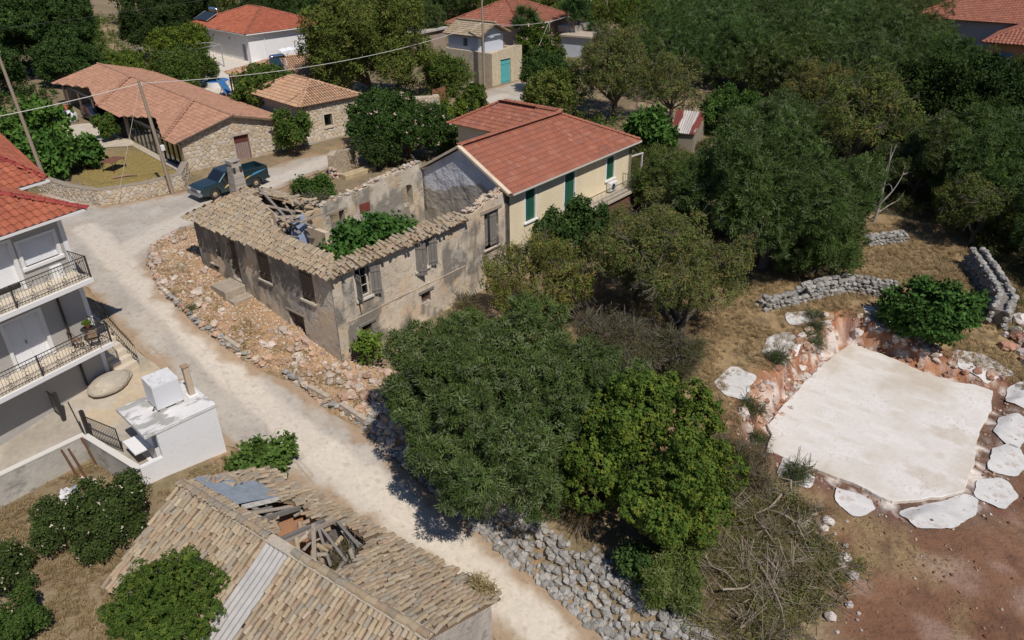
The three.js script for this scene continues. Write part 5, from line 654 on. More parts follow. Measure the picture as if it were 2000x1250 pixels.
/* ---------- white house, rear buildings ---------- */
{
  const H = thing('white_house', 'white house with bright red hipped roof and rooftop solar panel', 'house', [34.3, 0, -59.7], -.06), w = wallMat([.76, .76, .77], 251, .04);
  part(H, 'wall', faceZ(wallGeo([[.5, 1.5], [11.6, 1.5], [11.6, 5.55], [.5, 5.55]], [], .3), -.5), w); part(H, 'wall', faceX(wallGeo([[-14.6, 1.5], [-.81, 1.5], [-.81, 5.55], [-14.6, 5.55]], [rect(-2.3, -1.35, 2.2, 4.3)], .3), .5), w); part(H, 'wall', box(11.3, 11.6, 1.5, 5.55, -14.6, -.81), w); part(H, 'wall', box(.81, 11.29, 1.5, 5.55, -14.6, -14.3), w);
  part(H, 'door', box(.62, .66, 2.2, 4.3, -2.3, -1.35), mat([.25, .26, .28], .6)); part(H, 'downpipe', cyl(2.6, 2, 5.5, -.42, .05, .05, 8), whitePaint); part(H, 'gutter', [bar([-.05, 5.52, .02], [12.1, 5.52, .02], .12, .1), bar([-.02, 5.52, .02], [-.02, 5.52, -15], .12, .1)], whitePaint); for (const z of [-5, -9]) part(H, 'wall_lamp', chamfer(.4, .5, 4.6, 4.8, z - .07, z + .07, .01), mat([.2, .2, .2], .6));
  hipRoof(H, 0, 12, -15.1, 0, 5.58, 7.7, { geo: waveTile, pal: 'orange', w: .3, l: .4, capPal: 'red' });
  const S = thing('rooftop_solar_heater', 'dark solar panel with tank on the white house roof', 'solar heater', [37.2, 6.25, -72.5], -.06); const p = part(S, 'panel', chamfer(-.9, .9, -.05, .05, -1.7, 1.7, .01), mat([.015, .02, .025], .3)); p.rotation.set(.0, 0, .42); p.position.set(-.3, .3, 0); part(S, 'frame', [bar([-1.2, -.1, 1.75], [.6, .75, 1.75], .06), bar([-1.2, -.1, -1.75], [.6, .75, -1.75], .06)], mat([.7, .7, .7], .4, { metalness: .6 })); part(S, 'tank', (() => { const g = new THREE.CapsuleGeometry(.28, 1.6, 6, 14); g.rotateX(Math.PI / 2); g.translate(.9, 1.0, 0); return g; })(), mat([.75, .77, .8], .2, { metalness: 1 }));
  // room with turquoise door
  const T = thing('turquoise_door_house', 'small cream concrete house with turquoise door and blue upper room', 'house', [42.8, 0, -28.3], 0), cr = mat(null, .93, { map: speckle([.56, .48, .34], .16, 2.5, 252, .5, [.32, .28, .21]), bumpMap: B_rough, bumpScale: .02 });
  part(T, 'wall', faceZ(wallGeo([[0, 1.5], [4.9, 1.5], [4.9, 5.5], [3.6, 5.6], [0, 5.25]], [rect(1.35, 3.0, 1.8, 4.45)], .3), 0), cr); part(T, 'wall', faceX(wallGeo([[-6.6, 1.5], [-.31, 1.5], [-.31, 5.25], [-6.6, 5.25]], [], .3), 0), cr); part(T, 'wall', box(4.6, 4.9, 1.5, 5.3, -6.6, -.31), cr); part(T, 'terrace_roof', box(.31, 4.59, 4.75, 4.95, -6.6, -.31), cr);
  plankLeaf(T, 'door', 1.65, 2.62, 5, mat(null, .7, { map: speckle([.10, .42, .44], .15, 1, 253, .5, [.06, .28, .3]) }), g => g.position.set(1.35, 1.8, -.14), 2); const bw = mat([.50, .55, .64], .9);
  part(T, 'upper_room', faceX(wallGeo([[-6.5, 4.96], [-2.2, 4.96], [-2.2, 6.75], [-6.5, 6.75]], [rect(-4.4, -3.7, 5.6, 6.4)], .2), .4), bw); part(T, 'upper_room', faceZ(wallGeo([[.61, 4.96], [4.4, 4.96], [4.4, 6.7], [2.4, 7.65], [.61, 6.8]], [rect(.9, 1.4, 4.97, 6.6)], .2), -2.2), bw); part(T, 'upper_room', box(.61, 4.4, 4.96, 6.7, -6.5, -6.3), bw); part(T, 'beam', bar([.3, 6.6, -1.9], [4.6, 6.6, -1.9], .1, .16), mat([.35, .42, .5], .9));
  const o = { geo: barrelTile, pal: 'old', w: .22, l: .36 }; roofPlane(T, [[.05, 6.72, -7], [.05, 6.72, -1.4], [2.4, 7.8, -1.4], [2.4, 7.8, -7]], o); roofPlane(T, [[4.75, 6.72, -1.4], [4.75, 6.72, -7], [2.4, 7.8, -7], [2.4, 7.8, -1.4]], o);
  const R = thing('red_roof_house', 'house with broad dull red hipped roof behind the yuccas', 'house', [54.6, 0, -33.9], .15); hipRoof(R, 0, 13, -11, 0, 6.0, 8.4, { geo: flatTile, pal: 'red', w: .33, l: .42 }); part(R, 'wall', box(.6, 12.4, 1.5, 5.95, -10.4, -.6), wallMat([.42, .33, .28], 254)); part(R, 'gutter', bar([0, 5.95, .05], [13, 5.95, .05], .12, .1), whitePaint);
  const F = thing('flat_roof_house', 'flat roofed grey concrete house with chimney and small solar panel', 'house', [49.5, 0, -47], .1); part(F, 'wall', box(.3, 6.7, 1.5, 4.7, -5.7, -.3), wallMat([.34, .27, .22], 255)); part(F, 'roof_slab', chamfer(0, 7, 4.701, 4.95, -6, 0, .02), wallMat([.45, .42, .38], 256)); part(F, 'chimney', chamfer(2.4, 3.0, 4.951, 6.1, -3.2, -2.6, .02), wallMat([.5, .48, .44], 257)); part(F, 'chimney_cap', chamfer(2.3, 3.1, 6.101, 6.2, -3.3, -2.5, .02), mat([.3, .2, .15], .9)); { const p = part(F, 'solar_panel', chamfer(-.7, .7, -.04, .04, -.8, .8, .01), mat([.015, .02, .03], .3)); p.position.set(4.3, 5.5, -2.8); p.rotation.x = .7; } part(F, 'roof_post', cyl(1.4, 4.951, 6, -2, .06, .06, 8), darkWood);
  const J = thing('pale_blue_outbuilding', 'small outbuilding with pale blue wall half hidden by yuccas', 'building', [61.8, 0, -29.2], .12); part(J, 'wall', box(0, 4.6, 1.5, 4.4, -4, 0), mat(null, .9, { map: speckle([.56, .62, .70], .12, 2, 258) })); part(J, 'roof_slab', box(-.3, 4.9, 4.401, 4.6, -4.2, .3), wallMat([.45, .38, .3], 259)); part(J, 'parapet', box(2, 6.2, 4.601, 5.3, -5.6, -3.2), wallMat([.4, .37, .33], 260));
  // top right house
  const O = thing('orange_wall_house', 'orange walled house with two red tile roofs at the top right', 'house', [72, 0, 10.4], 0), ow = wallMat([.50, .26, .13], 261); hipRoof(O, 0, 12, 0, 15, 6.1, 8.8, { geo: waveTile, pal: 'red', w: .33, l: .42 }); part(O, 'wall', faceX(wallGeo([[.6, 1], [14.4, 1], [14.4, 6.05], [.6, 6.05]], [rect(1.6, 2.9, 3.6, 5.2)], .3), .6), ow); part(O, 'wall', box(.91, 11.4, 1, 6.05, .6, .9), ow); part(O, 'wall', box(.91, 11.4, 1, 6.05, 14.1, 14.4), ow);
  part(O, 'shutter', box(.52, .58, 4.1, 5.2, 1.6, 2.9), mat([.10, .22, .48], .6)); part(O, 'sill', chamfer(.4, .62, 3.45, 3.6, 1.5, 3.0, .01), whitePaint); part(O, 'window_frame', box(.55, .59, 3.6, 4.1, 1.6, 2.9), whitePaint); roofPlane(O, [[-1.2, 3.9, 4.2], [-1.2, 3.9, 10], [.55, 4.6, 10], [.55, 4.6, 4.2]], { geo: waveTile, pal: 'red', w: .33, l: .42 });
  const O2 = new THREE.Group(); O2.name = 'rear_wing'; O2.position.set(9, 0, -10); O.add(O2); hipRoof(O2, 0, 16, 0, 22, 6.9, 9.6, { geo: flatTile, pal: 'red', w: .33, l: .42 }); part(O2, 'wall', box(.6, 15.4, 1, 6.85, .6, 21.4), mat([.46, .45, .46], .9)); part(O2, 'window', box(.52, .58, 4.6, 5.6, 1.4, 2.8), whitePaint);
  const P = thing('white_gable_house', 'far white house showing above the top right roof', 'house', [120, 0, 2], .1); part(P, 'wall', box(0, 10, 0, 8, 0, 10), wallMat([.74, .74, .73], 262)); hipRoof(P, -.5, 10.5, -.5, 10.5, 8.02, 10.5, { geo: waveTile, pal: 'red', w: .4, l: .5 });
  // rusty tin shed
  const K = thing('rusty_tin_shed', 'low shed with rust streaked corrugated iron roof', 'shed', [0, 0, 0]); const rq = [[35.5, 2.75, -3.3], [35.9, 2.75, -1.4], [40.1, 3.5, -2.6], [39.4, 3.5, -5]], rm = mat(null, .75, { map: colorTex(256, 256, [4.2, 4.2], (u, v) => { const n = fbm(u * 3, v * 14, 4, 0, 4), b = ss(.52, .56, fbm(1.3, v * 6, 2, 0, 9) + .2 * (n - .5)); return mul(mix([.20, .05, .035], [.50, .46, .42], b), .7 + .6 * n); }), metalness: .15 });
  { const N = 60, M = 3, pos = [], uv = [], idx = []; for (let j = 0; j <= M; j++) for (let i = 0; i <= N; i++) { const a = V(...rq[0]).lerp(V(...rq[1]), i / N), b = V(...rq[3]).lerp(V(...rq[2]), i / N), p = a.lerp(b, j / M); pos.push(p.x, p.y + .03 * Math.sin(i * 1.26), p.z); uv.push(j / M * 4.2, i / N * 2.4); } for (let j = 0; j < M; j++) for (let i = 0; i < N; i++) { const a = j * (N + 1) + i; idx.push(a, a + 1, a + N + 1, a + 1, a + N + 2, a + N + 1); } const g = new THREE.BufferGeometry(); g.setAttribute('position', new THREE.Float32BufferAttribute(pos, 3)); g.setAttribute('uv', new THREE.Float32BufferAttribute(uv, 2)); g.setIndex(idx); g.computeVertexNormals(); part(K, 'tin_roof', g, rm); }
  part(K, 'wall', bar([35.8, 1.9, -3.2], [36.1, 1.9, -1.6], .15, 1.6), mat([.3, .26, .2], .95)); part(K, 'wall', bar([36.1, 2.0, -1.6], [39.8, 2.2, -2.6], .15, 1.8), mat([.3, .26, .2], .95)); part(K, 'wall', bar([35.8, 2.0, -3.3], [39.2, 2.2, -4.8], .15, 1.8), mat([.3, .26, .2], .95));
}
/* ---------- mortared garden walls ---------- */
function claddedWall(name, label, path, h, w, cell, mats, max, coping) {
  const T = thing(name, label, 'stone wall');
  for (let i = 0; i + 1 < path.length; i++) {
    const [ax, az] = path[i], [bx, bz] = path[i + 1], L = Math.hypot(bx - ax, bz - az), ux = (bx - ax) / L, uz = (bz - az) / L, y0 = gy(ax, az), y1 = gy(bx, bz), ox = -uz, oz = ux; // outward: left of path seen from above
    part(T, 'core', bar([ax - ox * w / 2, (y0 + h / 2 - .1), az - oz * w / 2], [bx - ox * w / 2, (y1 + h / 2 - .1), bz - oz * w / 2], w, h + .2), mortar);
    cladding(T, [[0, -.2], [L, -.2 + y1 - y0], [L, h + y1 - y0], [0, h]], [], cell, frameOf([ax, y0, az], [ux, 0, uz], [ox, 0, oz]), mats, max);
    if (coping) part(T, 'coping', bar([ax - ox * w / 2, y0 + h + .03, az - oz * w / 2], [bx - ox * w / 2, y1 + h + .03, bz - oz * w / 2], w + .06, .07), coping);
  }
  return T;
}
claddedWall('garden_wall', 'pale stone garden wall curving below the dry lawn', [[-.6, -31], [-.1, -27.2], [.74, -24.9], [3.2, -23.9], [5.8, -23.7], [7.5, -25.9]], .95, .4, .3, stoneMats, 70, mat(null, .9, { map: speckle([.30, .25, .19], .2, 1, 301) }));
claddedWall('orchard_wall', 'pale stone retaining wall with flat stones on top behind the oleander', [[25.4, -26.4], [26.9, -25.2], [29.6, -22.9], [30.2, -23.6]], 1.9, .5, .28, stoneMats, 110);
{ const T = thing('wall_stump', 'broken end of a plastered stone wall standing by the road', 'wall'); part(T, 'wall', faceZ(wallGeo([[0, -1], [2.9, -1], [2.9, .9], [2.5, 1.35], [1.6, 1.5], [.5, 1.75], [.1, 1.5], [0, .4]], [], .5), 0).applyMatrix4(new THREE.Matrix4().makeRotationY(.28).setPosition(13.6, 1.95, -17.4)), mat(null, .95, { map: speckle([.42, .35, .25], .35, 1.6, 302), bumpMap: B_rough, bumpScale: .05 })); for (let i = 0; i < 26; i++) { const t = rnd(), s = rr(.18, .36); putRock(T, 'stone', 13.4 + t * 1.4 - .5, 1.95 + rr(0, 1.2) * (1 - t), -17.3 + rr(-.2, .4), s, s * .7, s, orangeRock); } part(T, 'ledge', chamfer(13.6, 16.4, 1.5, 2.3, -16.9, -16.2, .05), mat(null, .95, { map: speckle([.45, .36, .22], .25, 1.4, 303), bumpMap: B_rough, bumpScale: .04 })); }

/* ---------- pickup truck ---------- */
{
  const T = thing('pickup_truck', 'dark green-blue pickup truck with yellow and blue side stripes', 'pickup truck', [5.0, gy(7.5, -20.8) + .02, -20.75], -.03); // nose toward -x, z out to the camera side is +z
  const paint = new THREE.MeshPhysicalMaterial({ roughness: .35, clearcoat: .8, clearcoatRoughness: .15, side: THREE.DoubleSide }); paint.color.setRGB(.006, .026, .034); const W = .82;
  const prism = (P, z0, z1, b = .03) => { const s = new THREE.Shape(); P.forEach(([x, y], i) => i ? s.lineTo(x, y) : s.moveTo(x, y)); s.closePath(); const g = new THREE.ExtrudeGeometry(s, { depth: z1 - z0 - 2 * b, bevelEnabled: true, bevelThickness: b, bevelSize: b * .8, bevelSegments: 2 }); g.translate(0, 0, z0 + b); return g; };
  const wh = (cx, r) => Array.from({ length: 9 }, (_, i) => { const a = Math.PI * (1 - i / 8); return [cx + r * Math.cos(a), .33 + r * Math.sin(a)]; });
  // body side with arches: nose x=0, tail x=4.95; wheels at .95 and 4.0
  part(T, 'body', prism([[.05, .45], ...wh(.98, .44), ...wh(3.98, .44), [4.85, .5], [4.95, .62], [4.95, .98], [3.0, .98], [1.35, 1.0], [.15, .86], [.02, .72]], -W, W), paint);
  part(T, 'hood', prism([[.1, .84], [.3, .92], [1.35, 1.04], [1.45, .98], [.2, .8]], -W + .06, W - .06, .02), paint);
  const cab = part(T, 'cab', prism([[1.3, .98], [1.95, 1.56], [2.95, 1.6], [3.02, 1.5], [3.06, .98]], -W + .1, W - .1, .05), paint);
  part(cab, 'windscreen', (() => { const g = new THREE.PlaneGeometry(1.3, .74); g.rotateY(-Math.PI / 2); g.rotateZ(-.84); g.translate(1.58, 1.285, 0); return g; })(), glass);
  for (const s of [-1, 1]) { const g = new THREE.Shape(); [[1.62, 1.03], [2.05, 1.47], [2.85, 1.5], [2.92, 1.03]].forEach(([x, y], i) => i ? g.lineTo(x, y) : g.moveTo(x, y)); const q = new THREE.ShapeGeometry(g); q.translate(0, 0, s * (W - .085)); part(cab, 'side_window', q, glass); part(cab, 'pillar', bar([1.42, 1.02, s * (W - .09)], [2.0, 1.56, s * (W - .13)], .05), mat([.25, .4, .42], .35)); part(cab, 'mirror', chamfer(1.62, 1.78, 1.02, 1.2, s > 0 ? W : -W - .14, s > 0 ? W + .14 : -W, .02), blackMetal); }
  part(T, 'roof_rack', [bar([2.75, 1.68, -.55], [2.75, 1.68, .55], .03), bar([2.9, 1.7, -.55], [2.9, 1.7, .55], .03), bar([2.75, 1.6, -.55], [2.9, 1.7, -.55], .03), bar([2.75, 1.6, .55], [2.9, 1.7, .55], .03)], blackMetal);
  const bed = part(T, 'bed_floor', box(3.12, 4.9, .985, 1.0, -W + .1, W - .1), mat(null, .9, { map: speckle([.16, .13, .11], .3, .8, 311) })); for (const s of [-1, 1]) part(T, 'bed_side', chamfer(3.1, 4.95, .97, 1.33, s > 0 ? W - .1 : -W, s > 0 ? W : -W + .1, .02), paint); part(T, 'tailgate', chamfer(4.87, 4.96, .97, 1.33, -W + .101, W - .101, .02), paint); part(T, 'bed_front', chamfer(3.08, 3.14, .97, 1.36, -W + .101, W - .101, .01), paint);
  part(T, 'front_bumper', chamfer(-.12, .12, .4, .6, -W - .02, W + .02, .04), mat([.35, .36, .37], .35, { metalness: .7 })); part(T, 'grille', chamfer(-.03, .06, .64, .8, -.42, .42, .02), mat([.12, .13, .14], .5)); for (const s of [-1, 1]) { part(T, 'headlight', chamfer(-.035, .1, .64, .8, s > 0 ? .44 : -W + .02, s > 0 ? W - .02 : -.44, .02), mat([.6, .62, .62], .15, { metalness: .3 })); part(T, 'tail_light', chamfer(4.93, 4.975, .8, 1.2, s > 0 ? W - .13 : -W + .02, s > 0 ? W - .02 : -W + .13, .01), mat([.3, .01, .01], .3)); } part(T, 'rear_bumper', chamfer(4.9, 5.08, .42, .58, -W + .05, W - .05, .03), blackMetal);
  for (const [x, s] of [[.98, 1], [3.98, 1], [.98, -1], [3.98, -1]]) { const w = new THREE.Group(); w.name = 'wheel'; w.position.set(x, .35, s * (W - .1)); T.add(w); part(w, 'tyre', (() => { const g = new THREE.TorusGeometry(.255, .1, 10, 28); g.scale(1, 1, 1.1); return g; })(), mat([.025, .025, .025], .9)); part(w, 'rim', (() => { const g = new THREE.LatheGeometry([[0, .06], [.06, .07], [.08, .03], [.16, .02], [.2, .08], [.215, .09], [.215, -.05]].map(q => new THREE.Vector2(...q)), 20); g.rotateX(s * Math.PI / 2); return g; })(), mat([.45, .36, .24], .5, { metalness: .3 })); }
  const stripe = (pts, w, c) => { const s = new THREE.Shape(); pts.forEach(([x, y], i) => i ? s.lineTo(x, y) : s.moveTo(x, y)); for (let i = pts.length - 1; i >= 0; i--) { const k = i / (pts.length - 1); s.lineTo(pts[i][0] + .06, pts[i][1] - w * Math.sin(Math.PI * clamp(k * .9 + .08))); } const g = new THREE.ShapeGeometry(s); g.translate(0, 0, W + .006); part(T, 'stripe', g, mat(c, .4)); };
  stripe([[1.65, .6], [1.85, .74], [2.15, .86], [2.6, .92]], .1, [.62, .45, .12]); stripe([[2.0, .62], [2.3, .76], [2.7, .86], [3.1, .9]], .1, [.06, .27, .5]); stripe([[3.15, .78], [3.4, .92], [3.7, .96]], .07, [.62, .45, .12]); stripe([[3.6, .92], [3.9, 1.06], [4.3, 1.12], [4.8, 1.14]], .12, [.06, .27, .5]);
  part(T, 'door_line', [bar([1.5, .45, W + .001], [1.5, .98, W + .001], .012), bar([2.95, .45, W + .001], [2.95, .98, W + .001], .012)], dark); part(T, 'door_handle', chamfer(2.7, 2.85, .84, .88, W, W + .03, .008), blackMetal); part(T, 'bed_cover_edge', bar([3.1, 1.335, W - .05], [4.9, 1.335, W - .05], .05, .02), blackMetal);
}
/* a dark car under the long roof */
{
  const C = thing('parked_car', 'dark car parked in shade under the long tiled roof', 'car', [10.2, gy(10.4, -44.5) + .02, -44.8], -.124 - Math.PI / 2); const dk = new THREE.MeshPhysicalMaterial({ roughness: .3, clearcoat: .8, side: THREE.DoubleSide }); dk.color.setRGB(.012, .016, .03);
  const s = new THREE.Shape(); [[0, .35], [0, .75], [.6, .85], [1.1, 1.35], [2.6, 1.38], [3.3, .95], [4.0, .85], [4.05, .35]].forEach(([x, y], i) => i ? s.lineTo(x, y) : s.moveTo(x, y)); s.closePath(); const g = new THREE.ExtrudeGeometry(s, { depth: 1.5, bevelEnabled: true, bevelThickness: .07, bevelSize: .05, bevelSegments: 2 }); g.translate(-4.05, 0, -.75); part(C, 'body', g, dk);
  for (const x of [-3.3, -.75]) for (const z of [-.75, .75]) { const w = part(C, 'wheel', (() => { const q = new THREE.TorusGeometry(.22, .1, 8, 20); q.translate(x, .32, z); return q; })(), mat([.02, .02, .02], .9)); part(w, 'rim', (() => { const q = new THREE.CircleGeometry(.2, 16); q.translate(x, .32, z + Math.sign(z) * .06); return q; })(), mat([.4, .4, .4], .4, { metalness: .7 })); }
  for (const z of [-.66, .66]) part(C, 'tail_light', chamfer(-.02, .06, .55, .8, z - .1, z + .1, .01), mat([.4, .02, .02], .3)); part(C, 'rear_window', (() => { const q = new THREE.PlaneGeometry(1.2, .6); q.rotateY(Math.PI / 2); q.rotateZ(.85); q.translate(-.55, 1.15, 0); return q; })(), glass);
}
/* ---------- poles and wires ---------- */
const poleWood = wood([.30, .24, .18], 41);
function pole(label, x, z, h, lean, extra) { const y = gy(x, z), T = thing('utility_pole', label, 'utility pole', [x, y, z], 0, 'wooden utility poles'); const g = new THREE.CylinderGeometry(.085, .14, h + .4, 10); g.translate(0, h / 2 - .2, 0); const m = part(T, 'shaft', g, poleWood); T.rotation.set(lean[0], 0, lean[1]); part(T, 'insulator', cyl(.1, h - .3, h - .14, 0, .045, .03, 8), mat([.75, .74, .7], .4)); part(T, 'bracket', bar([-.15, h - .35, 0], [.18, h - .35, 0], .05), mat([.5, .5, .48], .6)); if (extra) { part(T, 'meter_box', chamfer(.08, .34, extra, extra + .35, -.12, .12, .02), mat([.7, .7, .68], .6)); part(T, 'conduit', cyl(.14, extra - .6, extra, .02, .02, .02, 6), mat([.6, .6, .58], .6)); } T.updateMatrixWorld(true); return p => V(0, h - .2, 0).applyMatrix4(T.matrixWorld); }
const p1 = pole('leaning wooden utility pole at the left edge behind the red roofs', -.2, -30.6, 9.3, [.0, .035])(), p2 = pole('wooden utility pole with meter box beside the garden wall', 4.75, -23.3, 7.4, [-.01, .05], 2.9)(), p3 = pole('tall dark utility pole in front of the turquoise door house', 42.2, -28.9, 9.4, [0, 0])(), p4 = pole('shorter wooden utility pole among the oleanders', 57.6, -32.2, 4.7, [0, 0])(), p5 = pole('thin utility pole at the top beside the yuccas', 76.8, -36.8, 7.5, [0, 0])();
function wire(label, a, b, sag, r = .022, c = [.62, .60, .55]) { const P = []; for (let i = 0; i <= 8; i++) { const t = i / 8; P.push([lerp(a.x, b.x, t), lerp(a.y, b.y, t) - sag * 4 * t * (1 - t), lerp(a.z, b.z, t)]); } solo('overhead_wire', tube(P, r, 5), mat(c, .7), label, 'wire', 'overhead wires'); }
wire('pale overhead wire running left from the pole by the garden wall', V(-14, 7.9, -30), p2, .5); wire('pale overhead wire from the garden wall pole toward the tall pole', p2, V(p3.x, p3.y - 3.0, p3.z), 1.0); wire('pale overhead wire from the tall pole to the pole among oleanders', V(p3.x, p3.y - 3.0, p3.z), p4, .3); wire('pale overhead wire rising from the oleander pole to the upper right', p4, V(p5.x, p5.y - .4, p5.z), .9); wire('stay wire slanting down from the oleander pole', p4, V(44.6, 2.2, -25.8), .05, .02); wire('stay wire slanting down from the garden wall pole to the road', p2, V(1.4, gy(1.4, -24.2), -24.2), .02, .012); wire('thin dark wire crossing behind the long tiled roof and white house', V(0, 8.6, -62), V(70, 11.5, -66), .6, .016, [.06, .06, .06]);
/* ---------- things in the garden and on the terrace ---------- */
{
  const T = thing('rusty_table', 'rusty metal table on the dry lawn', 'table', [4.7, gy(4.7, -31.4), -31.4], .5); part(T, 'tabletop', chamfer(-.75, .75, .72, .76, -.5, .5, .01), mat(null, .85, { map: speckle([.17, .075, .045], .3, .8, 321) })); for (const [x, z] of [[-.68, -.42], [.68, -.42], [-.68, .42], [.68, .42]]) part(T, 'leg', bar([x, 0, z], [x * .95, .72, z], .035), blackMetal);
  const G = thing('garden_table', 'bluish garden table cluttered with bottles under the fig tree', 'table', [2.9, gy(2.9, -34.6), -34.6], .3); part(G, 'tabletop', chamfer(-1.1, 1.1, .7, .75, -.5, .5, .01), mat([.27, .33, .38], .6)); for (const [x, z] of [[-1, -.42], [1, -.42], [-1, .42], [1, .42]]) part(G, 'leg', bar([x, 0, z], [x, .7, z], .05), blackMetal);
  for (const [x, z, h, l] of [[2.5, -34.4, .42, 'tall dark bottle on the cluttered garden table'], [3.0, -34.7, .3, 'squat dark bottle on the cluttered garden table'], [3.5, -34.9, .26, 'small dark jar at the end of the garden table']]) solo('bottle', (() => { const g = new THREE.LatheGeometry([[0, 0], [.09, 0], [.1, h * .6], [.04, h * .75], [.04, h], [0, h]].map(q => new THREE.Vector2(...q)), 12); g.translate(x, gy(2.9, -34.6) + .752, z); return g; })(), mat([.02, .04, .045], .25), l, 'bottle', 'bottles on the garden table');
  const bag = (l, x, z, c, s) => { const g = new THREE.IcosahedronGeometry(.5, 3), P = g.attributes.position; for (let i = 0; i < P.count; i++) { const y = P.getY(i), f = 1 + .22 * (vn(P.getX(i) * 5 + x, P.getZ(i) * 5 + y * 4) - .5); P.setXYZ(i, P.getX(i) * f, Math.max(-.4, y * 1.15 * f), P.getZ(i) * f); } g.computeVertexNormals(); const m = solo('full_sack', g, mat(c, .6), l, 'sack', 'sacks beside the long building'); m.scale.set(s, s * 1.1, s * .9); m.position.set(x, gy(x, z) + s * .44, z); };
  bag('blue full sack beside the carport post', 8.3, -49.0, [.06, .12, .20], 1.1); bag('white full sack next to the blue one', 8.8, -48.2, [.62, .64, .66], 1.0); bag('red sack piled behind the blue and white sacks', 8.9, -49.4, [.33, .055, .03], 1.2);
  solo('white_beam', bar([6.5, gy(6.5, -52) + .15, -51.3], [8.0, gy(8, -53) + .15, -52.8], .22), whitePaint, 'white beam lying on the ground left of the long building', 'beam');
  const L = thing('sun_lounger', 'beige sun lounger on the terrace by the white house', 'sun lounger', [30.6, gy(30.6, -62) + .15, -62], .2); part(L, 'base', chamfer(-.45, .45, .1, .36, -1, 1, .03), mat([.30, .26, .23], .9)); part(L, 'cushion', chamfer(-.42, .42, .361, .46, -.95, .95, .03), mat([.40, .38, .36], .9));
  const B = thing('blue_pool_cover', 'bright blue covered tub on the pale terrace', 'pool', [24.8, gy(24.8, -51) + .13, -51], .3); part(B, 'rim', (() => { const g = new THREE.CylinderGeometry(1.25, 1.3, .55, 8); g.translate(0, .28, 0); return g; })(), mat([.66, .66, .64], .6)); part(B, 'cover', (() => { const g = new THREE.CylinderGeometry(1.18, 1.2, .06, 8); g.translate(0, .585, 0); return g; })(), mat([.02, .16, .50], .5));
  const C = thing('blue_deckchair', 'folded blue deckchair leaning by the tan roofed outbuilding', 'deckchair', [22.9, gy(22.9, -46.4) + .12, -46.4], .4); part(C, 'canvas', (() => { const g = new THREE.PlaneGeometry(.9, 1.5); g.rotateX(-.5); g.translate(0, .85, 0); return g; })(), mat([.03, .17, .42], .8)); for (const s of [-.48, .48]) { part(C, 'frame', bar([s, 0, .45], [s, 1.6, -.4], .06), brownWood); part(C, 'leg', bar([s, 0, -.4], [s, .9, .1], .05), brownWood); }
  const W = thing('clothes_rack', 'white sheets drying on a rack in front of the white house', 'clothes rack', [38.6, gy(38, -57) + .1, -56.2], .1); part(W, 'frame', [bar([-2.4, 0, 0], [-2.4, 1.5, 0], .05), bar([2.4, 0, 0], [2.4, 1.5, 0], .05), bar([-2.4, 1.5, -.5], [2.4, 1.5, -.5], .03), bar([-2.4, 1.5, .5], [2.4, 1.5, .5], .03)], mat([.3, .3, .3], .5)); for (let i = 0; i < 4; i++) part(W, 'sheet', (() => { const g = new THREE.PlaneGeometry(1.0, 1.1, 6, 6), P = g.attributes.position; for (let k = 0; k < P.count; k++) P.setZ(k, .06 * Math.sin(P.getX(k) * 5 + i)); g.rotateX(-1.3); g.translate(-1.8 + i * 1.15, 1.55, 0); g.computeVertexNormals(); return g; })(), mat([.74, .76, .78], .8));
  const X = thing('white_chair', 'white plastic chair beside the pole at the turquoise door house', 'chair', [40.2, gy(40.2, -29), -29], .8); part(X, 'seat', chamfer(-.28, .28, .42, .47, -.28, .28, .02), whitePaint); part(X, 'backrest', chamfer(-.28, .28, .47, .95, -.3, -.26, .01), whitePaint); for (const s of [-.25, .25]) { part(X, 'leg', bar([s, 0, .25], [s, .42, .24], .05), whitePaint); part(X, 'leg', bar([s, 0, -.28], [s, .42, -.26], .05), whitePaint); part(X, 'armrest', bar([s * 1.15, .68, -.28], [s * 1.15, .66, .22], .05), whitePaint); }
  const Pg = thing('vine_pergola', 'metal framed pergola overgrown with yellow-green vine', 'pergola', [27.6, gy(27.6, -62), -62.3], .15); for (const [x, z] of [[-3, -4], [3.2, -4], [-3, 2.6], [3.2, 2.6]]) part(Pg, 'post', cyl(x, 0, 2.6, z, .06, .06, 8), mat([.3, .32, .32], .6)); part(Pg, 'rail', [bar([-3, 2.6, 2.6], [3.2, 2.6, 2.6], .08), bar([-3, 2.6, -4], [3.2, 2.6, -4], .08), bar([-3, 2.6, -4], [-3, 2.6, 2.6], .08), bar([3.2, 2.6, -4], [3.2, 2.6, 2.6], .08)], mat([.32, .34, .34], .6)); part(Pg, 'arch', tube([[-3, 2.6, 2.6], [-1.5, 3.0, 2.6], [.1, 3.1, 2.6], [1.7, 3.0, 2.6], [3.2, 2.6, 2.6]], .05), mat([.32, .34, .34], .6));
  solo('rusty_gate_panel', box(33.2, 35.0, gy(34, -27.2), gy(34, -27.2) + 1.3, -27.5, -27.42), mat(null, .9, { map: speckle([.22, .09, .05], .25, .8, 322) }), 'rusty brown sheet gate beside the round green bush', 'gate');
  solo('fallen_log', tube([[3.6, gy(3.6, -29.4) + .08, -29.4], [4.3, gy(4, -29) + .1, -29.2], [5.0, gy(5, -29) + .14, -28.6]], .09, 7, .04), brownWood, 'grey crooked log lying on the dry lawn', 'log');
}
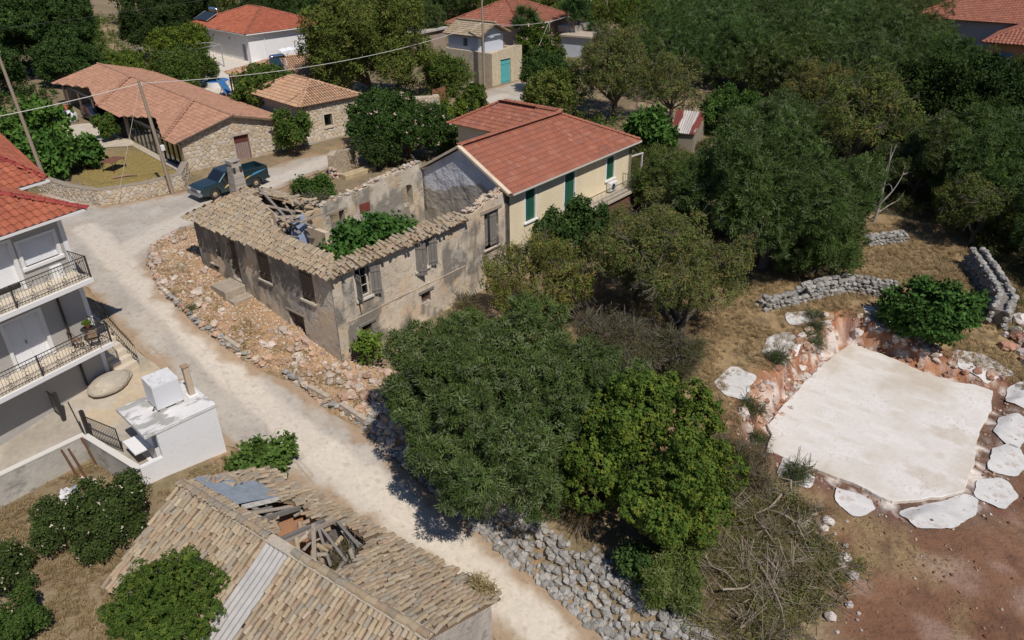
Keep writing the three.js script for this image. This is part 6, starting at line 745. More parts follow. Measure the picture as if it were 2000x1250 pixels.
/* ---------- foliage ---------- */
function leafClump(n, len, wid, spread, droop, fold = .25) { // n folded leaves on a twig, about unit size
  const pos = [], nor = [];
  for (let i = 0; i < n; i++) {
    const a = rnd() * 6.283, el = rr(-.5, 1.1), d = V(Math.cos(a) * Math.cos(el), Math.sin(el) - droop, Math.sin(a) * Math.cos(el)).normalize(), o = V(rr(-1, 1), rr(-1, 1), rr(-1, 1)).multiplyScalar(spread), s = V(-d.z, rr(-.6, .6), d.x).normalize(), L = len * rr(.7, 1.25), w = wid * rr(.75, 1.2), up = s.clone().cross(d).normalize();
    const A = o, B = o.clone().addScaledVector(d, L * .5).addScaledVector(s, w / 2).addScaledVector(up, w * fold), C = o.clone().addScaledVector(d, L), D = o.clone().addScaledVector(d, L * .5).addScaledVector(s, -w / 2).addScaledVector(up, w * fold);
    for (const t of [[A, B, C], [A, C, D]]) { const nn = t[1].clone().sub(t[0]).cross(t[2].clone().sub(t[0])).normalize(); for (const p of t) { pos.push(p.x, p.y, p.z); nor.push(nn.x, nn.y, nn.z); } }
  }
  const g = new THREE.BufferGeometry(); g.setAttribute('position', new THREE.Float32BufferAttribute(pos, 3)); g.setAttribute('normal', new THREE.Float32BufferAttribute(nor, 3)); g.setAttribute('uv', new THREE.Float32BufferAttribute(new Float32Array(pos.length / 3 * 2), 2)); return g;
}
function leafMat(c, tr = .25) { const m = new THREE.MeshPhysicalMaterial({ roughness: .9, transmission: tr, thickness: 0, side: THREE.DoubleSide, specularIntensity: .12 }); m.color.setRGB(1, 1, 1); return m; }
const LM = leafMat(null, .14), TW = mat([1, 1, 1], .9);
const KIND = {
  olive: { g: leafClump(16, .66, .13, .36, -.3), s: .26, c: [[.080, .125, .034], [.104, .15, .045], [.062, .10, .025], [.15, .185, .085]], dens: 34, bark: [.20, .17, .14] },
  broad: { g: leafClump(13, .5, .32, .42, .1), s: .205, c: [[.086, .142, .024], [.108, .168, .028], [.064, .112, .02], [.15, .19, .03]], dens: 38, bark: [.16, .12, .09] },
  citrus: { g: leafClump(13, .5, .28, .4, .1), s: .26, c: [[.055, .102, .028], [.072, .124, .033], [.043, .084, .022]], dens: 28, bark: [.15, .12, .09] },
  almond: { g: leafClump(11, .5, .15, .45, .2), s: .27, c: [[.122, .152, .044], [.145, .17, .05], [.10, .13, .036], [.175, .15, .055]], dens: 22, bark: [.13, .11, .09], twigs: .22 },
  carob: { g: leafClump(13, .5, .26, .42, .1), s: .27, c: [[.115, .155, .032], [.135, .175, .036], [.09, .128, .026], [.16, .165, .045]], dens: 22, bark: [.14, .11, .08] },
  fig: { g: leafClump(7, .75, .62, .42, .25, .12), s: .30, c: [[.065, .14, .028], [.082, .165, .034], [.052, .115, .022]], dens: 20, bark: [.30, .27, .22] },
  dark: { g: leafClump(13, .5, .26, .42, .1), s: .3, c: [[.045, .075, .022], [.056, .09, .026], [.036, .062, .018]], dens: 22, bark: [.12, .1, .08] },
  vine: { g: leafClump(12, .5, .38, .42, .1), s: .26, c: [[.10, .15, .02], [.14, .17, .025], [.08, .125, .02]], dens: 24, bark: [.2, .16, .12] },
  bramble: { g: leafClump(13, .45, .26, .42, .2), s: .2, c: [[.055, .085, .022], [.068, .10, .028], [.045, .07, .02]], dens: 44, bark: [.14, .1, .07] },
  scrub: { g: leafClump(14, .7, .07, .45, .0), s: .3, c: [[.11, .105, .055], [.13, .115, .06], [.09, .09, .05]], dens: 22, bark: [.15, .13, .11], twigs: 1 },
};
function crownPoints(lobes, n, shell = .55) { // positions on the outside of a heap of lobes
  const W = lobes.map(l => l[3] ** 2), tot = W.reduce((a, b) => a + b, 0), out = []; let guard = 0;
  while (out.length < n && guard++ < n * 6) {
    let r = rnd() * tot, i = 0; while ((r -= W[i]) > 0 && i < W.length - 1) i++; const [lx, ly, lz, lr, ky = .85] = lobes[i];
    const u = rr(-.75, 1), a = rnd() * 6.283, q = Math.sqrt(1 - u * u), k = Math.pow(rr(shell * shell, 1), .5), d = V(q * Math.cos(a), u, q * Math.sin(a)), p = V(lx + d.x * lr * k, ly + d.y * lr * k * ky, lz + d.z * lr * k);
    let inside = false; for (let j = 0; j < lobes.length && !inside; j++) if (j !== i) { const L = lobes[j]; if ((p.x - L[0]) ** 2 + ((p.y - L[1]) / (L[4] ?? .85)) ** 2 + (p.z - L[2]) ** 2 < (L[3] * .62) ** 2) inside = true; } if (inside && rnd() < .85) continue; out.push([p, d, i]);
  }
  return out;
}
function leavesMesh(parent, name, pts, K, size, tint, kind = 'stuff') {
  const im = new THREE.InstancedMesh(K.g, LM, pts.length), M = new THREE.Matrix4(), q = new THREE.Quaternion(), q2 = new THREE.Quaternion(), c = new THREE.Color(), up = V(0, 1, 0); const lobeTone = {};
  pts.forEach(([p, d, li], i) => { const dd = d.clone().add(V(rr(-.6, .6), rr(-.2, .7), rr(-.6, .6))).normalize(); q.setFromUnitVectors(up, dd); q2.setFromAxisAngle(up, rnd() * 6.283); q.multiply(q2); const s = size * rr(.75, 1.35); M.compose(p, q, V(s, s, s)); im.setMatrixAt(i, M); const lt = lobeTone[li] ??= rr(.88, 1.14), k = K.c[rnd() * K.c.length | 0], f = lt * rr(.8, 1.25) * (tint ? 1 : 1); c.setRGB(k[0] * f * (tint ? tint[0] : 1), k[1] * f * (tint ? tint[1] : 1), k[2] * f * (tint ? tint[2] : 1)); im.setColorAt(i, c); });
  im.name = name; im.userData.kind = kind; parent.add(im); return im;
}
const barkTex = colorTex(128, 256, .6, (u, v) => { const k = .6 + .7 * fbm(u * 12, v * 4, 4, 0, 3); return [k, k, k]; });
const barkMats = {}; const bark = c => barkMats[c.join()] ??= mat(c, .95, { map: barkTex, bumpMap: B_rough, bumpScale: .03 });
function tree(name, label, kind, x, z, hc, rx, ry, o = {}) {
  const K = KIND[kind], y0 = gy(x, z), T = thing(name, label, o.cat || 'tree', [x, y0, z], 0, o.group); const bush = o.bush, far = V(x, y0, z).distanceTo(CAMP);
  const lobes = [], n = o.lobes || Math.round(clamp(7 + rx * 2.2, 7, 17)), rz = o.rz || rx; const ph = rnd() * 6;
  const main = [], up = kind === 'olive' ? .28 : .12;
  for (let i = 0; i < n; i++) { const u = lerp(-.6, .98, (i + .5) / n), a = i * 2.39996 + ph + rr(-.35, .35), q = Math.sqrt(Math.max(0, 1 - u * u)), k = o.tight ? rr(.62, .7) : rr(.5, .78), lr = Math.min(rx, rz) * (o.tight ? rr(.3, .36) : rr(.26, .44)); main.push([q * Math.cos(a) * rx * k, Math.max(hc + u * ry * k, lr * .3), q * Math.sin(a) * rz * k, lr, clamp(ry / rx, .7, 1.15)]); }
  if (!o.tight && main.length > 8) for (let i = 0; i < 2; i++) main.splice(2 + (rnd() * (main.length - 2) | 0), 1);
  if (!o.tight && rx > 1.5) for (let i = 0; i < 9; i++) { const u = rr(-.1, 1), a = rnd() * 6.283, q = Math.sqrt(1 - u * u), k = rr(.86, 1.06), lr = rx * rr(.1, .17); lobes.push([q * Math.cos(a) * rx * k, hc + u * ry * k, q * Math.sin(a) * rz * k, lr, 1.5]); }
  for (const m of main) { lobes.push(m); const ns = o.tight ? 1 : rx > 1.2 ? 5 : 2; for (let j = 0; j < ns; j++) { const d = V(m[0] / rx + rr(-.8, .8), (m[1] - hc) / ry + rr(-.5, .9), m[2] / rz + rr(-.8, .8)).normalize(), lr = m[3] * rr(.3, .52), f = m[3] * rr(.8, 1.05); lobes.push([m[0] + d.x * f, Math.max(m[1] + d.y * f + up * lr, lr * .3), m[2] + d.z * f, lr, .95 + up]); } }
  lobes.push([0, hc, 0, Math.min(rx, ry) * .5, ry / Math.min(rx, ry) * .9]);
  const area = 4 * Math.PI * Math.pow((rx * rz + rx * ry + rz * ry) / 3, 1), fs = far > 60 ? 1.45 : far > 42 ? 1.15 : 1, size = K.s * fs * (o.leaf || 1);
  const cnt = Math.round(Math.min(o.max || 9000, area * K.dens * (o.dens || 1) * 1.7 / (fs * fs))); const pts = crownPoints(lobes, cnt, .78); for (const p of pts) if (p[0].y < .05) p[0].y = rr(.05, .3);
  // trunk and limbs
  if (!o.noTrunk) {
    const tx = o.dx || 0, tz = o.dz || 0, g = [], th = Math.max(.5, hc - ry * .55), r0 = o.trunk || clamp(rx * .075, .05, .3), B = bark(K.bark), base = gy(x + tx, z + tz) - y0;
    const fork = [tx * .55 + rr(-.1, .1), Math.max(.25, th * .6), tz * .55 + rr(-.1, .1)]; part(T, 'trunk', tube([[tx, base - .15, tz], [tx * .85 + rr(-.08, .08), base * .6 + fork[1] * .45, tz * .85 + rr(-.08, .08)], fork], r0, 9, r0 * .72), B);
    for (let i = 0; i < Math.min(main.length, bush ? 5 : 11); i++) { const L = main[(i * 5) % main.length]; g.push(tube([fork, [lerp(fork[0], L[0], .5) + rr(-.2, .2), lerp(fork[1], L[1], .45), lerp(fork[2], L[2], .5) + rr(-.2, .2)], [L[0], L[1], L[2]]], r0 * .55, 6, r0 * .12)); }
    part(T, 'branches', g, B);
  }
  leavesMesh(T, 'crown', pts, K, size, o.tint);
  if (K.twigs || o.twigs) { const tw = crownPoints(lobes, Math.round(cnt * .22 * (K.twigs || o.twigs)), .7), im = new THREE.InstancedMesh(TWIG, TW, tw.length), M = new THREE.Matrix4(), q = new THREE.Quaternion(), c = new THREE.Color(); tw.forEach(([p, d], i) => { q.setFromUnitVectors(V(0, 1, 0), d.clone().add(V(rr(-.7, .7), rr(-.7, .7), rr(-.7, .7))).normalize()); const s = rr(.5, 1.2) * fs; M.compose(p, q, V(s, s, s)); im.setMatrixAt(i, M); c.setRGB(...mul([.16, .14, .11], rr(.6, 1.2))); im.setColorAt(i, c); }); im.name = 'twigs'; im.userData.kind = 'stuff'; T.add(im); }
  if (o.flowers) { const fl = crownPoints(lobes, o.flowers[0], .96), im = new THREE.InstancedMesh(FLOWER, TW, fl.length), M = new THREE.Matrix4(), q = new THREE.Quaternion(), c = new THREE.Color(); fl.forEach(([p, d], i) => { q.setFromEuler(new THREE.Euler(rr(0, 6), rr(0, 6), 0)); const s = (o.flowers[2] || .09) * rr(.7, 1.3); M.compose(p.addScaledVector(d, .06), q, V(s, s, s)); im.setMatrixAt(i, M); c.setRGB(...mul(o.flowers[1], rr(.8, 1.1))); im.setColorAt(i, c); }); im.name = 'flowers'; im.userData.kind = 'stuff'; T.add(im); }
  return T;
}
const TWIG = (() => { const g = []; for (let i = 0; i < 4; i++) { const a = rr(0, 6.28), b = rr(.2, .7); g.push(bar([0, -.2, 0], [Math.cos(a) * b * .5, rr(.3, .7), Math.sin(a) * b * .5], .012, .012)); } const m = merge(g); return m; })();
const FLOWER = leafClump(6, .9, .7, .25, 0, .1);
const GRASSC = [[.36, .26, .125], [.30, .21, .10], [.42, .32, .17], [.24, .17, .08]];
/* foreground trees */
tree('olive_tree', 'dense grey-green olive tree at the left of the clump above the road', 'olive', -.7, 7.7, 2.9, 2.35, 2.5, { dx: 1.2, dz: .3, group: 'olive trees above the road', max: 12000 });
tree('olive_tree', 'dense grey-green olive tree at the back of the clump above the road', 'olive', 1.8, 9.2, 3.0, 2.75, 2.4, { dx: .3, group: 'olive trees above the road', max: 12000 });
tree('olive_tree', 'dense grey-green olive tree hanging lowest over the stone wall', 'olive', -1.4, 10.6, 2.55, 2.75, 2.3, { dx: 1.5, dz: -.4, group: 'olive trees above the road', max: 12000 });
tree('broadleaf_tree', 'bright yellow-green broadleaf tree right of the foreground olives', 'broad', 1.4, 15.2, 2.7, 2.95, 2.5, { max: 12000 });
tree('almond_tree', 'open brownish almond tree with bare lower twigs in the dry field', 'almond', 11.3, 10.2, 3.9, 3.2, 2.7, { dx: -.4, dz: 1.2 });
tree('thorn_thicket', 'grey twiggy thicket between the olives and the almond tree', 'scrub', 6.9, 10.0, 1.6, 1.9, 1.8, { cat: 'bush', bush: 1 });
tree('almond_tree', 'yellowish almond tree growing against the sunny ruin facade', 'almond', 8.9, 4.3, 2.5, 2.6, 2.1, { dens: .85, tint: [1.15, 1.08, .9] });
tree('lemon_tree', 'dark glossy green tree in front of the green shuttered house', 'citrus', 16, 1.3, 1.75, 2.2, 1.75, {});
tree('olive_tree', 'largest spreading olive tree right of the cream house', 'olive', 22.2, 10.4, 4.35, 4.75, 3.85, { max: 14000, tint: [.85, .92, .85] });
tree('olive_tree', 'low olive growth at the foot of the largest olive', 'olive', 23.6, 12.9, 2.0, 2.6, 1.95, { tint: [.9, .95, .85] });
tree('olive_tree', 'pale small olive tree beside the corner of the cream house', 'olive', 25.0, 2.6, 2.3, 2.4, 2.0, { tint: [1.15, 1.1, .95] });
tree('almond_tree', 'narrow yellowish almond tree below the balcony', 'almond', 20.6, 4.6, 2.0, 1.7, 1.9, {});
tree('fig_tree', 'light green fig bush left of the rusty tin shed', 'fig', 34.1, -4.3, 1.5, 1.8, 1.5, { cat: 'bush', bush: 1 });
tree('ivy_mound', 'glossy creeper mound right of the rusty tin shed', 'citrus', 41.8, -.8, 1.6, 2.7, 1.7, { cat: 'bush', bush: 1, tint: [1.2, 1.25, 1] });
tree('almond_tree', 'round yellow-green almond tree behind the dead tree', 'almond', 38.9, 9.6, 4.0, 3.4, 3.0, { tint: [.95, 1.02, .9] });
tree('almond_tree', 'rusty tinged almond tree in the middle of the grove', 'almond', 48.6, 2.9, 2.8, 3.0, 2.2, { tint: [1.05, .92, .9] });
tree('olive_tree', 'low olive tree beside the stony clearing', 'olive', 41.8, 3.2, 2.1, 2.6, 1.85, { tint: [.85, .9, .9] });
const GL = 'dark olive tree of the grove on the right', GG = 'grove olives on the right';
for (const [x, z, hc, rx, ry, t] of [[47.5, 12.5, 3.7, 4.3, 3.1], [52.8, 15.2, 3.4, 3.7, 2.8], [37.1, 14.4, 3.1, 2.9, 2.5], [37.7, 17.6, 3.2, 3.3, 2.6], [41, 19, 3.2, 2.4, 2.7], [33.6, 21.6, 2.5, 2.2, 2.2], [30.6, 23.4, 1.8, 1.7, 1.7], [44, 8.6, 3.0, 3.0, 2.6], [58, 11, 3.3, 3.6, 2.8], [44, 23, 3.2, 3.2, 2.8], [36, 23.5, 2.8, 2.6, 2.4], [60, 18, 3.4, 3.8, 2.9]]) tree('olive_tree', GL, rnd() < .75 ? 'olive' : 'dark', x, z, hc, rx, ry, { group: GG, tint: [rr(.75, .95), rr(.78, .95), rr(.7, .85)] });
tree('almond_tree', 'yellowish leafy almond tree at the lower edge of the right grove', 'almond', 32.8, 19.0, 2.4, 2.3, 2.0, { tint: [.8, .9, .8] });
for (const [x, z, hc, rx, ry] of [[52.6, -11, 5, 6.0, 4.2], [57, -8, 3.2, 3.0, 2.7], [70.8, -7.5, 4.4, 6, 3.7], [57.5, -2.4, 3.2, 3.6, 2.7], [65, -.4, 4, 4.6, 3.3], [77, .7, 4, 5, 3.4], [64, 6, 3.4, 3.9, 2.8], [68.5, 8.5, 2.6, 2.4, 2.2], [95, -11, 3.8, 6.2, 3.2], [107, -4, 3.2, 4.8, 2.6], [86, -12, 4, 5, 3.4], [82, -22, 4, 5, 3.4], [62, -14, 3.6, 4.4, 3.2], [72, 4, 3.4, 4.2, 3], [60, 3, 3, 3.6, 2.6], [90, -2, 3.6, 5, 3.2], [76, -14, 4, 5, 3.4], [52, 7, 2.8, 3.2, 2.4]]) tree('olive_tree', 'silvery olive tree in the orchard across the top right', 'olive', x, z, hc * .82, rx * 1.12, ry * 1.02, { group: 'orchard olives across the top right', tint: [rr(.82, 1.0), rr(.85, 1), rr(.85, .98)], max: 3600 });
tree('almond_tree', 'sparse almond tree left of the stony clearing', 'almond', 39.3, -11, 4.2, 3.8, 3.3, {}); tree('almond_tree', 'twiggy half bare almond tree above the rusty shed', 'almond', 41.5, -6.6, 3.2, 2.7, 2.3, { twigs: 1.2, dens: .55 });
tree('round_shrub', 'round olive-green shrub behind the cream house roof', 'carob', 35.8, -14.9, 2.0, 2.6, 2.0, { cat: 'bush', bush: 1 }); tree('laurel_bush', 'dark green bush right of the turquoise door lane', 'citrus', 44.6, -22.6, 1.9, 2.4, 1.85, { cat: 'bush', bush: 1 });
tree('carob_tree', 'huge rounded carob tree behind the stone cottage', 'carob', 30.1, -32.6, 5.2, 5.8, 4.7, { max: 9000 });
tree('oleander_bush', 'broad dark oleander with pale pink flowers beside the lane', 'dark', 19.8, -16.2, 1.95, 3.3, 2.1, { cat: 'bush', bush: 1, flowers: [150, [.75, .5, .5], .16], tint: [1.1, 1.25, 1] }); tree('mulberry_tree', 'leafy green tree left of the oleander at the lane', 'citrus', 20, -20.6, 2.1, 2.1, 2.1, {}); tree('laurel_bush', 'low dark bush at the foot of the oleander', 'dark', 16.9, -16.6, 1.2, 1.6, 1.3, { cat: 'bush', bush: 1 });
tree('garden_bush', 'rounded green bush behind the orchard wall', 'carob', 37.3, -29.2, 1.75, 2.4, 1.8, { cat: 'bush', bush: 1, tint: [.8, .95, .9] }); tree('garden_bush', 'leafy bush beside the lane in front of the white chair', 'broad', 32.5, -21.5, 1.3, 1.5, 1.3, { cat: 'bush', bush: 1, tint: [.85, .85, 1] }); tree('garden_bush', 'small bright yellow-green bush beside the cream house wing', 'vine', 29.4, -21.1, .7, 1.4, .85, { cat: 'bush', bush: 1 });
tree('oleander_bush', 'tall oleander with pink flowers between the two yuccas', 'vine', 55.1, -31.9, 2.1, 2.6, 2.1, { cat: 'bush', bush: 1, flowers: [160, [.72, .42, .46], .2], tint: [.7, .8, .9] }); tree('ivy_bush', 'tangled ivy-covered tree in front of the stone cottage', 'broad', 20.1, -34.2, 2.3, 3.1, 2.0, { tint: [.85, .85, 1] }); tree('ivy_bush', 'dense green bush at the left corner of the stone cottage', 'carob', 15.2, -24.0, 1.9, 1.4, 1.9, { cat: 'bush', bush: 1, tint: [.75, .95, .9] });
for (const [x, z, hc, rx, ry, l, k] of [[17.1, -71.6, 4.7, 6, 4.3, 'tall leafy tree filling the top left corner', 'citrus'], [8.5, -64, 2.6, 3.1, 2.6, 'leafy tree at the left edge behind the long roof', 'citrus'], [15.6, -64.5, 2.5, 3.2, 2.5, 'leafy tree right behind the long roof end', 'citrus'], [29.2, -71, 3.5, 4.0, 3.2, 'very dark evergreen tree left of the white house', 'dark'], [42.2, -87.7, 3.3, 4.6, 2.8, 'dark evergreen tree behind the white house roof', 'dark'], [22.3, -66.5, .9, 2.6, 1.0, 'low light green bush at the end of the earth lane', 'broad'], [4, -58, 1.5, 2.4, 1.5, 'low dark shrub by the yard at the left edge', 'dark']]) tree('village_tree', l, k, x, z, hc, rx, ry, {});
tree('fig_tree', 'spreading fig tree in the yard of the long building', 'fig', 2.0, -37.6, 2.4, 2.7, 1.4, { tint: [1.15, 1.1, 1], dens: .55 }); tree('fig_tree', 'fig branches hanging over the garden wall at the left', 'fig', .6, -33.6, 1.3, 2.2, 1.2, { bush: 1 }); tree('fig_tree', 'small fig sapling beside the cluttered garden table', 'fig', 3.9, -33.4, 1.1, 1.1, 1.1, { bush: 1 }); tree('oleander_bush', 'green bush growing beside the car under the long roof', 'broad', 8.0, -39.4, 1.1, 1.0, 1.2, { cat: 'bush', bush: 1, tint: [.8, .85, 1] });
tree('clipped_hedge', 'broad clipped green hedge behind the long roof', 'carob', 22.2, -52.9, 1.8, 3.2, 1.8, { cat: 'hedge', bush: 1, rz: 4.4, tint: [.72, .9, .85] }); tree('pergola_vine', 'yellow-green vine mat covering the pergola', 'vine', 27.7, -63, 3.0, 3.3, .7, { cat: 'vine', noTrunk: 1, rz: 3.6 });
for (const [x, z, hc, rx, ry, k] of [[58.3, -84, 3, 6, 2.6, 'citrus'], [57, -72, 3.1, 4.2, 2.6, 'citrus'], [53.5, -50.5, 3.5, 3, 2.9, 'olive'], [75.7, -67, 3, 4.6, 2.4, 'olive'], [87, -51.5, 3.4, 5.7, 2.8, 'carob'], [78, -38.5, 3.6, 4, 3, 'carob'], [73.6, -28, 4, 4.4, 3.3, 'broad'], [54.4, -22, 2, 2.6, 2, 'almond'], [66, -62, 3.2, 4.5, 2.8, 'dark'], [46, -72, 3.0, 4, 2.6, 'dark'], [62, -20, 3.4, 4, 3, 'carob'], [68, -48, 3.4, 4, 2.9, 'carob'], [80, -46, 3.4, 4.4, 3, 'carob']]) tree('village_tree', 'green garden tree among the houses along the top', k, x, z, hc, rx, ry, { group: 'garden trees along the top', max: 2600 });
tree('oleander_bush', 'pink flowering oleander at the corner of the white house', 'broad', 43.4, -57.4, 1.5, 1.7, 1.4, { cat: 'bush', bush: 1, flowers: [120, [.7, .42, .5], .2], tint: [.7, .75, 1] });
tree('bramble_patch', 'flowering dark green bramble mound beside the concrete wall', 'bramble', -11.7, 1.0, .8, 1.75, 1.0, { cat: 'bush', bush: 1, noTrunk: 1, flowers: [170, [.72, .62, .5], .05], rz: 1.7 }); tree('bramble_patch', 'flowering bramble mound left of the caved-in roof', 'bramble', -14.5, .7, .6, 1.0, .75, { cat: 'bush', bush: 1, noTrunk: 1, flowers: [90, [.72, .62, .5], .05] }); tree('bramble_patch', 'green bramble mound in the bottom left corner', 'bramble', -15.2, 3.0, .7, 1.0, .85, { cat: 'bush', bush: 1, noTrunk: 1, flowers: [30, [.72, .62, .5], .05], tint: [1.1, 1.25, 1] });
tree('round_shrub', 'dense round bright green shrub against the caved-in tile roof', 'broad', -12.25, 7.6, 2.7, 1.62, 1.45, { cat: 'bush', bush: 1, leaf: .55, dens: 3.0, lobes: 30, tight: 1, tint: [.78, .82, .9] });
tree('leafy_weed', 'light green leafy weeds between the white shed and caved-in roof', 'fig', -6.1, 2.5, .5, 1.2, .55, { cat: 'weeds', bush: 1, leaf: .75, dens: 1.2, tint: [1.35, 1.1, 1.2] }); tree('fig_tree', 'young yellowing fig growing at the sunny ruin corner', 'fig', 1.0, .8, 1.1, .8, 1.1, { bush: 1, leaf: .6, dens: .55, tint: [1.9, 1.4, 1.1] }); tree('fig_tree', 'leafy fig bush on the edge of the excavated pit', 'fig', 21.4, 19.6, 1.2, 2.2, 1.25, { bush: 1, leaf: .75, dens: 1.4, tint: [.8, .82, .9] });
{ const T = tree('fig_tree', 'dark green fig filling the inside of the roofless ruin', 'fig', 5.3, -3.7, 1.35, 2.75, 1.05, { bush: 1, rz: 1.4, tint: [.85, .9, .95], lobes: 16 }); T.position.y = 2.0; }
tree('weed_clump', 'grey-green weeds behind the chimney of the ruin', 'scrub', 8.0, -12.4, .6, 1.2, .6, { cat: 'weeds', bush: 1, tint: [.8, 1, .8] }); tree('garden_bush', 'green bush growing behind the broken back wall of the ruin', 'dark', 9.9, -14.6, .8, 1.4, .8, { cat: 'bush', bush: 1, tint: [1.3, 1.5, 1.1] }); tree('weed_clump', 'thin weed sprig left of the wall stump', 'almond', 9.4, -15.6, .7, .6, .7, { cat: 'weeds', bush: 1, dens: .5 });
tree('roof_weed', 'dry shrub rooted in the caved-in tile roof', 'scrub', -7.6, 9.4, 2.1, .5, .35, { cat: 'weeds', noTrunk: 1, tint: [1.3, 1.15, 1] }); tree('roof_weed', 'grey weed tuft at the edge of the collapsed tiles', 'scrub', -7.0, 9.9, 2.0, .45, .35, { cat: 'weeds', noTrunk: 1, tint: [1.4, 1.3, 1.2] }); tree('wild_olive', 'olive shoots spilling over the bottom end of the roadside wall', 'olive', -.9, 17.5, .7, 1.1, .8, { cat: 'bush', bush: 1, noTrunk: 1, tint: [1.25, 1.15, 1] }); tree('wild_olive', 'drooping olive shoots between the brush heap and the wall', 'olive', .7, 16.9, .8, 1.0, .8, { cat: 'bush', bush: 1, noTrunk: 1, tint: [1.2, 1.1, .9] }); tree('wild_bush', 'small green bush at the right end of the roadside wall', 'citrus', -.9, 16.2, .7, .7, .75, { cat: 'bush', bush: 1 }); tree('lavender', 'purple flowering plant at the foot of the tile roof', 'bramble', -12.9, 4.6, .4, .3, .35, { cat: 'flowers', bush: 1, noTrunk: 1, flowers: [90, [.10, .035, .16], .06] });
for (const [x, z, r] of [[13.7, 14.9, .5], [16.6, 15.6, .45], [9.3, 15.6, .5], [7.0, 18.6, .55], [18.6, 14.9, .4], [-2.62, -7.9, .2], [8.6, 16.2, .5], [17.6, 15.3, .4], [24.6, 23.2, .4]]) tree('wild_tuft', 'small grey-green tuft of weeds on bare ground', 'scrub', x, z, r * .35, r, r * .45, { cat: 'weeds', bush: 1, noTrunk: 1, group: 'green weed tufts', dens: 1.1, lobes: 7, tint: [.75, 1.05, .7] });
/* extra growth joining the foreground trees */
tree('olive_tree', 'dense olive tree touching the bright green broadleaf tree', 'olive', 2.3, 12.2, 2.5, 2.5, 2.2, { group: 'olive trees above the road' });
tree('thorn_thicket', 'low brown thorn scrub under the bright green tree by the wall', 'scrub', .2, 13.2, .6, 1.2, .6, { cat: 'bush', bush: 1, noTrunk: 1, tint: [1, .8, .75] });
tree('thorn_thicket', 'dry bush at the ruin wall foot behind the yellowish almond', 'scrub', 6.2, 2.2, .9, 1.2, .9, { cat: 'bush', bush: 1, tint: [1.1, 1, .8] });
tree('wild_olive', 'olive shoots rising beside the sunny ruin facade', 'olive', 3.6, 4.6, 1.5, 1.3, 1.5, { cat: 'bush', bush: 1, tint: [1.05, 1.1, .9] });
tree('almond_tree', 'smaller almond tree behind the open almond in the field', 'almond', 14.6, 6.6, 2.6, 2.3, 2.1, {});
tree('thorn_thicket', 'grey scrub at the foot of the open almond tree', 'scrub', 9.2, 11.6, 1.1, 1.5, 1.1, { cat: 'bush', bush: 1, tint: [.85, .95, .8] });
tree('thorn_thicket', 'grey-brown scrub strip above the brush heap and pit corner', 'scrub', 5.6, 16.6, .6, 1.3, .6, { cat: 'bush', bush: 1, noTrunk: 1, tint: [1.1, .95, .85] });
/* undergrowth beneath the groves */
{ const under = (name, label, N, x0, x1, z0, z1, ok, kind, hmax, size, tint) => { const pts = []; let guard = 0; while (pts.length < N && guard++ < N * 10) { const x = rr(x0, x1), z = rr(z0, z1), m = fbm(x * .28, z * .28, 3, 0, 141); if (m < .42 || roadSD(x, z) < .6 || !ok(x, z)) continue; const h = hmax * ss(.42, .6, m); pts.push([V(x, gy(x, z) + rr(0, h), z), V(rr(-.6, .6), 1, rr(-.6, .6)).normalize(), (x * .3 | 0) * 31 + (z * .3 | 0)]); } const im = leavesMesh(scene, numbered(name), pts, KIND[kind], size, tint); tag(im, label, 'undergrowth'); };
  const inB = (x, z, l) => l.some(([a, b, c, d]) => x > a && x < b && z > c && z < d), HB = [[41, 49, -37, -27], [53, 70, -47, -32], [48, 58, -54, -46], [34, 48, -77, -58], [70, 100, -2, 34], [20, 36, -77, -34], [60, 68, -34, -28], [35, 41, -6, -1], [12, 26, -13, 1]];
  under('undergrowth', 'olive-brown scrub covering the ground of the right grove', 22000, 24, 70, -4, 28, (x, z) => !inB(x, z, HB) && polySD(x, z, FIELD) > -1.5 || x > 34, 'scrub', 1.2, .4, [.8, .95, .6]);
  under('undergrowth', 'green scrub filling the ground between the rear houses', 15000, 26, 110, -110, -2, (x, z) => !inB(x, z, HB) && !(x > 38 && x < 60 && z > -16) , 'carob', 1.3, .45, [.8, .9, .8]);
  under('undergrowth', 'green scrub along the top left behind the long roof', 8000, -6, 40, -130, -58, (x, z) => !inB(x, z, HB) && !(Math.abs((x - 24) - (z + 66) * -.42) < 3.4 && z < -60), 'citrus', 1.3, .45, [.9, .9, .8]);
}
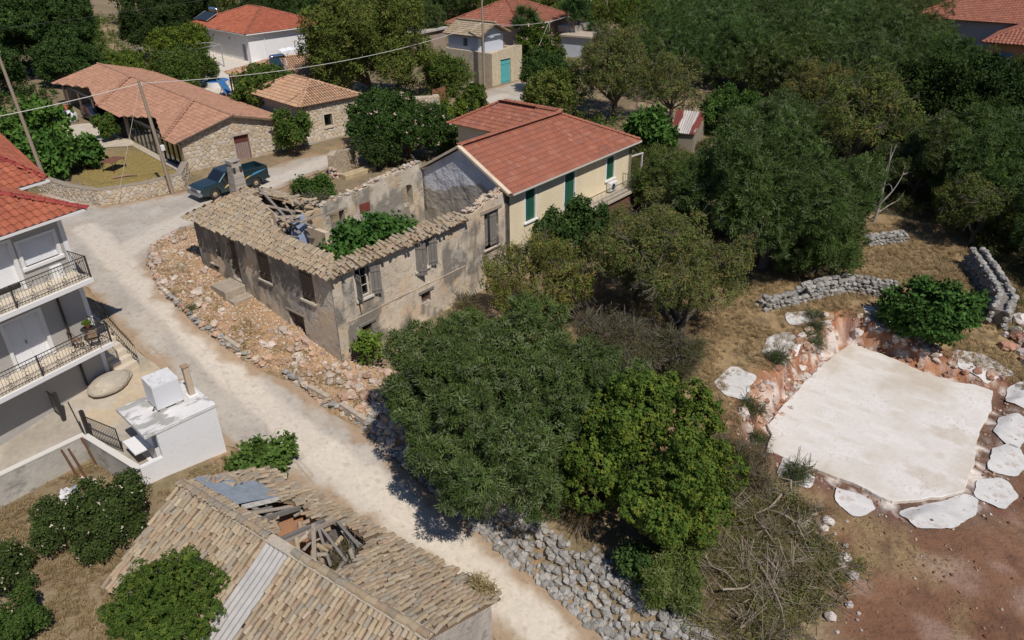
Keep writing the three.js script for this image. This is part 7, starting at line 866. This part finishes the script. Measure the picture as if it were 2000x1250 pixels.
/* yuccas */
const YL = leafClump(46, 1.0, .075, .05, -.35, .15);
function yucca(label, x, z, heads, grp) { const y0 = gy(x, z), T = thing('yucca', label, 'yucca', [x, y0, z], 0, 'yuccas by the red roofed house'), g = [], pts = []; for (const [hx, hy, hz] of heads) { g.push(tube([[0, 0, 0], [hx * .4, hy * .55, hz * .4], [hx, hy, hz]], .16, 7, .1)); for (let i = 0; i < 5; i++) pts.push([V(hx + rr(-.15, .15), hy + rr(-.3, .15), hz + rr(-.15, .15)), V(rr(-.3, .3), 1, rr(-.3, .3)).normalize(), 0]); } part(T, 'trunk', g, bark([.26, .21, .16])); leavesMesh(T, 'crown', pts, { g: YL, c: [[.06, .12, .035], [.08, .15, .045]] }, 1.15); }
yucca('tall branching yucca left of the dull red roof corner', 56.0, -34.5, [[-1.6, 4.4, .4], [-.6, 5.4, -.2], [.5, 5.0, .5], [1.4, 4.2, 0], [.2, 3.6, .9], [-.9, 3.4, .8], [2.0, 3.2, .6], [1.2, 2.6, 1]]); yucca('thick trunked yucca right of the dull red roof', 64.2, -33.4, [[-1.8, 5.2, 0], [-.8, 6.0, .3], [.4, 6.2, -.3], [1.5, 5.4, .4], [.8, 4.6, .9], [-1.2, 4.2, .8], [2.2, 4.6, 0], [0, 5.2, .6]]); yucca('small single yucca in front of the pale blue outbuilding', 65.6, -31.6, [[0, 3.0, 0], [.5, 2.2, .3]]);
/* dead tree */
{ const x = 32.6, z = 13.4, T = thing('dead_tree', 'bare grey dead tree at the edge of the dry clearing', 'tree', [x, gy(x, z), z]), B = bark([.33, .30, .265]); part(T, 'trunk', tube([[0, -.1, 0], [.1, 1.2, .1], [.3, 2.4, 0], [-.4, 3.8, .2], [-.5, 5.2, .1]], .11, 8, .025), B); for (const P of [[[.1, 1.2, .1], [.9, 2.0, .5], [1.5, 2.9, .7], [1.9, 3.6, .6]], [[.0, .5, 0], [.9, .9, .4], [1.9, 1.2, .8], [2.3, 1.7, .9]], [[.3, 2.4, 0], [-.5, 2.7, .6], [-1.1, 2.5, .9]], [[1.5, 2.9, .7], [2.3, 2.9, 1.0], [2.8, 2.5, 1.2]], [[-.3, 3.4, .1], [.6, 4.2, 0], [.9, 5, .1]], [[.2, 1.9, 0], [1.3, 1.9, -.3], [2.2, 2.3, -.4]]]) part(T, 'branch', tube(P, .05, 6, .012), B); }
/* far trees: wooded slope behind the village */
for (let i = 0; i < 58; i++) { const a = lerp(-.35, 1.25, (i + rr(.1, .9)) / 58), r = rr(128, 215), x = -17 + Math.sin(a + .42) * r, z = 24.5 - Math.cos(a + .42) * r; if (Math.hypot(x - 125, z - 6) < 14 || Math.abs((x - 21.6) + (z + 68.7) * .37) < 8) continue; const rx = rr(5, 7.5); tree('hillside_tree', 'distant tree on the wooded ground along the top edge', ['dark', 'olive', 'carob', 'citrus'][rnd() * 4 | 0], x, z, rx * .85, rx, rx * .8, { group: 'distant trees along the top edge', max: 1300, leaf: 1.6, lobes: 10 }); }
/* ---------- dry grass ---------- */
{
  const bl = []; for (let i = 0; i < 12; i++) { const a = rr(0, 6.28), l = rr(.5, 1), t = rr(.15, .8), d = V(Math.cos(a), 0, Math.sin(a)), s = V(-d.z, 0, d.x).multiplyScalar(.022), o = V(rr(-.2, .2), 0, rr(-.2, .2)), m = o.clone().addScaledVector(d, t * .35 * l).add(V(0, l * .6, 0)), e = o.clone().addScaledVector(d, t * l).add(V(0, l * (1 - .35 * t), 0)); for (const tr of [[o.clone().sub(s), o.clone().add(s), m], [m.clone().sub(s.clone().multiplyScalar(.7)), m.clone().add(s.clone().multiplyScalar(.7)), e]]) for (const p of tr) bl.push(p.x, p.y, p.z); }
  const g = new THREE.BufferGeometry(); g.setAttribute('position', new THREE.Float32BufferAttribute(bl, 3)); g.computeVertexNormals(); g.setAttribute('uv', new THREE.Float32BufferAttribute(new Float32Array(bl.length / 3 * 2), 2));
  const patch = (name, label, N, x0, x1, z0, z1, ok, h0, h1, cols = GRASSC) => { const M = new THREE.Matrix4(), q = new THREE.Quaternion(), c = new THREE.Color(), list = []; let guard = 0; while (list.length < N && guard++ < N * 12) { const x = rr(x0, x1), z = rr(z0, z1); if (ok(x, z)) list.push([x, z]); } const im = new THREE.InstancedMesh(g, TW, list.length); list.forEach(([x, z], i) => { q.setFromEuler(new THREE.Euler(rr(-.2, .2), rr(0, 6.3), rr(-.2, .2))); const s = rr(h0, h1); M.compose(V(x, gy(x, z) - .02, z), q, V(s * 1.3, s, s * 1.3)); im.setMatrixAt(i, M); c.setRGB(...mul(cols[rnd() * cols.length | 0], rr(.7, 1.15))); im.setColorAt(i, c); }); im.name = numbered(name); scene.add(im); tag(im, label, 'grass', null, 'stuff'); };
  patch('dry_grass', 'tall dry straw grass over the field around the pit', 26000, 2, 34, 3, 25, (x, z) => polySD(x, z, FIELD) < .3 && polySD(x, z, SLAB) > 1.0 && fbm(x * .6, z * .6, 3, 0, 12) > rr(.3, .55), .12, .38);
  patch('dry_grass', 'dry weeds behind the roadside wall under the trees', 5000, -2.4, 6, 4, 19.5, (x, z) => x > pl(WL, z) + 1.3 && fbm(x * 1.1, z * 1.1, 3, 0, 15) > rr(.3, .6), .08, .3, [[.30, .21, .10], [.24, .15, .08], [.20, .17, .07]]);
  patch('dry_grass', 'dry straw on the red soil at the lower right', 6000, 1, 24, 20, 31, (x, z) => polySD(x, z, RED) < -.4 && polySD(x, z, SLAB) > 1.6 && fbm(x * .5, z * .5, 3, 0, 77) > rr(.42, .62), .05, .13, [[.30, .22, .11], [.24, .17, .085], [.36, .28, .15]]);
  patch('dry_grass', 'dry grass and weeds on the waste ground below the concrete wall', 9000, -16, -6.2, -3, 9, (x, z) => (x < -9.9 || z > .9) && !(x > -12.6 && x < -5.8 && z > 4 && x < -6) && fbm(x, z, 3, 0, 14) > rr(.3, .6) && polySD(x, z, ROAD) > .1, .1, .3);
  patch('dry_grass', 'straw coloured lawn in front of the glazed building', 9000, 1, 9, -41, -25, (x, z) => polySD(x, z, LAWN) < .2, .06, .14, [[.36, .27, .10], [.30, .25, .085], [.40, .31, .14]]);
  patch('dry_grass', 'dry weeds along the road verges and rubble bank', 5000, -3.2, 3, -16, 9, (x, z) => polySD(x, z, ROAD) > .02 && polySD(x, z, ROAD) < 1.6 && (x < -.1 || z > .1) && fbm(x * 1.2, z * 1.2, 2, 0, 33) > rr(.35, .7), .06, .18, [[.34, .24, .12], [.20, .18, .07], [.30, .22, .1]]);
  patch('dry_grass', 'sparse dry grass in the clearings behind the houses', 9000, 24, 60, -16, 22, (x, z) => fbm(x * .4, z * .4, 3, 0, 17) > rr(.35, .6), .15, .4);
  const tuft = new THREE.InstancedMesh(g, TW, 60), M = new THREE.Matrix4(), q = new THREE.Quaternion(), c = new THREE.Color(); for (let i = 0; i < 60; i++) { q.setFromEuler(new THREE.Euler(rr(-.5, .5), rr(0, 6.3), rr(-.5, .5))); const s = rr(.4, .75); M.compose(V(-5.65 + rr(-.3, .2), .25 + rr(-.05, .1), 13.6 + rr(-.3, .35)), q, V(s, s, s)); tuft.setMatrixAt(i, M); c.setRGB(...mul([.36, .28, .12], rr(.7, 1.1))); tuft.setColorAt(i, c); } tuft.name = numbered('grass_tuft'); scene.add(tuft); tag(tuft, 'straw coloured grass tuft on the eave corner of the tile roof', 'grass', null, 'stuff');
}
/* ---------- cut branches ---------- */
{
  const K = { g: leafClump(20, .75, .07, .42, .1), c: [[.22, .195, .085], [.17, .17, .065], [.26, .22, .11], [.18, .15, .085], [.15, .18, .05]] }, pts = []; const BR = [[4.6, 16.2], [6.6, 19.0], [5.0, 20.8], [3.0, 21.6], [1.2, 21.6], [-.6, 20.2], [-2.2, 17.6], [-1.4, 16.6], [.6, 17.2], [2.6, 17.2]];
  const heaps = []; for (let i = 0; i < 40; i++) { for (let t = 0; t < 40; t++) { const x = rr(-2.6, 6.8), z = rr(16, 22), sd = polySD(x, z, BR); if (sd > -.1) continue; heaps.push([x, z, rr(.5, 1.1), rr(.2, .55), rr(0, 6.3)]); break; } }
  heaps.forEach(([x, z, r, h, a], hi) => { const n = Math.round(70 * r * r); for (let i = 0; i < n; i++) { const q = Math.sqrt(rnd()), th = rnd() * 6.283, u = q * Math.cos(th) * r * 1.7, v = q * Math.sin(th) * r * .7, X = x + u * Math.cos(a) - v * Math.sin(a), Z = z + u * Math.sin(a) + v * Math.cos(a); pts.push([V(X, gy(X, Z) + .04 + h * (1 - q * q) * rr(.5, 1), Z), V(Math.cos(a) + rr(-.5, .5), rr(-.1, .5), Math.sin(a) + rr(-.5, .5)).normalize(), hi]); } });
  const B = thing('brush_pile', 'heap of cut grey-green olive branches beside the pit', 'brush pile'); leavesMesh(B, 'cut_foliage', pts, K, .36); const tw = new THREE.InstancedMesh(TWIG, TW, 420), M = new THREE.Matrix4(), q = new THREE.Quaternion(), c = new THREE.Color(); for (let i = 0; i < 420; i++) { const p = pts[rnd() * pts.length | 0][0]; q.setFromEuler(new THREE.Euler(rr(1, 2), rr(0, 6), rr(0, 6))); const s = rr(.5, 1.3); M.compose(p.clone().add(V(0, .06, 0)), q, V(s, s * 1.4, s)); tw.setMatrixAt(i, M); c.setRGB(...mul([.30, .25, .19], rr(.6, 1.2))); tw.setColorAt(i, c); } tw.name = 'twigs'; tw.userData.kind = 'stuff'; B.add(tw);
  const BRN = [[[5.4, 18.6], [4.6, 18.5], [4.0, 18.2], [3.6, 18.7], [3.3, 19.3], 'long crooked cut branch with pale end in the brush heap'], [[5.6, 19.9], [5.0, 19.5], [4.4, 19.4], 'pale stripped branch pointing at the pit from the brush heap'], [[4.6, 18.9], [4.5, 19.5], [4.2, 20.0], 'short tan branch lying beside the cream boulder'], [[1.2, 17.6], [.9, 18.0], [.9, 18.6], [.7, 19.1], 'grey branch at the left side of the brush heap'], [[2.2, 19.2], [1.4, 20.0], [.8, 20.6], [.3, 20.9], 'upright looking grey branch low in the brush heap'], [[2.4, 19.4], [2.2, 20.3], [1.8, 21.0], 'bent tan branch low in the brush heap'], [[.2, 18.8], [.9, 19.3], [1.6, 19.4], 'split yellowish branch across the lower brush heap'], [[6.2, 18.6], [5.6, 18.9], [5.0, 19.0], 'thin bare branch at the top of the brush heap']];
  for (const b of BRN) { const l = b[b.length - 1], P = b.slice(0, -1).map(([x, z], i) => [x, gy(x, z) + .36 + rr(-.1, .22), z]); solo('cut_branch', [tube(P, .05, 7, .02), tube([P[1], [P[1][0] + rr(-.3, .3), P[1][1] + .1, P[1][2] + rr(.2, .5)], [P[1][0] + rr(-.6, .6), P[1][1], P[1][2] + rr(.6, 1.0)]], .025, 5, .008), tube([P[0], [P[0][0] + rr(-.3, .3), P[0][1] + .1, P[0][2] + rr(-.6, -.2)]], .03, 5, .01)], bark([.33, .27, .2]), l, 'branch', 'cut branches'); }
}
/* trees that share a kind are told apart by their order across the picture */
{ camera.updateMatrixWorld(true); const ord = ['first', 'second', 'third', 'fourth', 'fifth', 'sixth', 'seventh', 'eighth', 'ninth', 'tenth', 'eleventh', 'twelfth', 'thirteenth', 'fourteenth', 'fifteenth', 'sixteenth', 'seventeenth', 'eighteenth', 'nineteenth', 'twentieth'];
  for (const [g, l] of [['grove olives on the right', 'dark olive of the dense right hand grove'], ['orchard olives across the top right', 'silvery olive of the top right orchard'], ['garden trees along the top', 'green garden tree among the houses along the top']]) { const L = scene.children.filter(o => o.userData.group === g).map(o => [o, o.position.clone().add(V(0, 3, 0)).project(camera).x]).sort((a, b) => a[1] - b[1]); L.forEach(([o], i) => { o.userData.label = `${l}, ${ord[i]} from the left`; }); } }
/* finish */
{ const p = scene.getObjectByName('potted_plant'); const pts = []; for (let i = 0; i < 60; i++) { const d = V(rr(-1, 1), rr(0, 1), rr(-1, 1)).normalize(); pts.push([V(d.x * .13, .2 + d.y * .14, d.z * .13), d, 0]); } leavesMesh(p, 'leaves', pts, KIND.broad, .12); delete p.userData.leafAt; }
scene.traverse(o => { if (o.isMesh) { o.castShadow = true; o.receiveShadow = true; } });
let tri = 0, nm = 0, ninst = 0; scene.traverse(o => { if (o.isMesh) { nm++; const g = o.geometry, t = (g.index ? g.index.count : g.attributes.position.count) / 3; if (o.isInstancedMesh) ninst += o.count; else tri += t; } }); console.log('tris', tri | 0, 'meshes', nm, 'instances', ninst);
renderer.render(scene, camera);
